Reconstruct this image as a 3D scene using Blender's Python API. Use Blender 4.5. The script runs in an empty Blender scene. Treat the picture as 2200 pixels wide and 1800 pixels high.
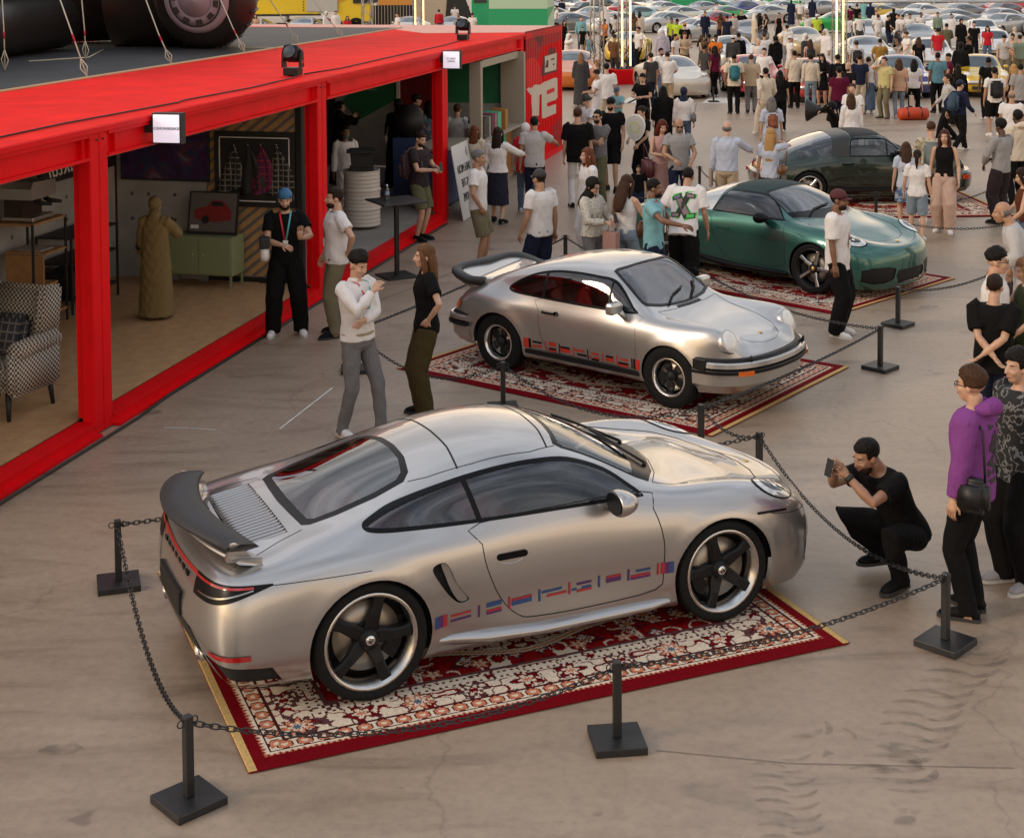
import bpy,bmesh,math,random
import numpy as np
from mathutils import Vector,Matrix,noise as mnoise
from mathutils.bvhtree import BVHTree
from mathutils.geometry import barycentric_transform
random.seed(7)
RNG=np.random.RandomState(7)
scene=bpy.context.scene
COL=scene.collection
R=math.radians
V3=Vector
PI=math.pi
# ---------- camera
CAM_H,FPX,PITCH,ROLL,PY0=4.508,3219.0,0.0511,-0.006,81.0
cam_d=bpy.data.cameras.new("camera")
cam=bpy.data.objects.new("camera",cam_d);COL.objects.link(cam)
cam_d.sensor_width=36.0
cam_d.lens=36.0*FPX/2200.0
cam_d.shift_y=-(900.0-PY0)/2200.0
cam_d.clip_start,cam_d.clip_end=0.3,3000.0
CAM_R=Matrix.Rotation(PI/2-PITCH,4,'X')@Matrix.Rotation(ROLL,4,'Z')
cam.matrix_world=Matrix.Translation((0,0,CAM_H))@CAM_R
scene.camera=cam
_R3=CAM_R.to_3x3()
def gp(px,py,z=0.0):
	"""photo pixel (2200x1800) -> world point at height z"""
	d=_R3@Vector(((px-1100.0)/FPX,-(py-PY0)/FPX,-1.0))
	t=(z-CAM_H)/d.z
	return Vector((d.x*t,d.y*t,z))
def gpy(px,py,Y):
	"""photo pixel -> world point on the vertical plane y = Y"""
	d=_R3@Vector(((px-1100.0)/FPX,-(py-PY0)/FPX,-1.0))
	t=Y/d.y
	return Vector((d.x*t,Y,CAM_H+d.z*t))
def head_gp(px,py,h):
	"""ground point below a head top seen at pixel (px, py) for a person of height h"""
	p=gp(px,py,h);return Vector((p.x,p.y,0))
# ---------- light
world=bpy.data.worlds.new("World");scene.world=world;world.use_nodes=True
SUN_EL,SUN_ROT=R(9),R(250)
def build_world():
	nt=world.node_tree;N=nt.nodes;L=nt.links
	N.clear()
	out=N.new("ShaderNodeOutputWorld");bg=N.new("ShaderNodeBackground")
	sky=N.new("ShaderNodeTexSky");sky.sky_type='NISHITA';sky.sun_disc=False
	sky.sun_elevation,sky.sun_rotation=SUN_EL,SUN_ROT
	sky.air_density,sky.dust_density,sky.ozone_density=1.0,2.5,1.0
	tc=N.new("ShaderNodeTexCoord")
	mp=N.new("ShaderNodeMapping");mp.inputs['Scale'].default_value=(1.0,1.0,3.2)
	L.new(tc.outputs['Generated'],mp.inputs['Vector'])
	nz=N.new("ShaderNodeTexNoise");nz.inputs['Scale'].default_value=2.2;nz.inputs['Detail'].default_value=6;nz.inputs['Roughness'].default_value=.55
	L.new(mp.outputs['Vector'],nz.inputs['Vector'])
	rmp=N.new("ShaderNodeValToRGB");rmp.color_ramp.elements[0].position=.36;rmp.color_ramp.elements[1].position=.62
	L.new(nz.outputs['Fac'],rmp.inputs['Fac'])
	sx=N.new("ShaderNodeSeparateXYZ");L.new(tc.outputs['Generated'],sx.inputs['Vector'])
	cr=N.new("ShaderNodeValToRGB");e=cr.color_ramp
	e.elements[0].position=.0;e.elements[0].color=(11.0,7.9,5.3,1)
	e.elements[1].position=.85;e.elements[1].color=(6.1,6.6,7.4,1)
	k=e.elements.new(.16);k.color=(12.5,9.4,6.4,1)
	k=e.elements.new(.38);k.color=(7.8,7.4,7.2,1)
	L.new(sx.outputs['Z'],cr.inputs['Fac'])
	mx=N.new("ShaderNodeMix");mx.data_type='RGBA'
	mul=N.new("ShaderNodeMath");mul.operation='MULTIPLY_ADD';mul.inputs[1].default_value=.65;mul.inputs[2].default_value=.3
	L.new(rmp.outputs['Color'],mul.inputs[0]);L.new(mul.outputs[0],mx.inputs[0])
	L.new(sky.outputs['Color'],mx.inputs[6]);L.new(cr.outputs['Color'],mx.inputs[7])
	n2=N.new("ShaderNodeTexNoise");n2 .inputs['Scale'].default_value=3.1;n2 .inputs['Detail'].default_value=8;n2 .inputs['Roughness'].default_value=.6;n2 .inputs['Distortion'].default_value=.5;L.new(mp.outputs['Vector'],n2 .inputs['Vector'])
	mr=N.new("ShaderNodeMapRange");mr.inputs[1].default_value=.36;mr.inputs[2].default_value=.64;mr.inputs[3].default_value=.68;mr.inputs[4].default_value=1.28;L.new(n2 .outputs['Fac'],mr.inputs[0])
	sc_=N.new("ShaderNodeVectorMath");sc_.operation='SCALE';L.new(mx.outputs[2],sc_.inputs[0]);L.new(mr.outputs[0],sc_.inputs['Scale'])
	L.new(sc_.outputs[0],bg.inputs['Color']);bg.inputs['Strength'].default_value=0.11
	L.new(bg.outputs[0],out.inputs['Surface'])
build_world()
sun_d=bpy.data.lights.new("sun",'SUN');sun=bpy.data.objects.new("sun",sun_d);COL.objects.link(sun)
sun_d.energy=0.9;sun_d.angle=R(14);sun_d.color=(1.0,.80,.60)
def aim_sun(el,rot):
	d=Vector((math.sin(rot)*math.cos(el),math.cos(rot)*math.cos(el),math.sin(el)))
	sun.rotation_euler=d.to_track_quat('Z','Y').to_euler()
aim_sun(R(26),SUN_ROT)
scene.view_settings.view_transform='Standard';scene.view_settings.look='None'
scene.view_settings.exposure=0.60;scene.view_settings.gamma=1.0;scene.view_settings.use_curve_mapping=False
scene.render.engine='CYCLES'
cy=scene.cycles
cy.max_bounces=8;cy.transparent_max_bounces=12;cy.glossy_bounces=4;cy.diffuse_bounces=3
cy.caustics_reflective=False;cy.caustics_refractive=False;cy.sample_clamp_indirect=6.0
cy.use_denoising=True
# ---------- materials
MATS={}
def _new(name):
	m=bpy.data.materials.new(name);m.use_nodes=True
	return m,m.node_tree.nodes,m.node_tree.links,m.node_tree.nodes['Principled BSDF']
def mat(name,color=(.5,.5,.5),rough=.5,metal=0.0,coat=0.0,spec=.5,noise=0.0,nscale=20.0,bump=0.0,bscale=80.0,emit=None,estr=0.0,objcol=False,coatr=.03):
	"""principled surface with an optional mottled base colour and fine relief"""
	if name in MATS:return MATS[name]
	m,N,L,b=_new(name)
	b.inputs['Base Color'].default_value=(*color,1);b.inputs['Roughness'].default_value=rough
	b.inputs['Metallic'].default_value=metal;b.inputs['Coat Weight'].default_value=coat
	b.inputs['Coat Roughness'].default_value=coatr;b.inputs['Specular IOR Level'].default_value=spec
	src=None
	if objcol:
		oi=N.new("ShaderNodeObjectInfo");src=oi.outputs['Color'];L.new(src,b.inputs['Base Color'])
	if noise or bump:
		tc=N.new("ShaderNodeTexCoord")
	if noise:
		nz=N.new("ShaderNodeTexNoise");nz.inputs['Scale'].default_value=nscale;nz.inputs['Detail'].default_value=5
		L.new(tc.outputs['Object'],nz.inputs['Vector'])
		mr=N.new("ShaderNodeMapRange");mr.inputs[1].default_value=.25;mr.inputs[2].default_value=.75
		mr.inputs[3].default_value=1-noise;mr.inputs[4].default_value=1+noise
		L.new(nz.outputs['Fac'],mr.inputs[0])
		vm=N.new("ShaderNodeVectorMath");vm.operation='SCALE'
		if src:L.new(src,vm.inputs[0])
		else:vm.inputs[0].default_value=color
		L.new(mr.outputs[0],vm.inputs['Scale']);L.new(vm.outputs[0],b.inputs['Base Color'])
	if bump:
		n2=N.new("ShaderNodeTexNoise");n2 .inputs['Scale'].default_value=bscale;n2 .inputs['Detail'].default_value=4
		L.new(tc.outputs['Object'],n2 .inputs['Vector'])
		bp=N.new("ShaderNodeBump");bp.inputs['Strength'].default_value=bump;bp.inputs['Distance'].default_value=.01
		L.new(n2 .outputs['Fac'],bp.inputs['Height']);L.new(bp.outputs[0],b.inputs['Normal'])
	if emit:
		b.inputs['Emission Color'].default_value=(*emit,1);b.inputs['Emission Strength'].default_value=estr
	MATS[name]=m;return m
def glass_mat(name,tint=(.25,.27,.28),rough=0.0,ior=1.5):
	"""thin automotive glazing: mirror reflection by Fresnel over a tinted see-through pane"""
	if name in MATS:return MATS[name]
	m=bpy.data.materials.new(name);m.use_nodes=True;N=m.node_tree.nodes;L=m.node_tree.links;N.clear()
	out=N.new("ShaderNodeOutputMaterial");mix=N.new("ShaderNodeMixShader");fr=N.new("ShaderNodeFresnel");fr.inputs['IOR'].default_value=ior
	ad=N.new("ShaderNodeMath");ad.operation='MULTIPLY_ADD';ad.inputs[1].default_value=1.5;ad.inputs[2].default_value=.03;ad.use_clamp=True
	tr=N.new("ShaderNodeBsdfTransparent");tr.inputs['Color'].default_value=(*tint,1)
	gl=N.new("ShaderNodeBsdfGlossy");gl.inputs['Roughness'].default_value=rough;gl.inputs['Color'].default_value=(.95,.97,1,1)
	L.new(fr.outputs[0],ad.inputs[0]);L.new(ad.outputs[0],mix.inputs[0]);L.new(tr.outputs[0],mix.inputs[1]);L.new(gl.outputs[0],mix.inputs[2]);L.new(mix.outputs[0],out.inputs['Surface'])
	MATS[name]=m;return m
# ---------- objects
def tag(o,label=None,cat=None,group=None,kind=None):
	if label:o['label']=label
	if cat:o['category']=cat
	if group:o['group']=group
	if kind:o['kind']=kind
	return o
def empty(name,loc=(0,0,0),rz=0.0,label=None,cat=None,group=None,s=1.0):
	o=bpy.data.objects.new(name,None);COL.objects.link(o)
	o.location=loc;o.rotation_euler=(0,0,rz);o.scale=(s,s,s);o.empty_display_size=.1
	return tag(o,label,cat,group)
def link_mesh(name,me,parent=None,loc=None,rz=None,color=None):
	o=bpy.data.objects.new(name,me);COL.objects.link(o)
	if parent:o.parent=parent
	if loc is not None:o.location=loc
	if rz is not None:o.rotation_euler=(0,0,rz)
	if color is not None:o.color=(*color[:3],1)
	return o
def copy_tree(o,parent=None):
	c=o.copy();COL.objects.link(c);c.parent=parent
	if parent is not None:c.matrix_parent_inverse=o.matrix_parent_inverse.copy()
	for ch in list(o.children):copy_tree(ch,c)
	return c
class MB:
	"""collects simple shapes into one mesh"""
	def __init__(s):s.v,s.f,s.mi,s.mats,s.sm=[],[],[],[],[]
	def _m(s,m):
		if m not in s.mats:s.mats.append(m)
		return s.mats.index(m)
	def add(s,vs,fs,m,smooth=False,M=None):
		o=len(s.v);k=s._m(m)
		s.v+=[tuple(M@Vector(v)) if M else tuple(v) for v in vs]
		s.f+=[tuple(i+o for i in f) for f in fs];s.mi+=[k]*len(fs);s.sm+=[smooth]*len(fs);return s
	def box(s,c,d,m,M=None,bev=0.0):
		x,y,z=[k/2 for k in d]
		if bev<=0:
			vs=[(c[0]+i*x,c[1]+j*y,c[2]+k*z) for i in(-1,1) for j in(-1,1) for k in(-1,1)]
			fs=[(0,1,3,2),(4,6,7,5),(0,4,5,1),(2,3,7,6),(0,2,6,4),(1,5,7,3)]
			return s.add(vs,fs,m,False,M)
		bm=bmesh.new();bmesh.ops.create_cube(bm,size=1.0)
		for v in bm.verts:v.co=Vector((v.co.x*d[0]+c[0],v.co.y*d[1]+c[1],v.co.z*d[2]+c[2]))
		bmesh.ops.bevel(bm,geom=list(bm.edges),offset=bev,segments=2,affect='EDGES',profile=.5)
		s.addbm(bm,m,M=M);return s
	def addbm(s,bm,m,smooth=False,M=None):
		bm.verts.index_update()
		s.add([v.co.copy() for v in bm.verts],[tuple(v.index for v in f.verts) for f in bm.faces],m,smooth,M);bm.free();return s
	def prism(s,pts,a,b,m,axis='y',M=None,smooth=False):
		"""polygon pts (2D) extruded between a and b along axis"""
		n=len(pts)
		def P(p,t):return{'y':(p[0],t,p[1]),'z':(p[0],p[1],t),'x':(t,p[0],p[1])}[axis]
		vs=[P(p,a) for p in pts]+[P(p,b) for p in pts]
		fs=[tuple(range(n))[::-1],tuple(range(n,2*n))]+[(i,(i+1)%n,n+(i+1)%n,n+i) for i in range(n)]
		return s.add(vs,fs,m,smooth,M)
	def lathe(s,prof,m,n=24,axis='z',M=None,smooth=True,cap=False):
		"""profile [(r, t)] turned about an axis"""
		vs,fs=[],[]
		for r,t in prof:
			for i in range(n):
				a=2*PI*i/n;c,d=r*math.cos(a),r*math.sin(a)
				vs.append({'z':(c,d,t),'y':(c,t,d),'x':(t,c,d)}[axis])
		for j in range(len(prof)-1):
			for i in range(n):
				k=(i+1)%n;fs.append((j*n+i,j*n+k,(j+1)*n+k,(j+1)*n+i))
		if cap:fs+=[tuple(range(n))[::-1],tuple(range((len(prof)-1)*n,len(prof)*n))]
		return s.add(vs,fs,m,smooth,M)
	def tube(s,pts,r,m,n=6,smooth=True,M=None,flat=None):
		"""round bar along points; r may be a list; flat squashes the section"""
		pts=[Vector(p) for p in pts];K=len(pts);rs=r if isinstance(r,(list,tuple)) else[r]*K
		vs,fs=[],[];up=Vector((0,0,1));px=None
		for i,p in enumerate(pts):
			t=(pts[min(i+1,K-1)]-pts[max(i-1,0)]).normalized()
			if px is None:
				px=t.cross(up)
				if px.length<1e-3:px=t.cross(Vector((1,0,0)))
			px=(px-t*px.dot(t)).normalized();py=t.cross(px)
			for k in range(n):
				a=2*PI*k/n;q=p+px*(math.cos(a)*rs[i])+py*(math.sin(a)*rs[i]*(flat or 1))
				vs.append(q)
		for i in range(K-1):
			for k in range(n):
				l=(k+1)%n;fs.append((i*n+k,i*n+l,(i+1)*n+l,(i+1)*n+k))
		fs+=[tuple(range(n))[::-1],tuple(range((K-1)*n,K*n))]
		return s.add(vs,fs,m,smooth,M)
	def ell(s,c,r,m,nu=12,nv=8,M=None):
		vs,fs=[(c[0],c[1],c[2]-r[2])],[]
		for j in range(1,nv):
			t=PI*j/nv
			for i in range(nu):
				a=2*PI*i/nu;vs.append((c[0]+r[0]*math.sin(t)*math.cos(a),c[1]+r[1]*math.sin(t)*math.sin(a),c[2]-r[2]*math.cos(t)))
		vs.append((c[0],c[1],c[2]+r[2]));T=len(vs)-1
		for i in range(nu):
			k=(i+1)%nu;fs.append((0,1+k,1+i));fs.append((T,1+(nv-2)*nu+i,1+(nv-2)*nu+k))
			for j in range(nv-2):fs.append((1+j*nu+i,1+j*nu+k,1+(j+1)*nu+k,1+(j+1)*nu+i))
		return s.add(vs,fs,m,True,M)
	def mesh(s,name):
		me=bpy.data.meshes.new(name);me.from_pydata([tuple(v) for v in s.v],[],s.f)
		for m in s.mats:me.materials.append(m)
		me.polygons.foreach_set('material_index',s.mi);me.polygons.foreach_set('use_smooth',s.sm);me.update();return me
	def obj(s,name,parent=None,loc=None,rz=None,color=None):return link_mesh(name,s.mesh(name),parent,loc,rz,color)
def frame_M(o,x,y,z):
	"""matrix from origin and three axes"""
	return Matrix(((x[0],y[0],z[0],o[0]),(x[1],y[1],z[1],o[1]),(x[2],y[2],z[2],o[2]),(0,0,0,1)))
# ---------- car bodies
def _pad(Q):
	U,C,_=Q.shape
	P=np.zeros((U+2,C+2,3));P[1:-1,1:-1]=Q
	P[0,1:-1]=2*Q[0]-Q[1];P[-1,1:-1]=Q[-2]*(1,-1,1)
	P[:,0]=P[:,2]*(1,-1,1);P[:,-1]=P[:,-3]*(1,-1,1)
	return P
def _bas(s):return np.array([(1-s)**3,3*s**3-6*s**2+4,-3*s**3+3*s**2+3*s+1,s**3])/6
class Body:
	"""fair surface through a lattice of guide points; u runs sill -> roof, t runs tail -> nose (right half, y >= 0)"""
	def __init__(s,guides,it=4):
		P=np.array(guides,float);Q=P.copy();s.U,s.C=P.shape[:2]
		k=np.array([1,4,1])/6
		for _ in range(it):
			W=_pad(Q)
			B=sum(k[i]*k[j]*W[i:i+s.U,j:j+s.C] for i in range(3) for j in range(3))
			Q=Q+.9*(P-B)
		s.W=_pad(Q)
	def at(s,u,t):
		i=min(max(int(math.floor(u)),0),s.U-2);j=min(max(int(math.floor(t)),0),s.C-2)
		bu,bt=_bas(u-i),_bas(t-j)
		return np.einsum('a,b,abk->k',bu,bt,s.W[i:i+4,j:j+4])
	def grid(s,ru,rt):
		us=np.linspace(0,s.U-1,(s.U-1)*ru+1);ts=np.linspace(0,s.C-1,(s.C-1)*rt+1)
		Bu=np.zeros((len(us),s.U+2));Bt=np.zeros((len(ts),s.C+2))
		for a,u in enumerate(us):
			i=min(int(u+1e-9),s.U-2);Bu[a,i:i+4]=_bas(u-i)
		for a,t in enumerate(ts):
			j=min(int(t+1e-9),s.C-2);Bt[a,j:j+4]=_bas(t-j)
		return np.einsum('au,bt,utk->abk',Bu,Bt,s.W)
def smooth_poly(pts,n=4,closed=True):
	K=len(pts);out=[]
	rng=range(K) if closed else range(K-1)
	for i in rng:
		g=(lambda j:pts[j%K]) if closed else(lambda j:pts[min(max(j,0),K-1)])
		p0,p1,p2,p3=[np.array(g(i+k),float) for k in(-1,0,1,2)]
		for q in range(n):
			t=q/n
			out.append(tuple(.5*(2*p1+(p2-p0)*t+(2*p0-5*p1+4*p2-p3)*t*t+(3*p1-p0-3*p2+p3)*t**3)))
	if not closed:out.append(tuple(pts[-1]))
	return out
def pip(x,y,poly):
	c=False;j=len(poly)-1
	for i in range(len(poly)):
		xi,yi=poly[i];xj,yj=poly[j]
		if(yi>y)!=(yj>y) and x<(xj-xi)*(y-yi)/(yj-yi)+xi:c=not c
		j=i
	return c
AX={'xz':(0,2),'xy':(0,1),'yz':(1,2)}
class Shell:
	"""body skin that can be cut into panels"""
	def __init__(s,body,ru,rt,arches=(),flare=.012):
		g=body.grid(ru,rt);nu,nt=g.shape[:2]
		for(ax,az,r) in arches:
			d=np.hypot(g[...,0]-ax,g[...,2]-az)
			side=np.clip((g[...,1]-.5)/.15,0,1)
			g[...,1]+=side*flare*np.exp(-((d-r-.01)/.05)**2)
		bm=bmesh.new();vs=[]
		for sg in(1,-1):
			vs.append([[bm.verts.new((p[0],sg*p[1],p[2])) for p in row] for row in g])
		for k in(0,1):
			V=vs[k]
			for i in range(nu-1):
				for j in range(nt-1):
					q=(V[i][j],V[i][j+1],V[i+1][j+1],V[i+1][j])
					bm.faces.new(q[::-1] if k==0 else q)
		bmesh.ops.remove_doubles(bm,verts=bm.verts,dist=2e-4)
		bmesh.ops.recalc_face_normals(bm,faces=bm.faces)
		bm.normal_update()
		s.bm=bm
		s.lay=bm.faces.layers.int.new('part')
		bm.verts.ensure_lookup_table();bm.faces.ensure_lookup_table()
		s.nv=[v.normal.copy() for v in bm.verts];co=[v.co.copy() for v in bm.verts]
		s.tri=[];s.co=co
		for f in bm.faces:
			i=[v.index for v in f.verts]
			for k in range(1,len(i)-1):s.tri.append((i[0],i[k],i[k+1]))
		s.bvh=BVHTree.FromPolygons(co,s.tri)
	def normal(s,p):
		loc,n,idx,d=s.bvh.find_nearest(p)
		a,b,c=s.tri[idx]
		try:
			r=barycentric_transform(loc,s.co[a],s.co[b],s.co[c],s.nv[a],s.nv[b],s.nv[c])
			if r.length>.1:return r.normalized()
		except Exception:pass
		return n
	def cut(s,poly,proj,sel,pid,only=None):
		a,b=AX[proj];bm=s.bm
		px=[p[0] for p in poly];py=[p[1] for p in poly]
		x0,x1,y0,y1=min(px)-.02,max(px)+.02,min(py)-.02,max(py)+.02
		def bb(f):
			xs=[v.co[a] for v in f.verts];ys=[v.co[b] for v in f.verts];return min(xs),max(xs),min(ys),max(ys)
		cand={}
		for f in bm.faces:
			c=f.verts[0].co
			if x0-.15<c[a]<x1+.15 and y0-.15<c[b]<y1+.15 and sel(f.calc_center_median()) and(only is None or f[s.lay] in only):cand[f]=bb(f)
		K=len(poly)
		for i in range(K):
			p,q=poly[i],poly[(i+1)%K]
			if math.hypot(q[0]-p[0],q[1]-p[1])<1e-5:continue
			lx,hx,ly,hy=min(p[0],q[0])-1e-4,max(p[0],q[0])+1e-4,min(p[1],q[1])-1e-4,max(p[1],q[1])+1e-4
			n2=(-(q[1]-p[1]),q[0]-p[0])
			fs=[]
			for f,k in cand.items():
				if k[1]<lx or k[0]>hx or k[3]<ly or k[2]>hy:continue
				sg=[(v.co[a]-p[0])*n2[0]+(v.co[b]-p[1])*n2[1] for v in f.verts]
				if min(sg)<-1e-7 and max(sg)>1e-7:fs.append(f)
			if not fs:continue
			no=[0,0,0];no[a],no[b]=n2
			pc=[0,0,0];pc[a],pc[b]=p
			geom=set(fs)
			for f in fs:geom.update(f.edges);geom.update(f.verts)
			for f in fs:cand.pop(f,None)
			old={f:f[s.lay] for f in fs}
			r=bmesh.ops.bisect_plane(bm,geom=list(geom),dist=1e-6,plane_co=pc,plane_no=Vector(no).normalized())
			for e in r['geom']:
				if isinstance(e,bmesh.types.BMFace) and e.is_valid:cand[e]=bb(e)
		for f in cand:
			if f.is_valid:
				c=f.calc_center_median()
				if x0<c[a]<x1 and y0<c[b]<y1 and pip(c[a],c[b],poly):f[s.lay]=pid
	def emit(s,pid,name,m,parent,side=0,off=0.0,color=None,delete=False):
		fs=[f for f in s.bm.faces if f[s.lay]==pid and(side==0 or f.calc_center_median().y*side>0)]
		if delete:bmesh.ops.delete(s.bm,geom=fs,context='FACES');return None
		if not fs:return None
		idx={};vs=[];nn=[];ff=[]
		for f in fs:
			q=[]
			for v in f.verts:
				if v not in idx:
					idx[v]=len(vs);n=s.normal(v.co);nn.append(n);vs.append(v.co+n*off)
				q.append(idx[v])
			ff.append(q)
		me=bpy.data.meshes.new(name);me.from_pydata([tuple(v) for v in vs],[],ff)
		me.materials.append(m);me.polygons.foreach_set('use_smooth',[True]*len(ff));me.update()
		try:me.normals_split_custom_set_from_vertices([tuple(n) for n in nn])
		except Exception:pass
		return link_mesh(name,me,parent,color=color)
	def drop(s,p2,proj,side=1):
		"""project a 2D point onto the skin"""
		if proj=='xz':o,d=Vector((p2[0],2.0*side,p2[1])),Vector((0,-side,0))
		elif proj=='xy':o,d=Vector((p2[0],p2[1],3.0)),Vector((0,0,-1))
		elif proj=='yz':o,d=Vector((-1.0,p2[0],p2[1])),Vector((1,0,0))
		else:o,d=Vector((6.0,p2[0],p2[1])),Vector((-1,0,0))
		loc,n,i,dd=s.bvh.ray_cast(o,d)
		if loc is None:return None,None
		return loc,s.normal(loc)
	def ribbon(s,mb,pts,proj,m,w=.005,off=.0012,side=1,closed=False):
		P=[]
		K=len(pts);dense=[]
		for i in range(K if closed else K-1):
			a,b=pts[i],pts[(i+1)%K];n=max(1,int(math.hypot(b[0]-a[0],b[1]-a[1])/.03))
			for k in range(n):dense.append((a[0]+(b[0]-a[0])*k/n,a[1]+(b[1]-a[1])*k/n))
		dense.append(pts[0] if closed else pts[-1])
		for p in dense:
			l,n=s.drop(p,proj,side)
			if l is not None:P.append((l,n))
		vs,fs=[],[]
		for i,(l,n) in enumerate(P):
			t=(P[min(i+1,len(P)-1)][0]-P[max(i-1,0)][0])
			if t.length<1e-6:t=Vector((1,0,0))
			b=n.cross(t.normalized()).normalized()*(w/2);q=l+n*off
			vs+=[q-b,q+b]
		for i in range(len(P)-1):
			if(P[i+1][0]-P[i][0]).length<.15:fs.append((2*i,2*i+1,2*i+3,2*i+2))
		mb.add(vs,fs,m,True)
	def quadpatch(s,mb,pts,proj,m,off=.002,side=1,n=3):
		"""small decal quad draped on the skin"""
		a,b,c,d=[np.array(p,float) for p in pts];vs,fs=[],[]
		for i in range(n+1):
			for j in range(n+1):
				u,v=i/n,j/n;p=(a*(1-u)+b*u)*(1-v)+(d*(1-u)+c*u)*v
				l,nn=s.drop(p,proj,side)
				if l is None:return
				vs.append(l+nn*off)
		for i in range(n):
			for j in range(n):fs.append((i*(n+1)+j,(i+1)*(n+1)+j,(i+1)*(n+1)+j+1,i*(n+1)+j+1))
		mb.add(vs,fs,m,True)
def patch(body,u0,u1,t0,t1,nu,nt,off=.004,side=1,taper=None):
	"""strip of the skin between parameter lines, lifted off it"""
	def nrm(u,t):
		e=1e-3;a=body.at(u+e,t)-body.at(u-e,t);b=body.at(u,t+e)-body.at(u,t-e)
		n=np.cross(b,a);return n/(np.linalg.norm(n)+1e-9)
	vs,fs=[],[]
	for j in range(nt+1):
		t=t0+(t1-t0)*j/nt
		a,b=(u0,u1) if taper is None else taper(j/nt)
		for i in range(nu+1):
			u=a+(b-a)*i/nu
			p=body.at(u,t);n=nrm(u,min(max(t,.002),body.C-1.002))
			if n@(p-np.array((2.2,0,.6)))<0:n=-n
			p=p+n*off;vs.append((p[0],p[1]*side,p[2]))
	for j in range(nt):
		for i in range(nu):
			k=j*(nu+1)+i;fs.append((k,k+1,k+nu+2,k+nu+1))
	return vs,fs
G992=[[(.16,0,.20),(.16,.36,.20),(.18,.70,.20),(.30,.83,.19),(.62,.86,.18),(1.1,.86,.17),(1.55,.84,.155),(2.0,.83,.15),(2.35,.83,.15),(2.65,.83,.15),(2.92,.83,.15),(3.22,.83,.15),(3.55,.85,.16),(3.9,.85,.15),(4.20,.77,.14),(4.37,.55,.13),(4.44,.28,.13),(4.455,0,.13)],[(.06,0,.30),(.07,.37,.30),(.115,.74,.30),(.25,.885,.29),(.62,.91,.27),(1.1,.91,.25),(1.55,.885,.235),(2.0,.872,.23),(2.35,.87,.23),(2.65,.87,.23),(2.92,.87,.23),(3.22,.875,.235),(3.55,.89,.25),(3.9,.89,.25),(4.24,.80,.245),(4.42,.57,.235),(4.50,.28,.23),(4.515,0,.23)],[(.0,0,.46),(.01,.36,.46),(.08,.735,.46),(.235,.90,.46),(.62,.93,.45),(1.1,.94,.44),(1.55,.903,.42),(2.0,.868,.41),(2.35,.858,.41),(2.65,.858,.41),(2.92,.866,.41),(3.22,.888,.41),(3.55,.912,.42),(3.9,.905,.42),(4.25,.81,.40),(4.43,.57,.39),(4.515,.28,.385),(4.53,0,.385)],[(.02,0,.62),(.03,.35,.62),(.09,.715,.62),(.25,.885,.62),(.62,.935,.63),(1.1,.95,.64),(1.55,.915,.62),(2.0,.885,.60),(2.35,.876,.60),(2.65,.876,.60),(2.92,.885,.60),(3.22,.905,.60),(3.55,.925,.61),(3.9,.905,.60),(4.24,.80,.56),(4.42,.56,.54),(4.51,.28,.53),(4.535,0,.53)],[(.06,0,.76),(.075,.34,.765),(.13,.665,.775),(.285,.83,.79),(.64,.895,.815),(1.1,.92,.825),(1.55,.885,.81),(2.0,.862,.79),(2.35,.855,.78),(2.65,.853,.775),(2.92,.858,.77),(3.22,.872,.775),(3.55,.88,.79),(3.88,.86,.755),(4.17,.765,.69),(4.38,.54,.635),(4.475,.27,.615),(4.505,0,.61)],[(.14,0,.825),(.155,.31,.83),(.215,.56,.84),(.37,.70,.855),(.66,.785,.89),(1.1,.815,.92),(1.55,.81,.91),(2.0,.81,.905),(2.35,.81,.90),(2.65,.808,.895),(2.92,.803,.89),(3.22,.79,.888),(3.55,.765,.888),(3.86,.745,.852),(4.10,.66,.775),(4.31,.47,.705),(4.43,.24,.672),(4.465,0,.665)],[(.20,0,.84),(.22,.26,.845),(.29,.46,.86),(.46,.59,.885),(.72,.665,.94),(1.1,.70,1.01),(1.55,.72,1.065),(2.0,.728,1.09),(2.35,.73,1.09),(2.65,.727,1.065),(2.92,.722,1.0),(3.22,.69,.91),(3.55,.61,.858),(3.83,.58,.818),(4.03,.52,.76),(4.23,.38,.705),(4.36,.2,.678),(4.40,0,.672)],[(.23,0,.85),(.27,.22,.855),(.36,.38,.88),(.53,.48,.915),(.78,.545,.985),(1.1,.585,1.075),(1.55,.61,1.18),(2.0,.612,1.236),(2.35,.612,1.242),(2.65,.612,1.205),(2.92,.605,1.095),(3.22,.56,.93),(3.55,.46,.85),(3.80,.44,.807),(3.98,.40,.757),(4.15,.30,.712),(4.28,.16,.692),(4.33,0,.687)],[(.25,0,.855),(.30,.12,.86),(.40,.2,.885),(.56,.26,.925),(.80,.29,.995),(1.1,.31,1.092),(1.55,.32,1.217),(2.0,.33,1.279),(2.35,.33,1.288),(2.65,.33,1.25),(2.92,.33,1.135),(3.22,.31,.95),(3.55,.25,.859),(3.78,.24,.814),(3.95,.22,.767),(4.10,.17,.722),(4.23,.09,.702),(4.29,0,.697)],[(.27,0,.86),(.32,0,.865),(.41,0,.89),(.57,0,.93),(.81,0,1.0),(1.1,0,1.097),(1.55,0,1.227),(2.0,0,1.290),(2.35,0,1.299),(2.65,0,1.264),(2.92,0,1.153),(3.22,0,.96),(3.55,0,.864),(3.78,0,.817),(3.94,0,.772),(4.08,0,.732),(4.21,0,.707),(4.27,0,.702)],]
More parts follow.
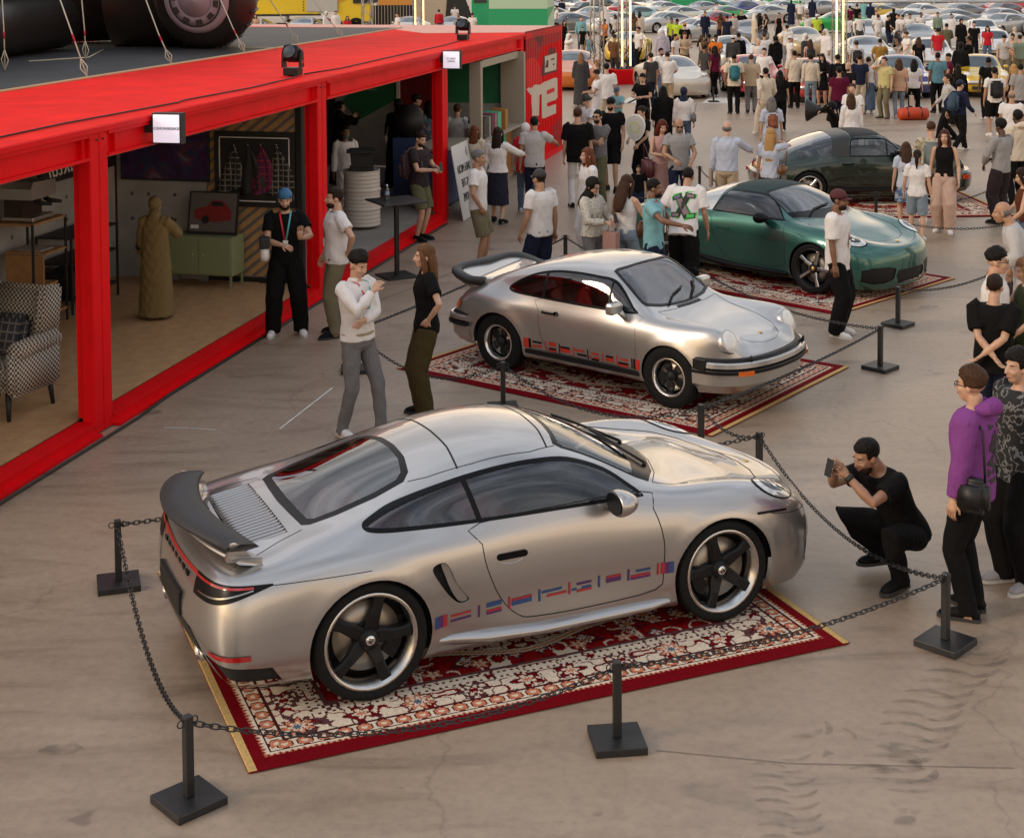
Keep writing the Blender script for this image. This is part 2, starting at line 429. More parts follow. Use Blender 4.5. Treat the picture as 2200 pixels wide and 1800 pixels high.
GCLS=[[(.30,0,.24),(.30,.34,.24),(.32,.58,.24),(.40,.70,.23),(.60,.73,.22),(.99,.74,.21),(1.4,.72,.20),(1.8,.71,.20),(2.1,.71,.20),(2.4,.71,.20),(2.68,.71,.20),(2.98,.72,.20),(3.262,.73,.22),(3.58,.73,.22),(3.80,.66,.22),(3.93,.48,.21),(3.98,.25,.21),(3.99,0,.21)],[(.20,0,.34),(.20,.34,.34),(.23,.60,.34),(.36,.75,.33),(.60,.79,.31),(.99,.80,.30),(1.4,.765,.28),(1.8,.75,.27),(2.1,.75,.27),(2.4,.75,.27),(2.68,.755,.27),(2.98,.765,.28),(3.262,.785,.30),(3.58,.775,.31),(3.85,.68,.31),(4.00,.48,.30),(4.06,.25,.30),(4.07,0,.30)],[(.17,0,.46),(.175,.34,.46),(.21,.60,.46),(.34,.76,.46),(.60,.81,.46),(.99,.825,.45),(1.4,.785,.43),(1.8,.775,.42),(2.1,.775,.42),(2.4,.775,.42),(2.68,.775,.42),(2.98,.785,.42),(3.262,.805,.44),(3.58,.79,.45),(3.86,.69,.46),(4.02,.48,.46),(4.08,.25,.46),(4.09,0,.46)],[(.19,0,.60),(.195,.33,.60),(.23,.59,.60),(.36,.75,.60),(.60,.805,.61),(.99,.827,.61),(1.4,.80,.59),(1.8,.795,.58),(2.1,.795,.58),(2.4,.795,.58),(2.68,.795,.58),(2.98,.80,.59),(3.262,.805,.61),(3.56,.785,.62),(3.83,.69,.61),(4.0,.48,.585),(4.06,.25,.575),(4.075,0,.575)],[(.25,0,.73),(.255,.31,.73),(.29,.55,.735),(.40,.69,.745),(.62,.77,.76),(.99,.80,.775),(1.4,.79,.75),(1.8,.787,.73),(2.1,.786,.725),(2.4,.785,.725),(2.68,.783,.725),(2.98,.782,.74),(3.262,.775,.765),(3.56,.755,.775),(3.83,.69,.755),(3.95,.46,.64),(4.02,.24,.62),(4.035,0,.617)],[(.32,0,.80),(.325,.28,.80),(.36,.49,.81),(.46,.61,.825),(.66,.68,.855),(.99,.715,.88),(1.4,.735,.87),(1.8,.745,.865),(2.1,.745,.86),(2.4,.74,.855),(2.68,.73,.85),(2.98,.715,.86),(3.25,.68,.872),(3.54,.665,.872),(3.79,.61,.85),(3.88,.42,.70),(3.96,.22,.672),(3.98,0,.668)],[(.40,0,.845),(.41,.24,.845),(.45,.41,.86),(.55,.51,.885),(.73,.585,.935),(.99,.63,.985),(1.4,.675,1.04),(1.8,.69,1.06),(2.1,.69,1.06),(2.4,.68,1.045),(2.68,.66,.985),(2.98,.615,.90),(3.23,.54,.842),(3.47,.505,.818),(3.66,.46,.785),(3.80,.34,.732),(3.88,.18,.715),(3.90,0,.712)],[(.47,0,.89),(.48,.2,.89),(.53,.34,.91),(.63,.425,.945),(.79,.495,1.00),(1.02,.54,1.075),(1.4,.575,1.18),(1.8,.59,1.235),(2.1,.59,1.24),(2.38,.58,1.215),(2.62,.56,1.10),(2.92,.50,.925),(3.2,.42,.842),(3.43,.39,.812),(3.60,.35,.778),(3.72,.26,.747),(3.80,.14,.732),(3.82,0,.73)],[(.52,0,.925),(.53,.11,.925),(.58,.19,.945),(.68,.24,.98),(.83,.28,1.035),(1.05,.31,1.115),(1.4,.32,1.225),(1.8,.33,1.29),(2.1,.33,1.297),(2.36,.33,1.268),(2.58,.32,1.15),(2.90,.28,.945),(3.18,.23,.85),(3.40,.21,.815),(3.56,.19,.785),(3.67,.15,.757),(3.74,.08,.742),(3.76,0,.74)],[(.54,0,.94),(.55,0,.94),(.60,0,.96),(.70,0,.995),(.85,0,1.047),(1.06,0,1.125),(1.4,0,1.24),(1.8,0,1.305),(2.1,0,1.312),(2.36,0,1.283),(2.57,0,1.165),(2.89,0,.952),(3.17,0,.853),(3.39,0,.817),(3.55,0,.787),(3.65,0,.76),(3.72,0,.746),(3.74,0,.743)],]
def _tune(G):
	out=[];Z={(6,4):.928,(7,4):.938,(8,4):.953,(9,4):.959,(6,5):.975,(7,5):.998,(8,5):1.032,(9,5):1.050,(6,6):1.046,(7,6):1.100,(8,6):1.151,(9,6):1.172,(6,7):1.086,(7,7):1.190,(8,7):1.254,(9,7):1.270}
	for u,row in enumerate(G):
		r=[]
		for j,(x,y,z) in enumerate(row):
			if u>=6 and 5<=j<=10:
				x-={5:.03,6:.07,7:.09,8:.09,9:.08,10:.05}[j]
				if u==6 and j>=6:y-=.018
				if u==7:y-=.035;z-=.022 if j<10 else .01
				if u==8:y-=.01;z-=.004
			if u==7 and 8<=j<=9:z-=.014
			if u==8 and 8<=j<=9:z-=.004
			if u>=6 and j==3:z-=.015
			z=Z.get((u,j),z)
			if 11<=j<=15 and u>=7:z+={7:.005,8:.013,9:.017}[u]
			if x<1.1:x=1.1-(1.1-x)*.90
			r.append((x,y,z))
		out.append(r)
	return out
G992=_tune(G992)
B992=Body(G992);BCLS=Body(GCLS)
M_TYRE=mat('tyre_rubber',(.009,.009,.009),.8,spec=.2,bump=.2,bscale=60)
M_BLACK=mat('gloss_black_trim',(.005,.005,.006),.3,spec=.14)
M_SATIN=mat('satin_black',(.009,.009,.010),.45,spec=.25)
M_GAP=mat('panel_gap',(.006,.006,.006),.9)
M_UNDER=mat('underbody_black',(.010,.010,.010),.9)
M_CHROME=mat('polished_alloy',(.72,.71,.69),.22,metal=1.0)
M_DISC=mat('brake_disc_metal',(.34,.30,.26),.38,metal=.9,bump=.1)
M_RED_LEATHER=mat('red_leather',(.32,.035,.025),.5,bump=.15)
M_BLACK_LEATHER=mat('black_leather',(.02,.02,.02),.5,bump=.15)
M_LENS_RED=mat('red_lamp_lens',(.35,.008,.006),.12,coat=1.0)
M_LENS_AMB=mat('amber_lamp_lens',(.75,.14,.01),.15,coat=1.0)
M_GLASS=glass_mat('window_glass',(.50,.52,.53))
M_GLASSD=glass_mat('privacy_glass',(.10,.11,.12))
M_LENS=glass_mat('clear_lamp_lens',(.9,.9,.9))
M_BOWL=mat('lamp_bowl',(.35,.35,.34),.18,metal=.9)
M_CREST=mat('gilt_crest',(.62,.40,.12),.35,metal=.8)
def paint(name,col,metal=.75,rough=.32,objcol=False):
	return mat(name,col,rough,metal=metal,coat=1.0,objcol=objcol,coatr=.02)
WHEEL_CACHE={}
def wheel_meshes(style,Rt,w,Rr,lip,spoke,n=40):
	key=(style,Rt,w,Rr)
	if key in WHEEL_CACHE:return WHEEL_CACHE[key]
	h=w/2;out={}
	tb=MB();s=Rt-Rr
	tb.lathe([(Rr-.01,-h*.86),(Rr+.01,-h*.93),(Rr+s*.45,-h*1.0),(Rt-s*.16,-h*.93),(Rt-.004,-h*.80),(Rt,-h*.55),(Rt,-.01),(Rt-.006,-.008),(Rt-.006,.008),(Rt,.01),(Rt,h*.6),(Rt-.012,h*.85),(Rr+s*.4,h),(Rr-.01,h*.86)],M_TYRE,n,'y')
	out['tyre']=tb.mesh('tyre')
	rb=MB()
	if style=='fuchs':
		rb.lathe([(Rr+.002,-h*.84),(Rr-.014,-h*.92),(Rr-.026,-h*.84),(Rr-.034,-h*.2),(Rr-.04,h*.8)],lip,n,'y')
	else:
		rb.lathe([(Rr+.004,-h*.86),(Rr-.004,-h*.93),(Rr-.020,-h*.90),(Rr-.024,-h*.74),(Rr-.034,-h*.70),(Rr-.036,h*.8)],lip,n,'y')
	out['rim']=rb.mesh('rim')
	sb=MB()
	def spk(prof,ang,th=.04):
		"""prof: [(radius, half width, face y)]"""
		vs,fs=[],[];e=(Vector((math.sin(ang),0,math.cos(ang))),Vector((math.cos(ang),0,-math.sin(ang))))
		for r,hw,y in prof:
			c=min(.012,hw*.4)
			for(a,yy) in((-hw,y+th),(-hw,y+c),(-hw+c,y),(hw-c,y),(hw,y+c),(hw,y+th)):
				p=e[0]*r+e[1]*a;vs.append((p.x,yy,p.z))
		K=len(prof)
		for i in range(K-1):
			for k in range(5):fs.append((i*6+k,i*6+k+1,(i+1)*6+k+1,(i+1)*6+k))
			fs.append((i*6+5,i*6,(i+1)*6,(i+1)*6+5))
		fs.append(tuple(range(6)));fs.append(tuple(range((K-1)*6,K*6)))
		sb.add(vs,fs,spoke)
	yo=-h*.80
	for i in range(5):
		a=2*PI*i/5+{'turbo':0.0,'fuchs':.3,'targa':PI}.get(style,0)
		if style=='turbo':spk([(.03,.044,yo+.035),(.09,.043,yo+.025),(.15,.034,yo+.008),(Rr-.09,.031,yo+.006),(Rr-.04,.038,yo+.004),(Rr-.018,.046,yo+.008)],a)
		elif style=='fuchs':spk([(.03,.03,yo+.05),(.06,.032,yo+.045),(.10,.048,yo+.04),(.135,.046,yo+.05),(Rr-.03,.028,yo+.075)],a,.03)
		else:spk([(.03,.030,yo+.03),(.09,.026,yo+.02),(.15,.023,yo+.01),(Rr-.03,.029,yo+.004),(Rr-.012,.03,yo+.01)],a)
	out['spoke_star']=sb.mesh('spoke_star')
	hb=MB();hb.lathe([(.0,yo+.006),(.03,yo+.007),(.062,yo+.022),(.066,yo+.06)],spoke if style!='targa' else M_SATIN,20,'y')
	for k in range(5):
		a=2*PI*(k+.5)/5;hb.lathe([(.0,yo+.022),(.008,yo+.022),(.009,yo+.05)],M_SATIN,8,'y',Matrix.Translation((.047*math.sin(a),0,.047*math.cos(a))))
	out['hub']=hb.mesh('hub')
	cb=MB();cb.lathe([(.0,yo+.001),(.026,yo+.002),(.03,yo+.008)],M_CREST if style=='targa' else(M_CHROME if style=='turbo' else M_SATIN),16,'y')
	if style=='turbo':
		for z,ww in((.010,.03),(-.002,.03),(-.013,.018)):cb.box((0,yo,z),(ww,.003,.006),M_SATIN)
	out['centre_cap']=cb.mesh('centre_cap')
	db=MB();rd=Rr*.72;db.lathe([(rd*.45,-h*.25),(rd,-h*.25),(rd,-h*.05),(rd*.45,-h*.05)],M_DISC,28,'y')
	db.lathe([(.0,-h*.3),(rd*.45,-h*.28),(rd*.45,0)],M_SATIN,20,'y');out['brake_disc']=db.mesh('brake_disc')
	qb=MB()
	pts=[(rd*.62*math.cos(t),rd*.62*math.sin(t)) for t in np.linspace(-.55,.55,6)]+[(rd*1.06*math.cos(t),rd*1.06*math.sin(t)) for t in np.linspace(.5,-.5,6)]
	qb.prism(pts,-h*.42,h*.1,M_SATIN,'y');out['brake_caliper']=qb.mesh('brake_caliper')
	bb=MB();bb.lathe([(.0,h*.3),(Rr-.035,h*.3),(Rr-.035,h*.35)],M_UNDER,24,'y');out['wheel_back']=bb.mesh('wheel_back')
	WHEEL_CACHE[key]=out;return out
def add_wheel(car,ms,x,y,z,side,roll=0.0,steer=0.0):
	w=link_mesh('wheel',ms['tyre'],car)
	w.location=(x,y*side,z);w.rotation_euler=(0,roll,(PI if side>0 else 0)+steer)
	for k,me in ms.items():
		if k=='tyre':continue
		o=link_mesh(k,me,w)
		if k=='brake_caliper':o.rotation_euler=(0,-roll+(0.3 if x<2 else PI-.3),0)
	return w
def tub(car,arches,x0,x1,hw=.76,ztop=.50,name='underbody'):
	"""black floor pan with the four wheel housings"""
	mb=MB();mb.box(((x0+x1)/2,0,.30),(x1-x0,1.0,.24),M_UNDER)
	a1,a2=arches[0],arches[1]
	mb.box(((a1[0]+a2[0])/2,0,.33),(a2[0]-a1[0]-a1[2]-a2[2]+.04,2*hw,.30),M_UNDER)
	for ax,az,r in arches:
		for sd in(1,-1):
			vs,fs=[],[];n=22
			for i in range(n+1):
				t=-.35+(PI+.7)*i/n
				for yy in(.60,hw+.09):vs.append((ax+(r+.012)*math.cos(t),yy*sd,az+(r+.012)*math.sin(t)))
			for i in range(n):fs.append((2*i,2*i+1,2*i+3,2*i+2))
			mb.add(vs,fs,M_UNDER,True)
			vs=[(ax+(r+.012)*math.cos(-.35+(PI+.7)*i/n),.60*sd,az+(r+.012)*math.sin(-.35+(PI+.7)*i/n)) for i in range(n+1)]
			mb.add(vs,[tuple(range(n+1))],M_UNDER)
	return mb.obj(name,car)
def seat(car,x,y,z,m,scale=1.0,rake=.35,rest=True):
	mb=MB()
	def cush(M,L,W,T):
		bm=bmesh.new();bmesh.ops.create_cube(bm,size=1)
		for v in bm.verts:v.co=Vector((v.co.x*L,v.co.y*W,v.co.z*T))
		bmesh.ops.subdivide_edges(bm,edges=bm.edges,cuts=3,use_grid_fill=True)
		for v in bm.verts:
			fx,fy,fz=v.co.x/L*2,v.co.y/W*2,v.co.z/T*2
			v.co.z+=T*.35*(fy*fy)*(1 if fz>0 else 0)-T*.2*fx*fx*(1 if fz>0 else 0)
			v.co.y*=1-.10*fx*fx
		bmesh.ops.smooth_vert(bm,verts=bm.verts,factor=.5,use_axis_x=True,use_axis_y=True,use_axis_z=True)
		bmesh.ops.smooth_vert(bm,verts=bm.verts,factor=.5,use_axis_x=True,use_axis_y=True,use_axis_z=True)
		mb.addbm(bm,m,True,M)
	cush(Matrix.Translation((x,y,z))@Matrix.Rotation(-.12,4,'Y'),.55,.54,.20)
	bl=.54 if rest else .34
	M=Matrix.Translation((x-.26,y,z+.02))@Matrix.Rotation(-PI/2-rake,4,'Y')@Matrix.Rotation(PI,4,'X')
	M=frame_M((x-.25,y,z+.03),(-math.sin(rake),0,math.cos(rake)),(0,1,0),(-math.cos(rake),0,-math.sin(rake)))
	M=frame_M((x-.25,y,z+.03),(-math.sin(rake),0,math.cos(rake)),(0,-1,0),(math.cos(rake),0,math.sin(rake)))
	cush(M@Matrix.Translation((bl/2,0,0)),bl,.50,.16)
	if rest:cush(M@Matrix.Translation((bl+.10,0,.01)),.20,.28,.11)
	return mb.obj('seat',car)
def steering_wheel(car,x,y,z):
	mb=MB();M=Matrix.Translation((x,y,z))@Matrix.Rotation(-1.15,4,'Y')
	ring=[(.18*math.cos(t),.18*math.sin(t),0) for t in np.linspace(0,2*PI,25)]
	mb.tube(ring,.014,M_BLACK_LEATHER,6,M=M)
	for a in(0.1,PI-.1,PI*1.5):mb.tube([(0,0,-.02),(.17*math.cos(a),.17*math.sin(a),0)],.014,M_SATIN,5,M=M)
	mb.lathe([(.0,.01),(.06,.005),(.065,-.04)],M_BLACK_LEATHER,12,M=M)
	return mb.obj('steering_wheel',car)
LETTERS={'P':["#####","#...#","#####","#....","#...."],'O':["#####","#...#","#...#","#...#","#####"],'R':["#####","#...#","#####","#..#.","#...#"],'S':["#####","#....","#####","....#","#####"],'C':["#####","#....","#....","#....","#####"],'H':["#...#","#...#","#####","#...#","#...#"],'E':["#####","#....","#####","#....","#####"]}
def side_script(sh,car,x0,x1,z0,z1,hgt,cols,side,word='PORSCHE',endw=.10,name='side_lettering',slant=0.0):
	"""stripe along the sill whose word is left in body colour; mirrored like the photograph: reads from nose to tail"""
	mb=MB();mats=cols;W=x1-x0;m0=x0+endw;m1=x1-endw
	def zb(x):return z0+(z1-z0)*(x-x0)/W
	def q(a,b,v0,v1,m):sh.quadpatch(mb,[(a,zb(a)+v0*hgt),(b,zb(b)+v0*hgt),(b,zb(b)+v1*hgt),(a,zb(a)+v1*hgt)],'xz',m,.0022,side,2)
	for(a,b) in((x0,m0-.012),(m1+.012,x1)):
		for i in range(3):q(a+(b-a)*i/3,a+(b-a)*(i+1)/3,0,1,mats[(i*2)%len(mats)] if a==x0 else mats[(4-i*2)%len(mats)])
	lw=(m1-m0)/len(word)
	for k,ch in enumerate(word):
		g=LETTERS[ch]
		L0=m1-k*lw
		sw=lw/6.0
		q(L0-sw*.42,L0-sw*.0,.0,1.0,mats[(k+1)%len(mats)])
		for r in range(5):
			c=0
			while c<5:
				if g[r][c]=='.':
					e=c
					while e<5 and g[r][e]=='.':e+=1
					a=L0-sw*(.75+e);b=L0-sw*(.75+c)
					q(a,b,(4-r)/5+.0,(5-r)/5,mats[(k+r//2)%len(mats)]);c=e
				else:c+=1
	return mb.obj(name,car)
def upper(c):return c.z>.62
def side_sel(c):return abs(c.y)>.42
def both(poly):return poly
def mirror_y(poly):return[(p[0],-p[1]) for p in poly]
def circ(cx,cz,r,n=36,a0=0.0):return[(cx+r*math.cos(a0+2*PI*i/n),cz+r*math.sin(a0+2*PI*i/n)) for i in range(n)]
def wiper(car,sh,pts,proj='xy'):
	mb=MB();P=[]
	for p in pts:
		l,n=sh.drop(p,proj)
		if l is not None:P.append(l+n*.022)
	if len(P)>1:
		mb.tube(P,.008,M_SATIN,5);mb.tube([p+Vector((.01,0,-.012)) for p in P],.006,M_UNDER,4);mb.tube([P[0]+Vector((0,0,-.03)),P[0]],.014,M_SATIN,6)
		return mb.obj('wiper',car)
def mirror_shell(car,side,x,y,z,m,s=1.0,mg=None):
	"""door mirror: tapered pod on a stalk"""
	mb=MB();bm=bmesh.new();bmesh.ops.create_uvsphere(bm,u_segments=20,v_segments=12,radius=1)
	for v in bm.verts:
		c=v.co;xx=c.x
		if xx<-.25:xx=-.25+(xx+.25)*.12
		v.co=Vector((xx*.125*s,c.y*.115*s,c.z*(.082-.018*max(0,xx))*s))
	mb.addbm(bm,m,True,Matrix.Translation((x,(y+.12*s)*side,z)))
	o=mb.obj('mirror',car)
	st=MB();st.tube([(x+.02,(y-.05)*side,z-.10*s),(x+.01,(y+.05*s)*side,z-.055*s)],[.03,.022],mg or M_BLACK,8,flat=.6);st.obj('mirror_stalk',o)
	g=MB();g.prism([(.10*s*math.cos(t),.068*s*math.sin(t)) for t in np.linspace(0,2*PI,18)[:-1]],-.046*s,-.040*s,M_BLACK,'x',Matrix.Translation((x,(y+.12*s)*side,z)));g.obj('mirror_glass',o)
	return o
def handle(car,sh,x,z,side,L=.21,m=None,style='flush'):
	l,n=sh.drop((x,z),'xz',side);mb=MB()
	if style=='flush':
		cap=[(x+sg*(L/2-.02)+.02*math.cos(a),z+.02*math.sin(a)) for sg,a0 in((1,-PI/2),(-1,PI/2)) for a in np.linspace(a0,a0+PI,7)]
		mb.prism(cap,(abs(l.y)-.02)*side,(abs(l.y)+.008)*side,m or M_BLACK,'y')
		sc=MB();vs,fs=[],[]
		for i in range(9):
			s=-1+2*i/8;dd=.026*(1-s*s)**.5
			for k in range(3):
				p=(x+s*L*.40,z-.022-dd*k/2);q,n=sh.drop(p,'xz',side);vs.append(q-n*(.014*(1-abs(k-1))*(1-s*s))+n*.0015)
		for i in range(8):
			for k in range(2):fs.append((i*3+k,i*3+k+1,(i+1)*3+k+1,(i+1)*3+k))
		sc.add(vs,fs,MATS['silver_paint'] if m is M_BLACK else m,True);sc.obj('handle_scoop',car)
	else:
		mb.tube([(x-.09,(abs(l.y)+.0)*side,z),(x-.07,(abs(l.y)+.035)*side,z),(x+.07,(abs(l.y)+.035)*side,z),(x+.09,(abs(l.y))*side,z)],.013,m or M_BLACK,8)
		mb.lathe([(.0,.015),(.022,.012),(.024,-.02)],m or M_BLACK,14,'y',Matrix.Translation((x+.10,abs(l.y)*side,z))@(Matrix.Rotation(PI,4,'X') if side>0 else Matrix()))
	return mb.obj('door_handle',car)
def oval(body,uc,tc,ru,rt,r0,r1,off,side,n=28,k=4,dome=0.0):
	"""ring or disc of the skin, elliptical in its parameters, lifted off it"""
	vs,fs=[],[]
	for j in range(k+1):
		r=r0+(r1-r0)*j/k
		for i in range(n):
			a=2*PI*i/n;u,t=uc+ru*r*math.cos(a),tc+rt*r*math.sin(a);e=1e-3
			p=body.at(u,t);q=np.cross(body.at(u,t+e)-body.at(u,t-e),body.at(u+e,t)-body.at(u-e,t));q/=np.linalg.norm(q)+1e-9
			if q@(p-np.array((2.2,0,.5)))<0:q=-q
			p=p+q*(off+dome*(1-r*r));vs.append((p[0],p[1]*side,p[2]))
	for j in range(k):
		for i in range(n):l=(i+1)%n;fs.append((j*n+i,j*n+l,(j+1)*n+l,(j+1)*n+i))
	return vs,fs
def lamp_unit(car,B,uc,tc,ru,rt,sd):
	mb=MB();mb.add(*oval(B,uc,tc,ru,rt,0,1.0,.004,sd,dome=.012),mat('lamp_bowl_pale',(.62,.62,.60),.10,metal=.55,coat=1.0),True);hl=mb.obj('headlight',car)
	mb=MB();mb.add(*oval(B,uc,tc,ru,rt,.97,1.06,.005,sd,k=1),M_BLACK,True);mb.obj('lamp_rim',hl)
	mb=MB();mb.add(*oval(B,uc+.02,tc-.03,ru*.60,rt*.66,0,1.0,.013,sd,dome=.006),mat('lamp_inner_dark',(.03,.03,.032),.12,coat=1.0),True);mb.obj('lamp_inner',hl)
	for a,c in((-.22,-.2),(.22,-.2),(-.22,.16),(.22,.16)):
		mb=MB();mb.add(*oval(B,uc+ru*a,tc-.03+rt*c,ru*.13,rt*.11,0,1,.021,sd,n=10,k=1),mat('lamp_led_white',(.75,.75,.72),.2,coat=1.0),True);mb.obj('lamp_cell',hl)
RA,FA=1.10,3.55
def build_modern(car,P,variant='turbo',detail=8,hero=True,wheels=True,steer=0.0,glass=None):
	"""modern rear-engined coupe or targa; P = paint"""
	arch=[(RA,.35,.385),(FA,.335,.368)]
	sh=Shell(B992,max(2,detail//2),detail,arch)
	sid=side_sel
	for k,(ax,az,r) in enumerate(arch):
		sh.cut(circ(ax,az,r,40,.05),'xz',lambda c:abs(c.y)>.42 and c.z<.78,99)
	if variant=='turbo':
		dlo=smooth_poly([(3.005,.900),(2.985,.925),(2.94,.962),(2.78,1.075),(2.55,1.160),(2.32,1.186),(2.07,1.184),(1.82,1.158),(1.57,1.112),(1.34,1.058),(1.19,1.012),(1.12,.985),(1.125,.960),(1.20,.945),(1.40,.932),(1.8,.915),(2.4,.905),(2.8,.898),(2.98,.895)],4)
	else:
		dlo=smooth_poly([(3.02,.912),(2.98,.95),(2.83,1.075),(2.64,1.178),(2.44,1.208),(2.2,1.215),(1.98,1.21),(1.93,1.19),(1.86,1.05),(1.80,.935),(1.84,.92),(2.0,.918),(2.4,.912),(2.8,.905)],4)
	cx=sum(p[0] for p in dlo)/len(dlo);cz=sum(p[1] for p in dlo)/len(dlo)
	def inset(poly,d):
		out=[];n=len(poly)
		for i in range(n):
			a,b=np.array(poly[i-1]),np.array(poly[(i+1)%n]);t=(b-a)/(np.linalg.norm(b-a)+1e-9);out.append((poly[i][0]-t[1]*d*sgn,poly[i][1]+t[0]*d*sgn))
		return out
	ar=sum(dlo[i][0]*dlo[(i+1)%len(dlo)][1]-dlo[(i+1)%len(dlo)][0]*dlo[i][1] for i in range(len(dlo)));sgn=1 if ar>0 else-1
	gsel=lambda c:abs(c.y)>.42 and c.z>.87
	sh.cut(dlo,'xz',gsel,10)
	if variant=='turbo':
		inn=inset(dlo,.020)
		sh.cut(inn,'xz',gsel,11,(10,))
		sh.cut([(.9,.8),(1.86,.8),(1.74,1.3),(.9,1.3)],'xz',gsel,12,(11,))
		sh.cut([(1.86,.8),(1.895,.8),(1.775,1.3),(1.74,1.3)],'xz',gsel,10,(11,))
	else:
		sh.cut(inset(dlo,.016),'xz',gsel,11,(10,))
	ws=[(2.56,0),(2.555,.2),(2.535,.36),(2.50,.485),(2.54,.525),(2.70,.58),(2.87,.632),(3.01,.675),(3.10,.69),(3.22,.52),(3.32,.27),(3.345,0)]
	ws=ws+[(p[0],-p[1]) for p in ws[-2:0:-1]]
	tsel=lambda c:c.z>.84 and c.x>2.3
	sh.cut(ws,'xy',tsel,20)
	wi=[(2.595,0),(2.59,.2),(2.57,.36),(2.545,.47),(2.57,.508),(2.71,.562),(2.87,.612),(2.97,.645),(3.01,.635),(3.08,.47),(3.135,.24),(3.15,0)]
	wi=wi+[(p[0],-p[1]) for p in wi[-2:0:-1]]
	sh.cut(wi,'xy',tsel,21,(20,))
	rsel=lambda c:c.z>.86 and c.x<2.1
	if variant=='turbo':
		rw=[(1.58,0),(1.57,.22),(1.53,.40),(1.47,.475),(1.28,.505),(1.02,.505),(.86,.485),(.815,.45),(.80,.25),(.79,0)]
		ri=[(1.54,0),(1.53,.21),(1.49,.37),(1.44,.425),(1.28,.452),(1.02,.45),(.90,.435),(.865,.40),(.855,.22),(.85,0)]
		rw=rw+[(p[0],-p[1]) for p in rw[-2:0:-1]];ri=ri+[(p[0],-p[1]) for p in ri[-2:0:-1]]
		sh.cut(rw,'xy',rsel,30);sh.cut(ri,'xy',rsel,31,(30,))
	else:
		sh.cut([(.93,.80),(.90,1.02),(1.2,1.3),(1.66,1.4),(1.50,.965),(1.35,.945),(1.1,.95)],'xz',lambda c:c.z>.90 and .8<c.x<1.8,31)
		sh.cut([(1.50,.93),(1.66,1.4),(1.93,1.4),(1.86,1.1),(1.79,.92)],'xz',lambda c:c.z>.915 and 1.3<c.x<2.1,40)
		sh.cut([(1.93,-.62),(2.58,-.54),(2.62,-.3),(2.635,0),(2.62,.3),(2.58,.54),(1.93,.62)],'xy',lambda c:c.z>1.15,41,(0,))
	door=smooth_poly([(2.97,.925),(3.05,.82),(3.10,.62),(3.10,.42),(3.05,.30),(2.6,.275),(2.2,.285),(2.07,.32),(1.95,.45),(1.86,.65),(1.835,.80),(1.845,.912)],3)
	sh.cut(door,'xz',lambda c:abs(c.y)>.5 and c.z<1.0,50,(0,))
	bon=[(3.36,0),(3.335,.27),(3.235,.53),(3.13,.69),(3.30,.69),(3.6,.60),(3.85,.555),(4.02,.50),(4.14,.38),(4.21,.2),(4.235,0)]
	bon=bon+[(p[0],-p[1]) for p in bon[-2:0:-1]]
	sh.cut(bon,'xy',lambda c:c.z>.62 and c.x>3.0,51,(0,))
	if variant=='turbo':
		sk=smooth_poly([(1.49,.715),(1.52,.742),(1.575,.742),(1.61,.70),(1.655,.60),(1.715,.52),(1.735,.485),(1.705,.470),(1.655,.485),(1.59,.55),(1.525,.645)],3)
		sh.cut(sk,'xz',lambda c:abs(c.y)>.6 and c.z<.85,70,(0,))
		lid=[(.725,-.47),(.725,.47),(.62,.475),(.47,.45),(.44,.38),(.43,0),(.44,-.38),(.47,-.45),(.62,-.475)]
		sh.cut(lid,'xy',lambda c:c.z>.83 and c.x<1.0,71,(0,))
		for sd in(1,-1):
			sh.cut([(.17,.352),(.50,.325),(.57,.222),(.26,.222)],'xz',lambda c,s_=sd:c.x<.7 and c.z<.5 and c.y*s_>.55,72,(0,))
	sh.cut([(-.44,.44),(.44,.44),(.54,.37),(.60,.27),(.68,.205),(.90,.20),(.90,.1),(-.90,.1),(-.90,.20),(-.68,.205),(-.60,.27),(-.54,.37)],'yz',lambda c:c.x<.5 and c.z<.5,73,(0,))
	sh.cut([(-.2,.212),(.74,.195),(.74,.02),(-.2,.02)],'xz',lambda c:c.x<.9 and c.z<.4,73,(0,))
	for sd in(1,-1):
		sh.cut([(sd*.34,.40),(sd*.46,.43),(sd*.70,.43),(sd*.80,.40),(sd*.80,.25),(sd*.68,.215),(sd*.50,.215),(sd*.38,.25)],'yz',lambda c:c.x>4.0 and c.z<.6,74,(0,))
	sh.cut([(-.30,.37),(.30,.37),(.34,.30),(.27,.19),(-.27,.19),(-.34,.30)],'yz',lambda c:c.x>4.0 and c.z<.6,74,(0,))
	E=lambda pid,name,m,**k:sh.emit(pid,name,m,car,**k)
	sh.emit(99,'',None,car,delete=True)
	E(0,'body',P);G=glass or M_GLASS
	for sd in(1,-1):
		E(10,'window_seal',M_BLACK,side=sd,off=.002);E(11,'side_window',G,side=sd)
		if variant=='turbo':E(12,'quarter_window',G,side=sd)
		E(50,'door',P,side=sd,off=-.001)
	E(20,'windscreen_surround',M_BLACK,off=.001);E(21,'windscreen',M_GLASS)
	if variant=='turbo':
		E(30,'rear_window_surround',M_BLACK,off=.001);E(31,'rear_window',M_GLASS)
	else:
		E(31,'rear_window',M_GLASSD);E(40,'roll_hoop',mat('silver_hoop',(.55,.54,.53),.3,metal=.8,coat=.5),off=.006)
		E(41,'folding_roof',MATS['roof_fabric'],off=.004)
	E(51,'bonnet',P,off=-.001)
	for sd in(1,-1):lamp_unit(car,B992,4.78,13.74,.74,.70,sd)
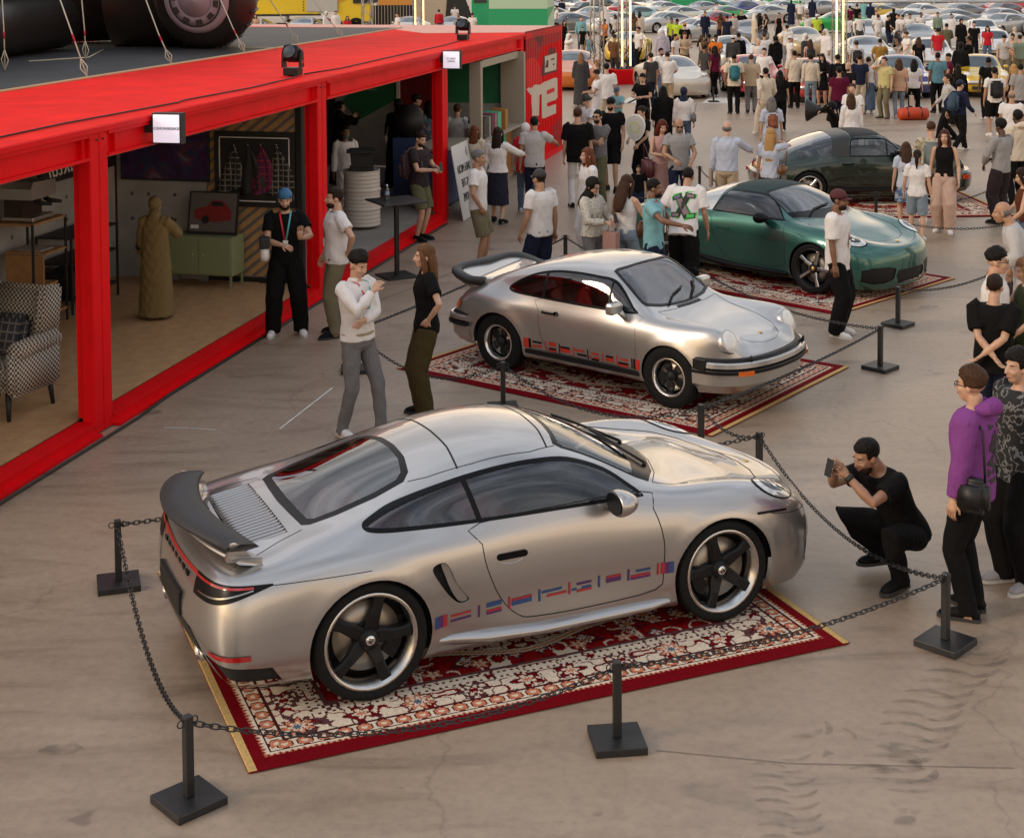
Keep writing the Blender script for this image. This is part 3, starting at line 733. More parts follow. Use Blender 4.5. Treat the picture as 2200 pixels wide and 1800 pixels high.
	if variant=='turbo':
		for sd in(1,-1):
			E(70,'side_intake',M_UNDER,side=sd,off=-.05)
			mb=MB();vs,fs=[],[]
			for i,p in enumerate(sk):
				l,n=sh.drop(p,'xz',sd)
				vs+=[l,l-n*(.055 if p[0]<1.59 else .02)]
			n_=len(sk)
			for i in range(n_):fs.append((2*i,2*i+1,(2*i+3)%(2*n_),(2*i+2)%(2*n_)))
			mb.add(vs,fs,P,True)
			bl=smooth_poly([(1.555,.735),(1.585,.732),(1.61,.70),(1.655,.60),(1.715,.52),(1.73,.487),(1.705,.475),(1.665,.49),(1.615,.57),(1.58,.66)],2)
			v2=[]
			for p in bl:
				l,n=sh.drop(p,'xz',sd);v2 .append(l-n*.016)
			mb.add(v2,[tuple(range(len(v2)))],P,True)
			mb.obj('intake_duct',car)
		E(71,'engine_grille_bed',M_UNDER,off=-.045)
		vents=[]
		for sd in(1,-1):E(72,'corner_outlet',M_UNDER,side=sd,off=-.02)
	E(73,'diffuser',M_BLACK,off=.004);E(74,'nose_intake',M_SATIN,off=-.012)
# ---- add-on pieces
	tub(car,arch,.35,4.25)
	floor_z=.42
	for sd in(1,-1):seat(car,2.30,.37*sd,floor_z,M_RED_LEATHER)
	for sd in(1,-1):seat(car,1.55,.30*sd,floor_z+.10,M_RED_LEATHER,rake=.45,rest=False)
	mb=MB();mb.box((2.2,0,.38),(1.9,1.5,.06),M_BLACK_LEATHER);mb.box((1.12,0,.80),(.5,1.1,.10),M_RED_LEATHER)
	mb.obj('cabin_floor',car)
	mb=MB();mb.box((2.93,0,.80),(.36,1.42,.14),M_BLACK_LEATHER,bev=.05);mb.obj('dashboard',car)
	steering_wheel(car,2.70,-.37,.82)
	def gap(pts,proj,w,**k):
		g=MB();sh.ribbon(g,pts,proj,M_GAP,w,**k)
		if g.v:g.obj('panel_gap',car)
	for sd in(1,-1):
		gap(door,'xz',.006,side=sd,closed=True)
		gap([(1.1,.772+.02),(.75,.79),(.45,.788),(.36,.785)],'xz',.005,side=sd)
		gap([(4.32,.60),(4.10,.632),(3.93,.665)],'xz',.005,side=sd)
	gap(bon,'xy',.006,closed=True)
	gap([(4.20,-.62),(4.33,-.4),(4.40,-.2),(4.42,0),(4.40,.2),(4.33,.4),(4.20,.62)],'xy',.005)
	if variant=='turbo':
		for sd in(1,-1):
			gap([(2.50,.505*sd),(2.3,.555*sd),(1.9,.555*sd),(1.60,.525*sd),(1.49,.49*sd)],'xy',.006)
			gap([(.80,.51*sd),(.65,.55*sd),(.50,.60*sd),(.40,.64*sd),(.32,.67*sd)],'xy',.005)
		gap([(1.80,-.555),(1.83,-.3),(1.835,0),(1.83,.3),(1.80,.555)],'xy',.012)
		gap([(2.44,-.52),(2.48,-.3),(2.495,0),(2.48,.3),(2.44,.52)],'xy',.012)
	for sd in(1,-1):
		handle(car,sh,2.03,.705,sd,m=M_BLACK if variant=='turbo' else P)
		mirror_shell(car,sd,2.74,.84,.945,P if variant=='turbo' else M_BLACK)
		mb=MB()
		pts=[(1.50,.885,.255,.03),(1.62,.915,.25,.05),(1.85,.935,.22,.055),(2.2,.925,.195,.05),(2.7,.92,.192,.05),(3.0,.918,.195,.045),(3.14,.90,.205,.03)]
		vs,fs=[],[]
		for(x,y,z,h) in pts:vs+=[(x,(y-.06)*sd,z+h),(x,y*sd,z+h*.6),(x,(y+.004)*sd,z+h*.2),(x,(y-.02)*sd,z-.02),(x,(y-.10)*sd,z-.02)]
		for i in range(len(pts)-1):
			for k in range(4):fs.append((i*5+k,i*5+k+1,(i+1)*5+k+1,(i+1)*5+k))
		mb.add(vs,fs,P if variant=='turbo' else M_BLACK,True);mb.obj('side_skirt',car)
		mb=MB();vs,fs=patch(B992,3.55,3.85,12.75,13.55,2,8,.004,sd,lambda t:(3.42+.06*t,3.52+.06*t));mb.add(vs,fs,M_BLACK,True)
		mb.obj('side_marker',car)
		mb=MB();vs,fs=patch(B992,3.5,4.0,1.3,3.55,4,22,.006,sd,lambda t:(3.22+.68*t**1.9,4.04-.08*t**3));mb.add(vs,fs,M_BLACK,True)
		tl=mb.obj('tail_light',car)
		mb=MB();vs,fs=patch(B992,3.84,3.98,1.3,3.2,2,18,.010,sd,lambda t:(3.86,3.96-.03*t));mb.add(vs,fs,M_LENS_RED,True);mb.obj('lens',tl)
		mb=MB();vs,fs=patch(B992,3.6,3.7,1.5,3.2,2,14,.010,sd,lambda t:(3.40+.40*t**1.5,3.46+.38*t**1.5));mb.add(vs,fs,M_BOWL,True);mb.obj('lamp_strip',tl)
	mb=MB()
	for sd in(1,-1):
		vs,fs=patch(B992,3.84,4.02,0,1.32,2,10,.005,sd);mb.add(vs,fs,M_LENS_RED,True)
	mb.obj('light_bar',car)
	for sd in(1,-1):
		mb=MB();mb.lathe([(.050,.16),(.052,.02),(.058,.0),(.062,.01),(.062,.2)],M_CHROME,18,'x',Matrix.Translation((.165,.47*sd,.30))@Matrix.Diagonal((1,1.35,.8,1)))
		mb.lathe([(.0,.06),(.05,.06)],M_UNDER,12,'x',Matrix.Translation((.165,.47*sd,.30))@Matrix.Diagonal((1,1.35,.8,1)));mb.obj('tail_pipe',car)
	mb=MB();mb.box((.115,0,.52),(.03,.56,.15),M_SATIN,bev=.01);mb.obj('number_plate_recess',car)
	mb=MB()
	for i in range(7):mb.box((.150,-.30+.1*i,.715),(.012,.055,.026),M_BLACK)
	mb.obj('tail_badge',car)
	l,n=sh.drop((4.30,0),'xy')
	mb=MB();mb.ell(l,(.032,.025,.008),M_CREST,10,6);mb.obj('bonnet_crest',car)
	wiper(car,sh,[(3.20,-.44),(3.12,-.25),(3.10,-.02),(3.08,.16)]);wiper(car,sh,[(3.28,.05),(3.15,.28),(3.06,.42),(2.98,.54)])
	if variant=='turbo':
		for i in range(21):
			y=-.45+.045*i;mb=MB();P_=[]
			for x in np.linspace(.44,.72,6):
				l,n=sh.drop((x,y),'xy');P_.append(l-n*.008)
			mb.tube(P_,.014,P,6);mb.obj('grille_slat',car)
		wx,wz=.31,1.045
		pl=[]
		nseg=18;vs,fs=[],[]
		for i in range(nseg+1):
			s=-1+2*i/nseg;y=.70*s;sw=abs(s)**2.4
			ch=.27-.07*s*s;xl=.335+.155*s*s-.06*(1-s*s);dz=-.035*s**4
			sec=[(xl-ch*.12,.012),(xl+ch*.45-.03,.022),(xl+ch*.75,.012),(xl+ch*.85,-.006),(xl+ch*.45,-.02),(xl-ch*.1,-.012)]
			sec=[(xl+(a-xl)*1.0-.17*(1),b) for a,b in sec]
			for a,b in sec:vs.append((a,y,wz+dz+b-(a-wx)*.02-.045))
		K=6
		for i in range(nseg):
			for k in range(K):fs.append((i*K+k,i*K+(k+1)%K,(i+1)*K+(k+1)%K,(i+1)*K+k))
		fs+=[tuple(range(K)),tuple(range(nseg*K,nseg*K+K))]
		mb=MB();mb.add(vs,fs,MATS['wing_grey'],True);wing=mb.obj('rear_wing',car)
		for sd in(1,-1):
			mb=MB()
			pts=[(.30,.89),(.44,.89),(.42,.93),(.37,.985),(.32,.99),(.30,.94)]
			mb.prism(smooth_poly(pts,3),.675*sd,.70*sd,P,'y');mb.obj('wing_end_plate',wing)
			mb=MB();mb.tube([(.40,.26*sd,.86),(.33,.27*sd,.95)],.022,M_SATIN,8);mb.obj('wing_strut',wing)
		vs,fs=[],[]
		for i in range(nseg+1):
			s=-1+2*i/nseg;y=.72*s;sw=abs(s)**2.2
			xb=.19+.15*sw;zb=.905-.01*sw
			for a,b in((xb+.16,zb+.0),(xb+.03,zb+.022),(xb-.02,zb+.018),(xb+.02,zb-.02),(xb+.16,zb-.05)):vs.append((a,y,b))
		for i in range(nseg):
			for k in range(5):fs.append((i*5+k,i*5+(k+1)%5,(i+1)*5+(k+1)%5,(i+1)*5+k))
		fs+=[tuple(range(5)),tuple(range(nseg*5,nseg*5+5))]
		mb=MB();mb.add(vs,fs,P,True);mb.obj('spoiler_lip',car)
		for sd in(1,-1):
			mb=MB();vs,fs=patch(B992,1.0,1.2,1.9,3.2,2,10,.008,sd,lambda t:(1.50+.10*t,1.66+.10*t));mb.add(vs,fs,M_LENS_RED,True);mb.obj('rear_reflector',car)
	if wheels:
		st='turbo' if variant=='turbo' else 'targa'
		lip,spk=(MATS['rim_silver'],M_SATIN) if st=='turbo' else(M_SATIN,MATS['rim_silver'])
		wr=wheel_meshes(st,.357,.315,.292,lip,spk);wf=wheel_meshes(st,.338,.265,.276,lip,spk)
		for sd in(1,-1):
			add_wheel(car,wr,RA,.775,.355,sd,.25);add_wheel(car,wf,FA,.778,.338,sd,.95,steer)
	return sh
CRA,CFA=.99,3.262
def build_classic(car,P,variant='carrera',detail=7,wheels=True,glass=None,bumper='impact',seats=None,steer=0.0,tail=True):
	arch=[(CRA,.315,.345),(CFA,.310,.340)]
	sh=Shell(BCLS,max(2,detail//2),detail,arch,flare=.020)
	for ax,az,r in arch:sh.cut(circ(ax,az,r,40,.05),'xz',lambda c:abs(c.y)>.42 and c.z<.74,99)
	gsel=lambda c:abs(c.y)>.38 and c.z>.845
	if variant=='carrera':
		dlo=smooth_poly([(2.80,.885),(2.74,.95),(2.58,1.10),(2.44,1.185),(2.25,1.205),(1.95,1.21),(1.65,1.185),(1.38,1.115),(1.16,1.01),(1.07,.935),(1.13,.893),(1.35,.882),(1.8,.878),(2.4,.875)],4)
	else:
		dlo=smooth_poly([(2.80,.885),(2.74,.95),(2.58,1.10),(2.46,1.185),(2.28,1.205),(1.95,1.21),(1.80,1.19),(1.76,1.03),(1.75,.90),(1.80,.882),(2.0,.878),(2.4,.875)],4)
	ar=sum(dlo[i][0]*dlo[(i+1)%len(dlo)][1]-dlo[(i+1)%len(dlo)][0]*dlo[i][1] for i in range(len(dlo)));sg=1 if ar>0 else-1
	def inset(poly,d):
		out=[];n=len(poly)
		for i in range(n):
			a,b=np.array(poly[i-1]),np.array(poly[(i+1)%n]);t=(b-a)/(np.linalg.norm(b-a)+1e-9);out.append((poly[i][0]-t[1]*d*sg,poly[i][1]+t[0]*d*sg))
		return out
	sh.cut(dlo,'xz',gsel,10);sh.cut(inset(dlo,.022),'xz',gsel,11,(10,))
	if variant=='carrera':
		sh.cut([(.9,.8),(1.565,.8),(1.575,1.3),(.9,1.3)],'xz',gsel,12,(11,));sh.cut([(1.565,.8),(1.60,.8),(1.61,1.3),(1.575,1.3)],'xz',gsel,10,(11,))
	sh.cut([(2.44,.8),(2.465,.8),(2.465,1.3),(2.44,1.3)],'xz',gsel,10,(11,))
	sh.cut([(2.465,.8),(3.0,.8),(3.0,1.3),(2.465,1.3)],'xz',gsel,13,(11,))
	tsel=lambda c:c.z>.83 and c.x>2.2
	ws=[(2.385,0),(2.38,.25),(2.36,.44),(2.37,.50),(2.47,.535),(2.62,.565),(2.80,.60),(2.855,.59),(2.92,.42),(2.96,.2),(2.97,0)]
	ws=ws+[(p[0],-p[1]) for p in ws[-2:0:-1]];sh.cut(ws,'xy',tsel,20)
	wi=[(2.41,0),(2.405,.25),(2.39,.43),(2.40,.475),(2.48,.505),(2.62,.535),(2.78,.568),(2.83,.555),(2.89,.40),(2.93,.2),(2.94,0)]
	wi=wi+[(p[0],-p[1]) for p in wi[-2:0:-1]];sh.cut(wi,'xy',tsel,21,(20,))
	rsel=lambda c:c.z>.93 and c.x<1.9
	if variant=='carrera':
		rw=[(1.45,0),(1.44,.25),(1.40,.43),(1.30,.47),(1.02,.45),(.90,.40),(.86,.25),(.85,0)];rw=rw+[(p[0],-p[1]) for p in rw[-2:0:-1]];sh.cut(rw,'xy',rsel,31)
	else:
		sh.cut([(.86,.80),(.80,1.02),(1.1,1.3),(1.50,1.4),(1.42,.925),(1.25,.905),(1.05,.90)],'xz',lambda c:c.z>.885 and .7<c.x<1.7,31)
		sh.cut([(1.42,.90),(1.50,1.4),(1.80,1.4),(1.75,1.1),(1.72,.885)],'xz',lambda c:c.z>.885 and 1.2<c.x<2.0,40)
		rf=[(1.80,-.60),(2.34,-.52),(2.375,-.3),(2.38,0),(2.375,.3),(2.34,.52),(1.80,.60)];sh.cut(rf,'xy',lambda c:c.z>1.15,41,(0,))
	door=smooth_poly([(2.80,.89),(2.83,.78),(2.85,.6),(2.84,.44),(2.80,.33),(2.3,.315),(1.85,.315),(1.68,.34),(1.60,.45),(1.565,.6),(1.56,.75),(1.57,.885)],3)
	sh.cut(door,'xz',lambda c:abs(c.y)>.5 and c.z<1.0,50,(0,))
	bon=[(3.02,0),(3.01,.3),(2.97,.55),(3.25,.50),(3.55,.45),(3.80,.37),(3.93,.26),(3.98,.12),(3.99,0)];bon=bon+[(p[0],-p[1]) for p in bon[-2:0:-1]]
	sh.cut(bon,'xy',lambda c:c.z>.55 and c.x>2.9,51,(0,))
	E=lambda pid,name,m,**k:sh.emit(pid,name,m,car,**k)
	sh.emit(99,'',None,car,delete=True);G=glass or M_GLASS
	E(0,'body',P)
	for sd in(1,-1):
		E(10,'window_seal',M_BLACK,side=sd,off=.002);E(11,'side_window',G,side=sd);E(13,'vent_window',G,side=sd)
		if variant=='carrera':E(12,'quarter_window',G,side=sd)
		E(50,'door',P,side=sd,off=-.001)
	E(20,'windscreen_seal',M_SATIN,off=.006);E(21,'windscreen',mat_ws())
	E(31,'rear_window',M_GLASS)
	if variant!='carrera':E(40,'roll_hoop',mat('black_hoop',(.02,.02,.02),.4),off=.006);E(41,'folding_roof',mat('black_roof_fabric',(.016,.016,.018),.8,bump=.2,bscale=300),off=.004)
	E(51,'bonnet',P,off=-.001)
	tub(car,arch,.40,3.75,hw=.66,ztop=.5)
	sm=seats or M_RED_LEATHER
	for sd in(1,-1):seat(car,2.00,.34*sd,.42,sm,rake=.30);seat(car,1.40,.27*sd,.52,sm,rake=.4,rest=False)
	mb=MB();mb.box((1.95,0,.37),(1.7,1.3,.06),M_BLACK_LEATHER);mb.box((1.05,0,.80),(.4,1.0,.1),sm);mb.obj('cabin_floor',car)
	for sd in(1,-1):
		mb=MB();mb.box((2.1,.70*sd,.64),(1.2,.03,.40),sm);mb.obj('door_card',car)
	mb=MB();mb.box((2.66,0,.80),(.26,1.22,.12),M_BLACK_LEATHER,bev=.04);mb.obj('dashboard',car)
	steering_wheel(car,2.42,-.33,.84)
	def gap(pts,proj,w,**k):
		g=MB();sh.ribbon(g,pts,proj,M_GAP,w,**k)
		if g.v:g.obj('panel_gap',car)
	for sd in(1,-1):gap(door,'xz',.0035,side=sd,closed=True)
	gap(bon,'xy',.0035,closed=True)
	mb=MB();sh.ribbon(mb,[(2.99,-.22),(3.0,0),(2.99,.22)],'xy',M_SATIN,.035,.004)
	if mb.v:mb.obj('cowl_vent',car)
	l,n=sh.drop((3.86,0),'xy');mb=MB();mb.ell(l,(.032,.025,.008),M_CREST,10,6);mb.obj('bonnet_crest',car)
	for sd in(1,-1):
		handle(car,sh,1.70,.755,sd,style='pull')
		mb=MB();mb.box((2.62,.85*sd,.945),(.11,.19,.125),P if variant=='carrera' else M_BLACK,bev=.03);mo=mb.obj('mirror',car)
		mb=MB();mb.tube([(2.68,.74*sd,.84),(2.65,.79*sd,.90)],[.03,.035],P if variant=='carrera' else M_BLACK,8);mb.obj('mirror_stalk',mo)
		c=Vector((3.845,.585*sd,.735));ax=Vector((.88,.05*sd,.46)).normalized();yv=Vector((0,1,0));yv=(yv-ax*yv.dot(ax)).normalized();M=frame_M(c,yv,ax.cross(yv),ax)
		mb=MB();M=M@Matrix.Scale(1.06,4);mb.lathe([(.118,-.20),(.122,-.04),(.122,.012),(.112,.022),(.104,.018)],P,26,'z',M);ho=mb.obj('headlight',car)
		mb=MB();mb.lathe([(.104,.018),(.09,.030),(.05,.040),(.0,.043)],mat('fluted_lens',(.75,.74,.70),.12,coat=1.0,bump=.6,bscale=60),26,'z',M);mb.obj('lens',ho)
		mb=MB();mb.box(((CRA+CFA)/2,.772*sd,.285),(1.52,.03,.05),M_SATIN);mb.obj('sill_trim',car)
		mb=MB();vs,fs=patch(BCLS,3.1,3.6,1.0,3.1,3,14,.012,sd);mb.add(vs,fs,M_LENS_RED,True);tl=mb.obj('tail_light',car)
		mb=MB();vs,fs=patch(BCLS,3.1,3.6,2.45,3.15,3,6,.014,sd);mb.add(vs,fs,M_LENS_AMB,True);mb.obj('indicator_lens',tl)
	mb=MB()
	for sd in(1,-1):vs,fs=patch(BCLS,3.1,3.6,0,1.0,3,8,.010,sd);mb.add(vs,fs,M_LENS_RED,True)
	mb.obj('reflector_strip',car)
	wiper(car,sh,[(2.93,-.30),(2.84,-.10),(2.78,.16)]);wiper(car,sh,[(2.93,.12),(2.82,.34),(2.72,.47)])
	def bumper_path(front):
		if front:return[(3.58,.845),(3.80,.815),(3.98,.70),(4.10,.50),(4.165,.25),(4.18,0),(4.165,-.25),(4.10,-.50),(3.98,-.70),(3.80,-.815),(3.58,-.845)]
		return[(.56,.855),(.36,.83),(.22,.74),(.14,.5),(.11,.25),(.10,0),(.11,-.25),(.14,-.5),(.22,-.74),(.36,-.83),(.56,-.855)]
	def bar(path,sec,m,name,parent):
		P2=smooth_poly(path,5,False);mb=MB();vs,fs=[],[];K=len(sec)
		for i,p in enumerate(P2):
			a=np.array(P2[max(i-1,0)]);b=np.array(P2[min(i+1,len(P2)-1)]);t=(b-a)/np.linalg.norm(b-a);nn=np.array((t[1],-t[0]))
			cen=np.array((2.1,0));
			if nn@(np.array(p)-cen)<0:nn=-nn
			for d,z in sec:vs.append((p[0]+nn[0]*d,p[1]+nn[1]*d,z))
		for i in range(len(P2)-1):
			for k in range(K):fs.append((i*K+k,i*K+(k+1)%K,(i+1)*K+(k+1)%K,(i+1)*K+k))
		fs+=[tuple(range(K)),tuple(range((len(P2)-1)*K,len(P2)*K))]
		mb.add(vs,fs,m,False);return mb.obj(name,parent)
	if bumper=='impact':
		for front in(1,0):
			z0=.42
			b=bar(bumper_path(front),[(-.10,z0+.13),(-.012,z0+.14),(.0,z0+.125),(.004,z0+.085),(-.02,z0+.07),(-.10,z0+.07)],P,'bumper',car)
			bar(bumper_path(front),[(-.16,z0+.165),(-.06,z0+.165),(-.04,z0+.141),(-.16,z0+.141)],M_SATIN,'bumper_bellows',b)
			bar(bumper_path(front),[(-.10,z0+.067),(.012,z0+.067),(.018,z0+.05),(.012,z0+.022),(-.10,z0+.022)],M_SATIN,'bumper_strip',b)
			bar([(p[0]+(-.02 if front else .02),p[1]*.985) for p in bumper_path(front)],[(-.12,z0+.02),(-.01,z0+.02),(-.02,z0-.10),(-.08,z0-.17),(-.14,z0-.17)],P,'bumper_valance',b)
			for sd in(1,-1):
				mb=MB()
				if front:
					mb.box((4.075,.60*sd,.455),(.05,.17,.045),M_LENS_AMB,Matrix.Translation((4.052,.60*sd,0))@Matrix.Rotation(.56*sd,4,'Z')@Matrix.Translation((-4.075,-.60*sd,0)));mb.obj('indicator',b)
					mb=MB();mb.box((3.66,.838*sd,.52),(.14,.035,.12),M_SATIN);mb.obj('bellows_corner',b)
					mb=MB();mb.tube([(4.06,.52*sd,.56),(4.07,.53*sd,.615)],[.022,.014],M_SATIN,8);mb.obj('washer_nozzle',b)
				else:
					mb.box((.10,.30*sd,.50),(.10,.09,.17),M_SATIN,bev=.02);mb.obj('overrider',b)
		mb=MB();mb.box((4.10,0,.335),(.03,.52,.11),M_SATIN,bev=.008)
		mb.obj('number_plate',car)
	else:
		for front in(1,0):
			b=bar(bumper_path(front),[(-.16,.60),(-.05,.60),(.0,.56),(.012,.46),(-.01,.30),(-.08,.22),(-.16,.22)],P,'bumper',car)
			for sd in(1,-1):
				mb=MB()
				x,y=(3.90,.775) if front else(.24,.77)
				mb.box((x,y*sd,.50),(.16,.07,.075),M_LENS_RED if not front else mat('front_lamp_red_orange',(.5,.05,.01),.15,coat=1.0),Matrix.Translation((x,y*sd,0))@Matrix.Rotation((1.0 if front else-1.0)*sd,4,'Z')@Matrix.Rotation(PI/2,4,'Z')@Matrix.Translation((-x,-y*sd,0)));mb.obj('bumper_lamp',b)
	if variant=='carrera' and tail:
		rim=smooth_poly([(.60,.60),(.42,.655),(.26,.655),(.15,.60),(.09,.45),(.075,.2),(.07,0),(.075,-.2),(.09,-.45),(.15,-.60),(.26,-.655),(.42,-.655),(.60,-.60)],4,False)
		zt=lambda x:.935+max(0,.42-x)*.22
		vs,fs=[],[]
		K=7
		for(x,y) in rim:
			cx=.40;d=np.array((x-cx,y));d/=np.linalg.norm(d)
			for o,dz in((-.12,-.002),(-.09,.018),(-.02,.030),(.02,.015),(.025,-.02),(-.015,-.07),(-.10,-.08)):vs.append((x+d[0]*o,y+d[1]*o,zt(x)+dz))
		for i in range(len(rim)-1):
			for k in range(K):fs.append((i*K+k,i*K+(k+1)%K,(i+1)*K+(k+1)%K,(i+1)*K+k))
		fs+=[tuple(range(K)),tuple(range((len(rim)-1)*K,len(rim)*K))]
		mb=MB();mb.add(vs,fs,mat('spoiler_rubber',(.022,.022,.023),.55),True);sp=mb.obj('spoiler',car)
		mb=MB();inn=[(x+(.40-x)*.12,y*.90) for x,y in rim];inn+=[(.68,-.46),(.74,-.30),(.76,0),(.74,.30),(.68,.46)]
		top=[(x,y,zt(x)-.006 if x<.65 else zt(x)+(x-.65)*.25) for x,y in inn];bot=[(x+.02,y*.97,z-.12) for x,y,z in top];n=len(inn)
		mb.add(top+bot,[tuple(range(n)),tuple(range(n,2*n))[::-1]]+[(i,(i+1)%n,n+(i+1)%n,n+i) for i in range(n)],P);mb.obj('spoiler_tray',sp)
		mb=MB();mb.box((.42,0,zt(.42)-.002),(.08,.56,.012),M_UNDER);mb.obj('spoiler_grille',sp)
		mb=MB();mb.prism([(.30,.90),(.60,.93),(.70,.88),(.45,.80)],-.42,.42,P,'y');mb.obj('spoiler_base',sp)
	if wheels:
		wr=wheel_meshes('fuchs',.318,.235,.205,M_CHROME,M_SATIN) if variant=='carrera' else wheel_meshes('targa',.318,.245,.235,MATS['rim_silver'],MATS['rim_silver'])
		for sd in(1,-1):add_wheel(car,wr,CRA,.70 if variant=='carrera' else .71,.318,sd,.1);add_wheel(car,wr,CFA,.695,.318,sd,.5,steer)
	return sh
def mat_ws():return glass_mat('windscreen_glass',(.62,.66,.64))
# ---------- the four display cars
mat('roof_fabric',(.010,.030,.032),.8,bump=.2,bscale=300)
mat('rim_silver',(.55,.54,.52),.25,metal=1.0);mat('wing_grey',(.036,.036,.040),.55,spec=.25)
P_SILVER=paint('silver_paint',(.42,.405,.40),.86,.30)
P_SILVER2=paint('classic_silver_paint',(.45,.435,.425),.80,.33)
P_GREEN=paint('green_paint',(.026,.115,.095),.62,.32)
P_DGREEN=paint('dark_green_paint',(.012,.024,.015),.45,.28)
def place(ra,fa,hy,a,b,s,side=-1,yaw=None):
	y=math.atan2(b.y-a.y,b.x-a.x) if yaw is None else yaw
	loc=Vector(((ra+fa)/2,hy*side,0))*s;loc.rotate(Matrix.Rotation(y,3,'Z'));l=(a+b)/2-loc;return(l.x,l.y,.016),y
l,y=place(RA,FA,.93,gp(793,1504),gp(1546,1338),1.03)
car1=empty('sports_car',Vector(l)+Vector((.035,-.05,0)),y,'silver sports coupe with raised grey rear wing and black five-spoke wheels','sports car','display cars on rugs',1.03)
sh1=build_modern(car1,P_SILVER,'turbo',8)
side_script(sh1,car1,1.50,3.17,.35,.40,.075,[mat('stripe_blue',(.022,.06,.18)),mat('stripe_red',(.34,.022,.03)),mat('stripe_violet',(.075,.02,.11)),mat('stripe_blue'),mat('stripe_red')],-1)
l,y=place(CRA,CFA,.80,gp(1070,799),gp(1436,881),.985)
car2=empty('classic_sports_car',l,y,'silver classic coupe with whale tail spoiler and red striped lettering on the sill','sports car','display cars on rugs',.985)
sh2=build_classic(car2,P_SILVER2,'carrera')
side_script(sh2,car2,1.36,2.90,.325,.325,.108,[mat('stripe_tomato',(.50,.03,.012)),M_BLACK,mat('stripe_tomato'),mat('stripe_tomato'),M_BLACK],-1)
l,y=place(RA,FA,.93,gp(1443,578),gp(1735,636),1.0,yaw=R(-45.8))
car3=empty('sports_car',l,y,'bright green targa with silver roll hoop and dark fabric roof','sports car','display cars on rugs')
sh3=build_modern(car3,P_GREEN,'targa',6)
l,y=place(CRA,CFA,.80,gp(1735,446),gp(2005,440),1.0,yaw=R(3))
car4=empty('classic_sports_car',l,y,'very dark green targa with black roof and hoop, parked side on','sports car','display cars on rugs')
build_classic(car4,P_DGREEN,'targa',5,bumper='smooth',seats=M_BLACK_LEATHER)
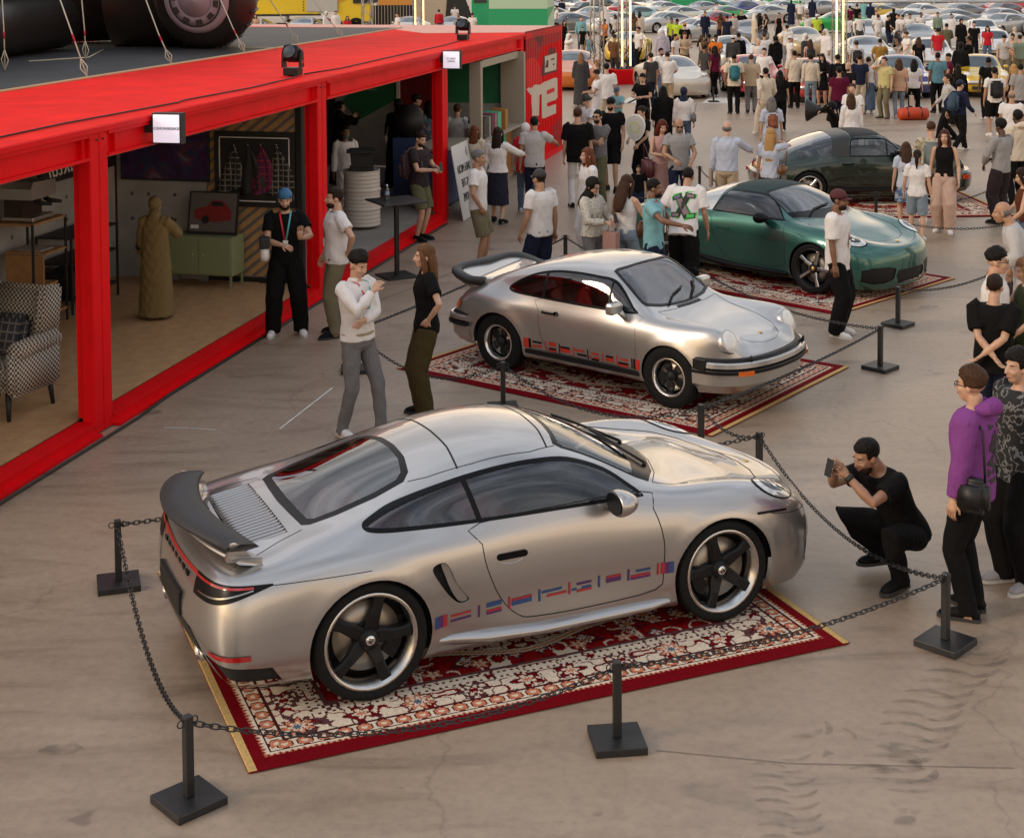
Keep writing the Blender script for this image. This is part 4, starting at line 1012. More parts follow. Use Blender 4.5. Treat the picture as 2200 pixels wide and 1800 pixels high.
# ---------- ground
def ground_mat():
	m,N,L,b=_new('concrete_ground')
	tc=N.new("ShaderNodeTexCoord");P=tc.outputs['Object']
	def nz(scale,det=5,rough=.55,dist=0.0,vec=P):
		n=N.new("ShaderNodeTexNoise");n.inputs['Scale'].default_value=scale;n.inputs['Detail'].default_value=det;n.inputs['Roughness'].default_value=rough;n.inputs['Distortion'].default_value=dist
		L.new(vec,n.inputs['Vector']);return n.outputs['Fac']
	def ramp(src,stops):
		r=N.new("ShaderNodeValToRGB");e=r.color_ramp
		e.elements[0].position,e.elements[0].color=stops[0][0],(*stops[0][1],1)
		e.elements[1].position,e.elements[1].color=stops[-1][0],(*stops[-1][1],1)
		for p,c in stops[1:-1]:k=e.elements.new(p);k.color=(*c,1)
		L.new(src,r.inputs['Fac']);return r.outputs['Color']
	def mul(a,b_,f=1.0):
		x=N.new("ShaderNodeMix");x.data_type='RGBA';x.blend_type='MULTIPLY';x.inputs[0].default_value=f;L.new(a,x.inputs[6]);L.new(b_,x.inputs[7]);return x.outputs[2]
	base=ramp(nz(.22,6,.6,.6),[(.3,(.276,.197,.136)),(.52,(.335,.245,.172)),(.72,(.392,.296,.214))])
	st=N.new("ShaderNodeMapping");st.inputs['Rotation'].default_value=(0,0,.5);st.inputs['Scale'].default_value=(.5,1.9,1);L.new(P,st.inputs['Vector'])
	smear=ramp(nz(1.1,7,.62,1.6,st.outputs['Vector']),[(.28,(.60,.58,.57)),(.40,(.86,.85,.84)),(.52,(1,1,1)),(.62,(1,1,1)),(.78,(1.12,1.10,1.08))])
	fine=ramp(nz(14,6,.7),[(.32,(.84,.84,.84)),(.50,(.99,.99,.99)),(.66,(1.07,1.07,1.07))])
	c=mul(mul(base,smear),fine)
	spot=ramp(nz(3.2,3,.5,.3),[(.265,(.60,.57,.56)),(.31,(1,1,1)),(1,(1,1,1))]);c=mul(c,spot)
	scuff=ramp(nz(6.5,8,.72,2.2,st.outputs['Vector']),[(.30,(.74,.72,.71)),(.40,(.97,.97,.97)),(1,(1,1,1))]);c=mul(c,scuff)
	w_=N.new('ShaderNodeTexVoronoi');w_.feature='DISTANCE_TO_EDGE';w_.inputs['Scale'].default_value=.23;wv=N.new('ShaderNodeVectorMath');wv.operation='ADD';wn=N.new('ShaderNodeTexNoise');wn.inputs['Scale'].default_value=1.4;wn.inputs['Detail'].default_value=6;L.new(P,wn.inputs['Vector']);ws=N.new('ShaderNodeVectorMath');ws.operation='SCALE';ws.inputs['Scale'].default_value=1.1;L.new(wn.outputs['Color'],ws.inputs[0]);L.new(P,wv.inputs[0]);L.new(ws.outputs[0],wv.inputs[1]);L.new(wv.outputs[0],w_.inputs['Vector'])
	c=mul(c,ramp(w_.outputs['Distance'],[(.0,(.62,.60,.58)),(.0035,(.95,.95,.95)),(.006,(1,1,1)),(1,(1,1,1))]),.6)
	v=N.new("ShaderNodeTexVoronoi");v.inputs['Scale'].default_value=34;v.inputs['Randomness'].default_value=1;L.new(P,v.inputs['Vector'])
	fl=ramp(v.outputs['Distance'],[(.055,(2.0,1.95,1.85)),(.075,(1,1,1)),(1,(1,1,1))])
	gate=ramp(nz(4.0,2),[(.60,(0,0,0)),(.64,(1,1,1)),(1,(1,1,1))])
	x=N.new("ShaderNodeMix");x.data_type='RGBA';x.blend_type='MULTIPLY';L.new(gate,x.inputs[0]);L.new(c,x.inputs[6]);L.new(fl,x.inputs[7]);c=x.outputs[2]
	L.new(c,b.inputs['Base Color'])
	rr=N.new("ShaderNodeMapRange");L.new(nz(1.1,7,.62,1.6,st.outputs['Vector']),rr.inputs[0]);rr.inputs[3].default_value=.34;rr.inputs[4].default_value=.58;L.new(rr.outputs[0],b.inputs['Roughness'])
	b.inputs['Specular IOR Level'].default_value=.85
	bp=N.new("ShaderNodeBump");bp.inputs['Strength'].default_value=.25;bp.inputs['Distance'].default_value=.006;L.new(nz(22,6,.65),bp.inputs['Height']);L.new(bp.outputs[0],b.inputs['Normal'])
	MATS['concrete_ground']=m;return m
mb=MB();S_=1500
mb.add([(-S_,-60,0),(S_,-60,0),(S_,2400,0),(-S_,2400,0)],[(0,1,2,3)],ground_mat())
ground=mb.obj('ground');tag(ground,kind='structure')
M_PAINTW=mat('worn_white_paint',(.62,.58,.52),.7,noise=.25,nscale=6)
def ground_line(px,w=.05,name='painted_line',m=None,z=.004):
	P_=[gp(*p) for p in px];mb=MB()
	for a,b in zip(P_[:-1],P_[1:]):
		t=(b-a).normalized();n=Vector((-t.y,t.x,0))*w/2
		mb.add([a-n+Vector((0,0,z)),a+n+Vector((0,0,z)),b+n+Vector((0,0,z)),b-n+Vector((0,0,z))],[(3,2,1,0)],m or M_PAINTW)
	return tag(mb.obj(name),kind='structure')
ground_line([(601,922),(714,834)],.022);ground_line([(352,919),(405,920)],.018);ground_line([(410,921),(464,924)],.02)
M_CRACK=mat('joint_crack',(.17,.14,.115),.9)
ground_line([(1410,1612),(1700,1640),(2180,1650)],.006,'ground_joint',M_CRACK)
ground_line([(2120,300),(2200,520)],.012,'ground_joint',M_CRACK);ground_line([(1100,250),(2200,268)],.02,'ground_joint',M_CRACK);ground_line([(1040,560),(700,690)],.012,'ground_joint',M_CRACK)
for px in([(1350,222),(1370,212)],[(1480,222),(1620,224)],[(1690,222),(1990,232)],[(2005,232),(2110,236)],[(1545,189),(1620,191)]):ground_line(px,.11)
for x in(1352,1525,1560):ground_line([(x,222),(x+16,210)],.5)
def tread_mat():
	m=bpy.data.materials.new('tyre_dirt');m.use_nodes=True;N=m.node_tree.nodes;L=m.node_tree.links;b=N['Principled BSDF']
	b.inputs['Base Color'].default_value=(.12,.095,.075,1);b.inputs['Roughness'].default_value=.9
	tc=N.new("ShaderNodeTexCoord");n=N.new("ShaderNodeTexNoise");n.inputs['Scale'].default_value=9;n.inputs['Detail'].default_value=6;L.new(tc.outputs['Object'],n.inputs['Vector'])
	r=N.new("ShaderNodeMapRange");r.inputs[1].default_value=.35;r.inputs[2].default_value=.75;r.inputs[3].default_value=.04;r.inputs[4].default_value=.40;L.new(n.outputs['Fac'],r.inputs[0]);L.new(r.outputs[0],b.inputs['Alpha']);return m
M_TREAD=tread_mat();mb=MB()
def tread(x,y,ln,w,bend,rot):
	vs,fs=[],[]
	a=gp(x,y);d=Vector((math.cos(rot),math.sin(rot),0));q=Vector((-d.y,d.x,0))
	for i in range(7):
		t=i/6-.5;c=a+d*ln*t+q*bend*(t*t*4);ww=w*(1-(2*t)**4*.8)/2
		vs+=[c-q*ww+Vector((0,0,.005)),c+q*ww+Vector((0,0,.005))]
	for i in range(6):fs.append((2*i,2*i+2,2*i+3,2*i+1))
	mb.add(vs,fs,M_TREAD)
for k in range(11):
	t=k/10;x=2085-150*t+15*math.sin(k);y=1410+230*t
	tread(x-45,y+6,.30,.045,-.05,-.25+random.uniform(-.1,.1));tread(x+45,y-4,.30,.045,.05,.30+random.uniform(-.1,.1))
for k in range(7):
	y=1640+26*k;tread(1650+k*4,y,.20,.03,-.03,-.2);tread(1715+k*4,y-8,.20,.03,.03,.3)
for p in((1740,1580,.22,.05,.03,.4),(1782,1565,.16,.04,.02,1.4),(1830,1575,.16,.03,.02,1.9),(1945,1620,.30,.09,.05,2.2),(1925,1655,.34,.06,0,.1),(1935,1678,.3,.05,.02,-.1),(2000,1672,.2,.05,.03,.7),(1960,1700,.3,.03,.02,0),(130,1610,.25,.12,0,.1),(1995,660,.3,.12,.0,.2),(1040,538,.45,.10,.03,.1)):tread(*p)
tag(mb.obj('tyre_marks'),kind='stuff')
# ---------- rugs
def rug_mesh(L_=4.0,W_=3.0,c=.01):
	nx,ny=int(L_/c),int(W_/c)
	xs=(np.arange(nx)+.5)*c-L_/2;ys=(np.arange(ny)+.5)*c-W_/2
	X,Y=np.meshgrid(xs,ys,indexing='ij');ax,ay=np.abs(X),np.abs(Y);dx,dy=L_/2-ax,W_/2-ay;d=np.minimum(dx,dy)
	along=np.where(dx<dy,Y,X)
	DR=np.array((.16,.002,.006));RD=np.array((.27,.006,.008));CR=np.array((.70,.58,.45));OR=np.array((.55,.19,.10));BR=np.array((.11,.045,.045));GD=np.array((.55,.36,.14));BL=np.array((.10,.13,.18));BK=np.array((.07,.012,.014))
	C=np.zeros((nx,ny,3));C[:]=CR
	rs=np.random.RandomState(3)
	def vnoise(f,seed):
		r=np.random.RandomState(seed);G=r.rand(64,64);u=(ax*f)%63;v=(ay*f)%63;i=u.astype(int);j=v.astype(int);fu=u-i;fv=v-j;fu=fu*fu*(3-2*fu);fv=fv*fv*(3-2*fv)
		return(G[i,j]*(1-fu)+G[i+1,j]*fu)*(1-fv)+(G[i,j+1]*(1-fu)+G[i+1,j+1]*fu)*fv
	def put(mask,col):C[mask]=col
	def rosette(cx,cy,r,k,c1,c2,c3,reg):
		qx,qy=ax-cx,ay-cy;rr=np.hypot(qx,qy);th=np.arctan2(qy,qx);p=r*(.72+.28*np.cos(k*th))
		m=reg&(rr<p*1.18);put(m,BK);put(reg&(rr<p),c1);put(reg&(rr<p*.66),c2);put(reg&(rr<p*.34),c3)
	def vine(reg,f,seed,col,th=.05,f2=None):
		n=vnoise(f,seed);m=vnoise(f,seed+1)
		put(reg&(np.abs(n-.5)<th),col)
		if f2 is not None:put(reg&(np.abs(m-.5)<th*.7),f2)
	n9=vnoise(9,5)
	main=d>.16;vine(main,11,11,DR,.05,BR)
	for i,(cx,cy) in enumerate([(a,1.12) for a in np.arange(.15,1.9,.36)]+[(1.62,b) for b in np.arange(.1,1.3,.34)]):
		rosette(cx,cy,.10,5+i%3,[DR,BR,OR][i%3],CR,[OR,DR,BL][i%3],main)
	band=(d>.17)&(d<.265);put(band,CR);ph=(along/.12)%1.0-.5;q=(d-.217)/.05
	rr=np.hypot(ph*2.2,q);put(band&(rr<.95),BK);put(band&(rr<.8),OR);put(band&(rr<.32),CR);put((d>.262)&(d<.275),BK);put((d>.165)&(d<.175),BK)
	fx,fy=L_/2-.62,W_/2-.60;fld=(ax<fx)&(ay<fy);put((ax<fx+.03)&(ay<fy+.03),BR);put(fld,RD)
	vine(fld,9,31,CR,.055,DR);vine(fld,15,41,BK,.03)
	for i in range(40):rosette(rs.uniform(0,fx),rs.uniform(0,fy),rs.uniform(.04,.075),rs.randint(4,7),[CR,OR,BL,CR][i%4],[DR,CR,CR,OR][i%4],OR,fld)
	th=np.arctan2(ay/.62,ax/1.18);e=np.hypot(ax/1.18,ay/.70)*(1-.05*np.cos(8*th))
	put(fld&(np.abs(e-1.0)<.055),BK);put(fld&(np.abs(e-1.0)<.04),CR);put(fld&(np.abs(e-1.0)<.012),OR)
	ring=fld&(e<.95)&(e>.72);put(ring,CR);vine(ring,12,51,DR,.06,BR)
	for t in np.linspace(0,PI/2,7):rosette(1.18*.835*math.cos(t),.70*.835*math.sin(t),.055,6,DR,CR,OR,ring)
	put(fld&(np.abs(e-.70)<.02),BK);put(fld&(np.abs(e-.685)<.008),OR)
	cen=fld&(e<.66);put(cen,RD);vine(cen&(e>.3),10,61,BK,.05,GD);put(fld&(np.abs(e-.30)<.02),CR);inn=fld&(e<.28);put(inn,CR);vine(inn,13,71,DR,.07)
	for o in(.05,.11):
		m=(np.maximum(ax-fx-o,ay-fy-o)<.018)&(np.maximum(ax-fx-o,ay-fy-o)>0)&(ax<fx+o+.018)&(ay<fy+o+.018);put(m,BK);put(m&((along*22)%1<.55),CR)
	zig=.115+.022*np.abs(((along/.035)%1)*2-1);put(d<zig+.012,OR*.8);put(d<zig,DR)
	put((dx<.045),GD)
	C*=(.86+.28*rs.rand(nx,ny))[...,None]
	vx=np.arange(nx+1)*c-L_/2;vy=np.arange(ny+1)*c-W_/2
	VX,VY=np.meshgrid(vx,vy,indexing='ij');VZ=.012+.002*np.sin(VX*3.1+1)*np.sin(VY*2.3)
	top=np.stack([VX,VY,VZ],-1).reshape(-1,3);nv=len(top)
	I=(np.arange(nx)[:,None]*(ny+1)+np.arange(ny)[None]).reshape(-1);F=np.stack([I,I+ny+1,I+ny+2,I+1],-1)
	bnd=[i*(ny+1) for i in range(nx+1)]+[nx*(ny+1)+j for j in range(1,ny+1)]+[i*(ny+1)+ny for i in range(nx-1,-1,-1)]+[j for j in range(ny-1,0,-1)]
	low=top[bnd].copy();low[:,2]=.004;K=len(bnd);SF=[(bnd[i],nv+i,nv+(i+1)%K,bnd[(i+1)%K]) for i in range(K)]
	me=bpy.data.meshes.new('rug');V=np.vstack([top,low]);FF=np.vstack([F,np.array(SF)])
	me.vertices.add(len(V));me.vertices.foreach_set('co',V.ravel());me.loops.add(FF.size);me.loops.foreach_set('vertex_index',FF.ravel().astype(np.int32))
	me.polygons.add(len(FF));me.polygons.foreach_set('loop_start',np.arange(len(FF),dtype=np.int32)*4);me.polygons.foreach_set('loop_total',np.full(len(FF),4,np.int32));me.update(calc_edges=True)
	ca=me.color_attributes.new('weave','FLOAT_COLOR','CORNER');cf=np.ones((len(FF),4,4),np.float32);cf[:nx*ny,:,:3]=C.reshape(-1,3)[:,None];cf[nx*ny:,:,:3]=DR;ca.data.foreach_set('color',cf.ravel())
	m,N,L,b=_new('rug_pile');at=N.new("ShaderNodeAttribute");at.attribute_name='weave';L.new(at.outputs['Color'],b.inputs['Base Color']);b.inputs['Roughness'].default_value=.85;b.inputs['Specular IOR Level'].default_value=.06
	tc=N.new("ShaderNodeTexCoord");n=N.new("ShaderNodeTexNoise");n.inputs['Scale'].default_value=180;L.new(tc.outputs['Object'],n.inputs['Vector']);bp=N.new("ShaderNodeBump");bp.inputs['Strength'].default_value=.5;bp.inputs['Distance'].default_value=.004;L.new(n.outputs['Fac'],bp.inputs['Height']);L.new(bp.outputs[0],b.inputs['Normal'])
	me.materials.append(m);return me
RUG=rug_mesh()
def rug(corner,along,label,side=1):
	"""corner and one more point on its long edge, both pixels"""
	a,b=gp(*corner),gp(*along);t=(b-a).normalized();n=Vector((-t.y,t.x,0))*side;c=a+t*2.0+n*1.5
	o=link_mesh('persian_rug',RUG,None,(c.x,c.y,.003),math.atan2(t.y,t.x));tag(o,label,'rug','patterned rugs under the display cars');return o
rug((534,1664),(1871,1374),'red and cream patterned rug under the silver coupe with the raised grey wing')
rug((852,793),(1524,938),'red and cream patterned rug under the silver classic coupe with whale tail')
o=rug((1798,678),(2058,598),'red and cream patterned rug under the bright green targa')
t_=(gp(2058,598)-gp(1798,678)).normalized();n_=Vector((-t_.y,t_.x,0));c_=gp(1798,678)+t_*1.5+n_*2.0;o.location=(c_.x,c_.y,.003);o.rotation_euler=(0,0,math.atan2(n_.y,n_.x))
o=link_mesh('persian_rug',RUG,None,(6.72,27.35,.003),R(3));tag(o,'red and cream patterned rug under the very dark green targa','rug','patterned rugs under the display cars')
# ---------- posts and chains
M_POST=mat('black_painted_steel',(.013,.013,.014),.42,bump=.12,bscale=40,noise=.3,nscale=12)
def stanchion_meshes():
	b=MB();b.box((0,0,.0225),(.30,.30,.045),M_POST,bev=.004)
	p=MB();p.box((0,0,.265),(.048,.048,.44),M_POST,bev=.005)
	r=MB();ring=[(.02*math.cos(t),0,.02*math.sin(t)) for t in np.linspace(0,2*PI,11)]
	r.tube(ring,.004,M_POST,5,M=Matrix.Translation((.042,0,.45)));r.tube(ring,.004,M_POST,5,M=Matrix.Translation((-.042,0,.45)))
	return b.mesh('base_plate'),p.mesh('post'),r.mesh('chain_eye')
ST_ME=stanchion_meshes();STN={}
def stanchion(key,px,rot,label):
	p=gp(*px) if isinstance(px,tuple) else px
	o=empty('chain_post',(p.x,p.y,.001),rot,label,'barrier post','black chain posts round the display cars')
	for n,me in zip(('base_plate','post','chain_eye'),ST_ME):link_mesh(n,me,o)
	STN[key]=Vector((p.x,p.y,.45));return o
for a in[('S1',(406,1726),.75,'black chain post nearest the camera, off the rug corner by the rear bumper'),('S2',(1326,1597),.12,'black chain post in front of the rug, beside the door of the silver winged coupe'),('S3',(2031,1386),.80,'black chain post at the feet of the man in the purple hoodie'),('S4',(255,1258),.30,'black chain post behind the rear wing of the near silver coupe, far left'),('S5',(1081,880),.1,'black chain post on the rug edge beside the rear wheel of the classic silver coupe'),('S6',(1506,982),.6,'black chain post standing at the rug corner behind the near bonnet'),('S7',(1631,1048),.6,'black chain post just beyond the nose of the near silver coupe'),('S8',(1891,793),.78,'black chain post off the front bumper of the classic silver coupe'),('S9',(1929,700),.78,'black chain post in front of the green targa nose, right of the cap wearer'),('S10',(2145,452),.1,'black chain post behind the grey sweater man, right of the dark targa'),('S11',(1882,472),.1,'black chain post against the sill of the dark green targa'),('S12',(1481,640),.4,'black chain post between the classic windscreen and the green targa'),('S13',(1215,575),.4,'black chain post left of the woman in black headscarf'),('S14',(1503,410),.1,'black chain post left of the bald man in pale blue shirt'),('S15',(762,797),.1,'black chain post hidden behind the legs of the man in white shirt')]:stanchion(*a)
stanchion('S16',(1533,220),.1,'small black chain post by the white coupe at the edge of the crowd')
_h=gp(960,1060);stanchion('S0',_h,.4,'black chain post behind the roof of the near silver coupe')
LINK=None
def chain(a,b,sag,label,rr=.0045):
	"""hanging chain of oval links between two points"""
	A,B=(STN[a] if isinstance(a,str) else a),(STN[b] if isinstance(b,str) else b);mb=MB();L_=(B-A).length;pitch=.042;n=max(6,int((L_+sag*sag*2.7/max(L_,.1))/pitch))
	P_=[A.lerp(B,i/n)-Vector((0,0,sag*4*(i/n)*(1-i/n))) for i in range(n+1)]
	for i in range(n):
		p,q=P_[i],P_[i+1];t=(q-p).normalized();s=t.cross(Vector((0,0,1))).normalized();u=s.cross(t)
		if i%2:s,u=u,s
		c=(p+q)/2;hl,hw=.030,.014
		ring=[c+t*(hl*math.cos(k))*(1 if abs(math.cos(k))<.8 else 1)+s*hw*max(-1,min(1,1.35*math.sin(k))) for k in np.linspace(0,2*PI,11)]
		mb.tube(ring,rr,M_POST,4)
	o=mb.obj('chain');tag(o,label,'chain','black chains strung between the posts');return o
chain('S4','S1',.30,'long slack black chain from far left post to the nearest post')
chain('S1','S2',.20,'black chain sagging over the front edge of the near rug')
chain('S2','S3',.09,'black chain rising over the near rug towards the squatting man')
chain('S3','S7',.27,'black chain hanging below the squatting photographer to the coupe nose')
chain('S7','S6',.10,'short black chain behind the near bonnet')
chain('S4','S0',.10,'black chain passing behind the tail of the near silver coupe')
chain('S0','S7',.15,'black chain hidden behind the roof of the near silver coupe')
chain('S15','S5',.30,'black chain drooping over the rug left of the classic rear wheel')
chain('S5','S6',.26,'black chain lying low along the near edge of the second rug')
chain('S6','S8',.05,'black chain drawn tight under the classic front bumper')
chain('S8','S12',.16,'black chain from the right post to the nose of the classic coupe')
chain('S15','S13',.05,'black chain behind the woman with a hand on her hip')
chain('S13','S12',.2,'black chain dropping away behind the classic roof')
_e=gp(2170,640);stanchion('S17',_e,.3,'black chain post hidden behind the man in glasses at right')
chain('S9','S17',.12,'black chain curving up right of the green targa to the man in glasses')
_e2=gp(2165,545);_e2 .z=.45;_n3=gp(1960,545);_n3 .z=.45
chain(_n3,_e2,.07,'black chain level behind the nose of the green targa')
chain('S10',gp(1998,470)+Vector((0,0,.30)),.10,'black chain from the right post to the dark targa bumper')
chain('S14',gp(1560,428)+Vector((0,0,.35)),.12,'black chain hanging beside the bald man in pale blue shirt')
# ---------- red container pavilion
PA=gp(228,926);PE=gp(1207,321);PE_V=(PE-PA).normalized();PN_V=Vector((-PE_V.y,PE_V.x,0));P_ANG=math.atan2(PE_V.y,PE_V.x)
HR=2.93;FL=.13
def pw(s,i,z=0.0):return PA+PE_V*s+PN_V*i+Vector((0,0,z))
def _hit(px,py,p0,n):
	d=_R3@Vector(((px-1100.0)/FPX,-(py-PY0)/FPX,-1.0));o=Vector((0,0,CAM_H));t=(p0-o).dot(n)/d.dot(n);return o+d*t
def on_cross(px,py,s):q=_hit(px,py,pw(s,0),PE_V)-PA;return q.dot(PN_V),q.z
def on_back(px,py,i):q=_hit(px,py,pw(0,i),PN_V)-PA;return q.dot(PE_V),q.z
M_REDS=mat('red_steel',(.72,.002,.006),.55,spec=.15,noise=.10,nscale=3,bump=.05,bscale=30)
M_REDR=mat('red_roof_deck',(.84,.014,.010),.75,noise=.14,nscale=2.2,bump=.10,bscale=12,spec=.10)
M_BLKMAT=mat('black_rubber_matting',(.022,.021,.021),.62,noise=.5,nscale=1.5,bump=.15,bscale=14)
M_WOOD=mat('oak_floor',(.47,.275,.135),.55,noise=.15,nscale=5)
def concrete_panel():
	m,N,L,b=_new('grey_concrete_panel');tc=N.new("ShaderNodeTexCoord");n=N.new("ShaderNodeTexNoise");n.inputs['Scale'].default_value=1.6;n.inputs['Detail'].default_value=7;L.new(tc.outputs['Object'],n.inputs['Vector'])
	r=N.new("ShaderNodeValToRGB");r.color_ramp.elements[0].position=.3;r.color_ramp.elements[0].color=(.27,.265,.26,1);r.color_ramp.elements[1].position=.7;r.color_ramp.elements[1].color=(.42,.41,.40,1);L.new(n.outputs['Fac'],r.inputs['Fac']);L.new(r.outputs['Color'],b.inputs['Base Color']);b.inputs['Roughness'].default_value=.75;MATS['grey_concrete_panel']=m;return m
M_CONC=concrete_panel()
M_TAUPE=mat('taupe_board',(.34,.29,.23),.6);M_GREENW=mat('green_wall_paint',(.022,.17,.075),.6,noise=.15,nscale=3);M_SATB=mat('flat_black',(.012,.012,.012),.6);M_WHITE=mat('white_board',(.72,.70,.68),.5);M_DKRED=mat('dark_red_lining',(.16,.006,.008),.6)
pav=empty('container_pavilion',PA,P_ANG,'long red steel container pavilion with open bays and black mat roof','pavilion')
def part(name,f,parent=None):
	mb=MB();f(mb);return mb.obj(name,parent or pav)
S0,S1,DEP=-4.2,22.05,3.1
BRD=MB();BRD.box((0,0,0),(1.48,.142,.02),M_WOOD);brd_me=BRD.mesh('floor_board')
part('floor_slab',lambda b:(b.box(((S0+6)/2,DEP/2+.1,FL/2-.01),(6-S0,DEP-.2,FL-.02),M_SATB),b.box((12,2.5,FL/2-.02),(12,4.7,FL-.04),mat('bay_concrete',(.30,.275,.245),.7,noise=.15,nscale=2))))
k=0
for r_ in range(20):
	x=-2.6+(r_%3)*-.5
	while x<5.95:
		l=min(1.5,6.0-x)
		if x>-2.7 and k<170 and l>.3:
			o=link_mesh('floor_board',brd_me,pav,(x+l/2,.30+.145*r_,FL));o.scale=((l-.02)/1.48,1,1);k+=1
		x+=1.5
for s in(-6,0,6,12,18):
	if s==-6:continue
	w0,w1=(s-.17,s+.17) if s<18 else(s-.17,s+.12)
	def post(b,w0=w0,w1=w1,s=s):
		m=(w0+w1)/2 if s<18 else w1
		b.box(((w0+s)/2-.002,.085,HR/2-.01),(s-w0-.006,.14,HR-.04),M_REDS,bev=.012);b.box(((w1+s)/2+.002,.085,HR/2-.01),(w1-s-.006,.14,HR-.04),M_REDS,bev=.012)
		b.box((s,.15,HR/2+.05),(w1-w0-.05,.12,HR-.22),M_REDS)
		for q in(-.06,.06):b.lathe([(.0,-.006),(.012,-.005),(.013,.004)],M_SATB,8,'y',Matrix.Translation((s+q,0,HR-.10)))
	part('corner_post',post)
for a,b_ in((S0,-.17),(.17,5.83),(6.17,11.83),(12.17,17.83)):
	def beam(b,a=a,b_=b_):
		L_=b_-a;c=(a+b_)/2
		b.box((c,.06,HR-.05),(L_,.12,.035),M_REDS);b.box((c,.07,HR-.16),(L_,.02,.20),M_REDS);b.box((c,.06,HR-.27),(L_,.12,.03),M_REDS)
		for e_ in(a+.14,b_-.14):b.box((e_,.05,HR-.16),(.012,.08,.19),M_REDS)
	part('top_beam',beam)
	def sill(b,a=a,b_=b_):
		L_=b_-a;c=(a+b_)/2
		b.box((c,.10,FL-.012),(L_,.20,.024),M_REDS);b.box((c,.03,FL/2-.01),(L_,.02,FL-.03),M_REDS);b.box((c,-.015,.018),(L_,.09,.028),M_REDS)
	if b_<14:part('base_beam',sill)
part('roof_deck',lambda b:b.box(((S0+S1)/2,4.6,HR+.0),(S1-S0,9.16,.05),M_REDR))
part('roof_edge_trim',lambda b:(b.box(((S0+S1)/2,-.01,HR-.002),(S1-S0,.02,.05),M_REDS),b.box((S1+.01,4.6,HR-.002),(.02,9.2,.05),M_REDS)))
part('roof_mat',lambda b:b.prism([(S0,3.12),(3.2,3.10),(11,3.22),(20.35,3.46),(20.3,7.8),(S0,7.6)],HR+.03,HR+.038,M_BLKMAT,'z'))
part('mat_edge_trim',lambda b:b.tube([(S0,3.11,HR+.035),(3.2,3.09,HR+.035),(11,3.21,HR+.035),(20.35,3.45,HR+.035)],.022,mat('tan_edge_tape',(.52,.36,.20),.7),5))
part('roof_sky_sheen_panel',lambda b:b.prism([(18.6,.05),(22.0,.05),(22.0,9.1),(20.9,9.1),(20.5,4.0),(18.0,2.2)],HR+.026,HR+.030,mat('sky_sheen_red_deck',(.55,.16,.14),.38,noise=.1),'z'))  # paler red paints the sky's grazing reflection onto the far deck
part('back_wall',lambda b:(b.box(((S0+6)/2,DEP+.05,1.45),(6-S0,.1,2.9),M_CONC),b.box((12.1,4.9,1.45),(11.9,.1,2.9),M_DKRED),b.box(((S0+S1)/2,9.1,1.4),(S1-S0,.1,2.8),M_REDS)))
part('ceiling',lambda b:(b.box(((S0+6)/2,DEP/2+.1,HR-.32),(6-S0,DEP-.2,.04),mat('ceiling_grey',(.30,.29,.28),.8)),b.box((12.05,2.5,HR-.32),(11.9,4.6,.04),MATS['ceiling_grey'])))
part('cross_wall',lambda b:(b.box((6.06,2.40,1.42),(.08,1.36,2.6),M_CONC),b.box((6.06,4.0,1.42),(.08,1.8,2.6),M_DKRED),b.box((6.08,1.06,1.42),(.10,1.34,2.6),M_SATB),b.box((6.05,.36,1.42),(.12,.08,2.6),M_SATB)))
M_OAK=mat('pale_oak_slat',(.46,.27,.11),.5,noise=.25,nscale=9);M_GREYW=mat('grey_slat_gap',(.17,.15,.15),.7)
part('slat_backing',lambda b:b.box((6.022,1.06,1.45),(.012,1.30,2.5),M_GREYW))
def clip_slat(c0,wd,y0,y1,z0,z1):
	poly=[(y0,z0),(y1,z0),(y1,z1),(y0,z1)]
	for sg,lim in((1,c0),(-1,-(c0+wd))):
		out=[]
		for i in range(len(poly)):
			p,q=poly[i],poly[(i+1)%len(poly)];fp=sg*(p[1]+p[0]*.78)-lim;fq=sg*(q[1]+q[0]*.78)-lim
			if fp>=0:out.append(p)
			if fp*fq<0:t=fp/(fp-fq);out.append((p[0]+(q[0]-p[0])*t,p[1]+(q[1]-p[1])*t))
		poly=out
		if len(poly)<3:return None
	return poly
c=.2
while c<4.0:
	p=clip_slat(c,.085,.42,1.70,.22,2.68)
	if p:part('diagonal_slat',lambda b:b.prism(p,6.0,6.018,M_OAK,'x'))
	c+=.145
SX=17.6
i0,i1=on_cross(853,200,SX)[0],on_cross(720,200,SX)[0]
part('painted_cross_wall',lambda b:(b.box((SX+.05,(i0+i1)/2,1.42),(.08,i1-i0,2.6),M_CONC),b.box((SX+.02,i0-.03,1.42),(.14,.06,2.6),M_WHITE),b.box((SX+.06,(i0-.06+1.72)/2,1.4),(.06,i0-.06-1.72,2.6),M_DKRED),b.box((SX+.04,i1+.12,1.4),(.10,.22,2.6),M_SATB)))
gz=[on_cross(*p,SX) for p in((735,216),(775,178),(790,168),(790,120),(852,120),(852,214),(768,260))]
part('green_wall_band',lambda b:b.prism([(max(p[0],i0+.01),min(p[1],2.68)) for p in gz],SX-.002,SX+.008,M_GREENW,'x'))
def emblem(b):
	m=mat('faint_white_print',(.30,.36,.30),.6);y_,z_=on_cross(800,183,SX);b.box((SX-.005,y_,z_),(.004,.46,.05),m);b.box((SX-.005,y_,z_-.10),(.004,.22,.025),m);b.prism([(y_-.06,z_+.30),(y_+.06,z_+.30),(y_+.05,z_+.18),(y_,z_+.12),(y_-.05,z_+.18)],SX-.007,SX-.003,m,'x')
part('wall_emblem',emblem)
part('kiosk_back_wall',lambda b:(b.box((17.72,.9,.75),(.08,1.64,1.5),M_CONC),b.box((17.72,.9,2.05),(.085,1.64,1.1),M_GREENW)))
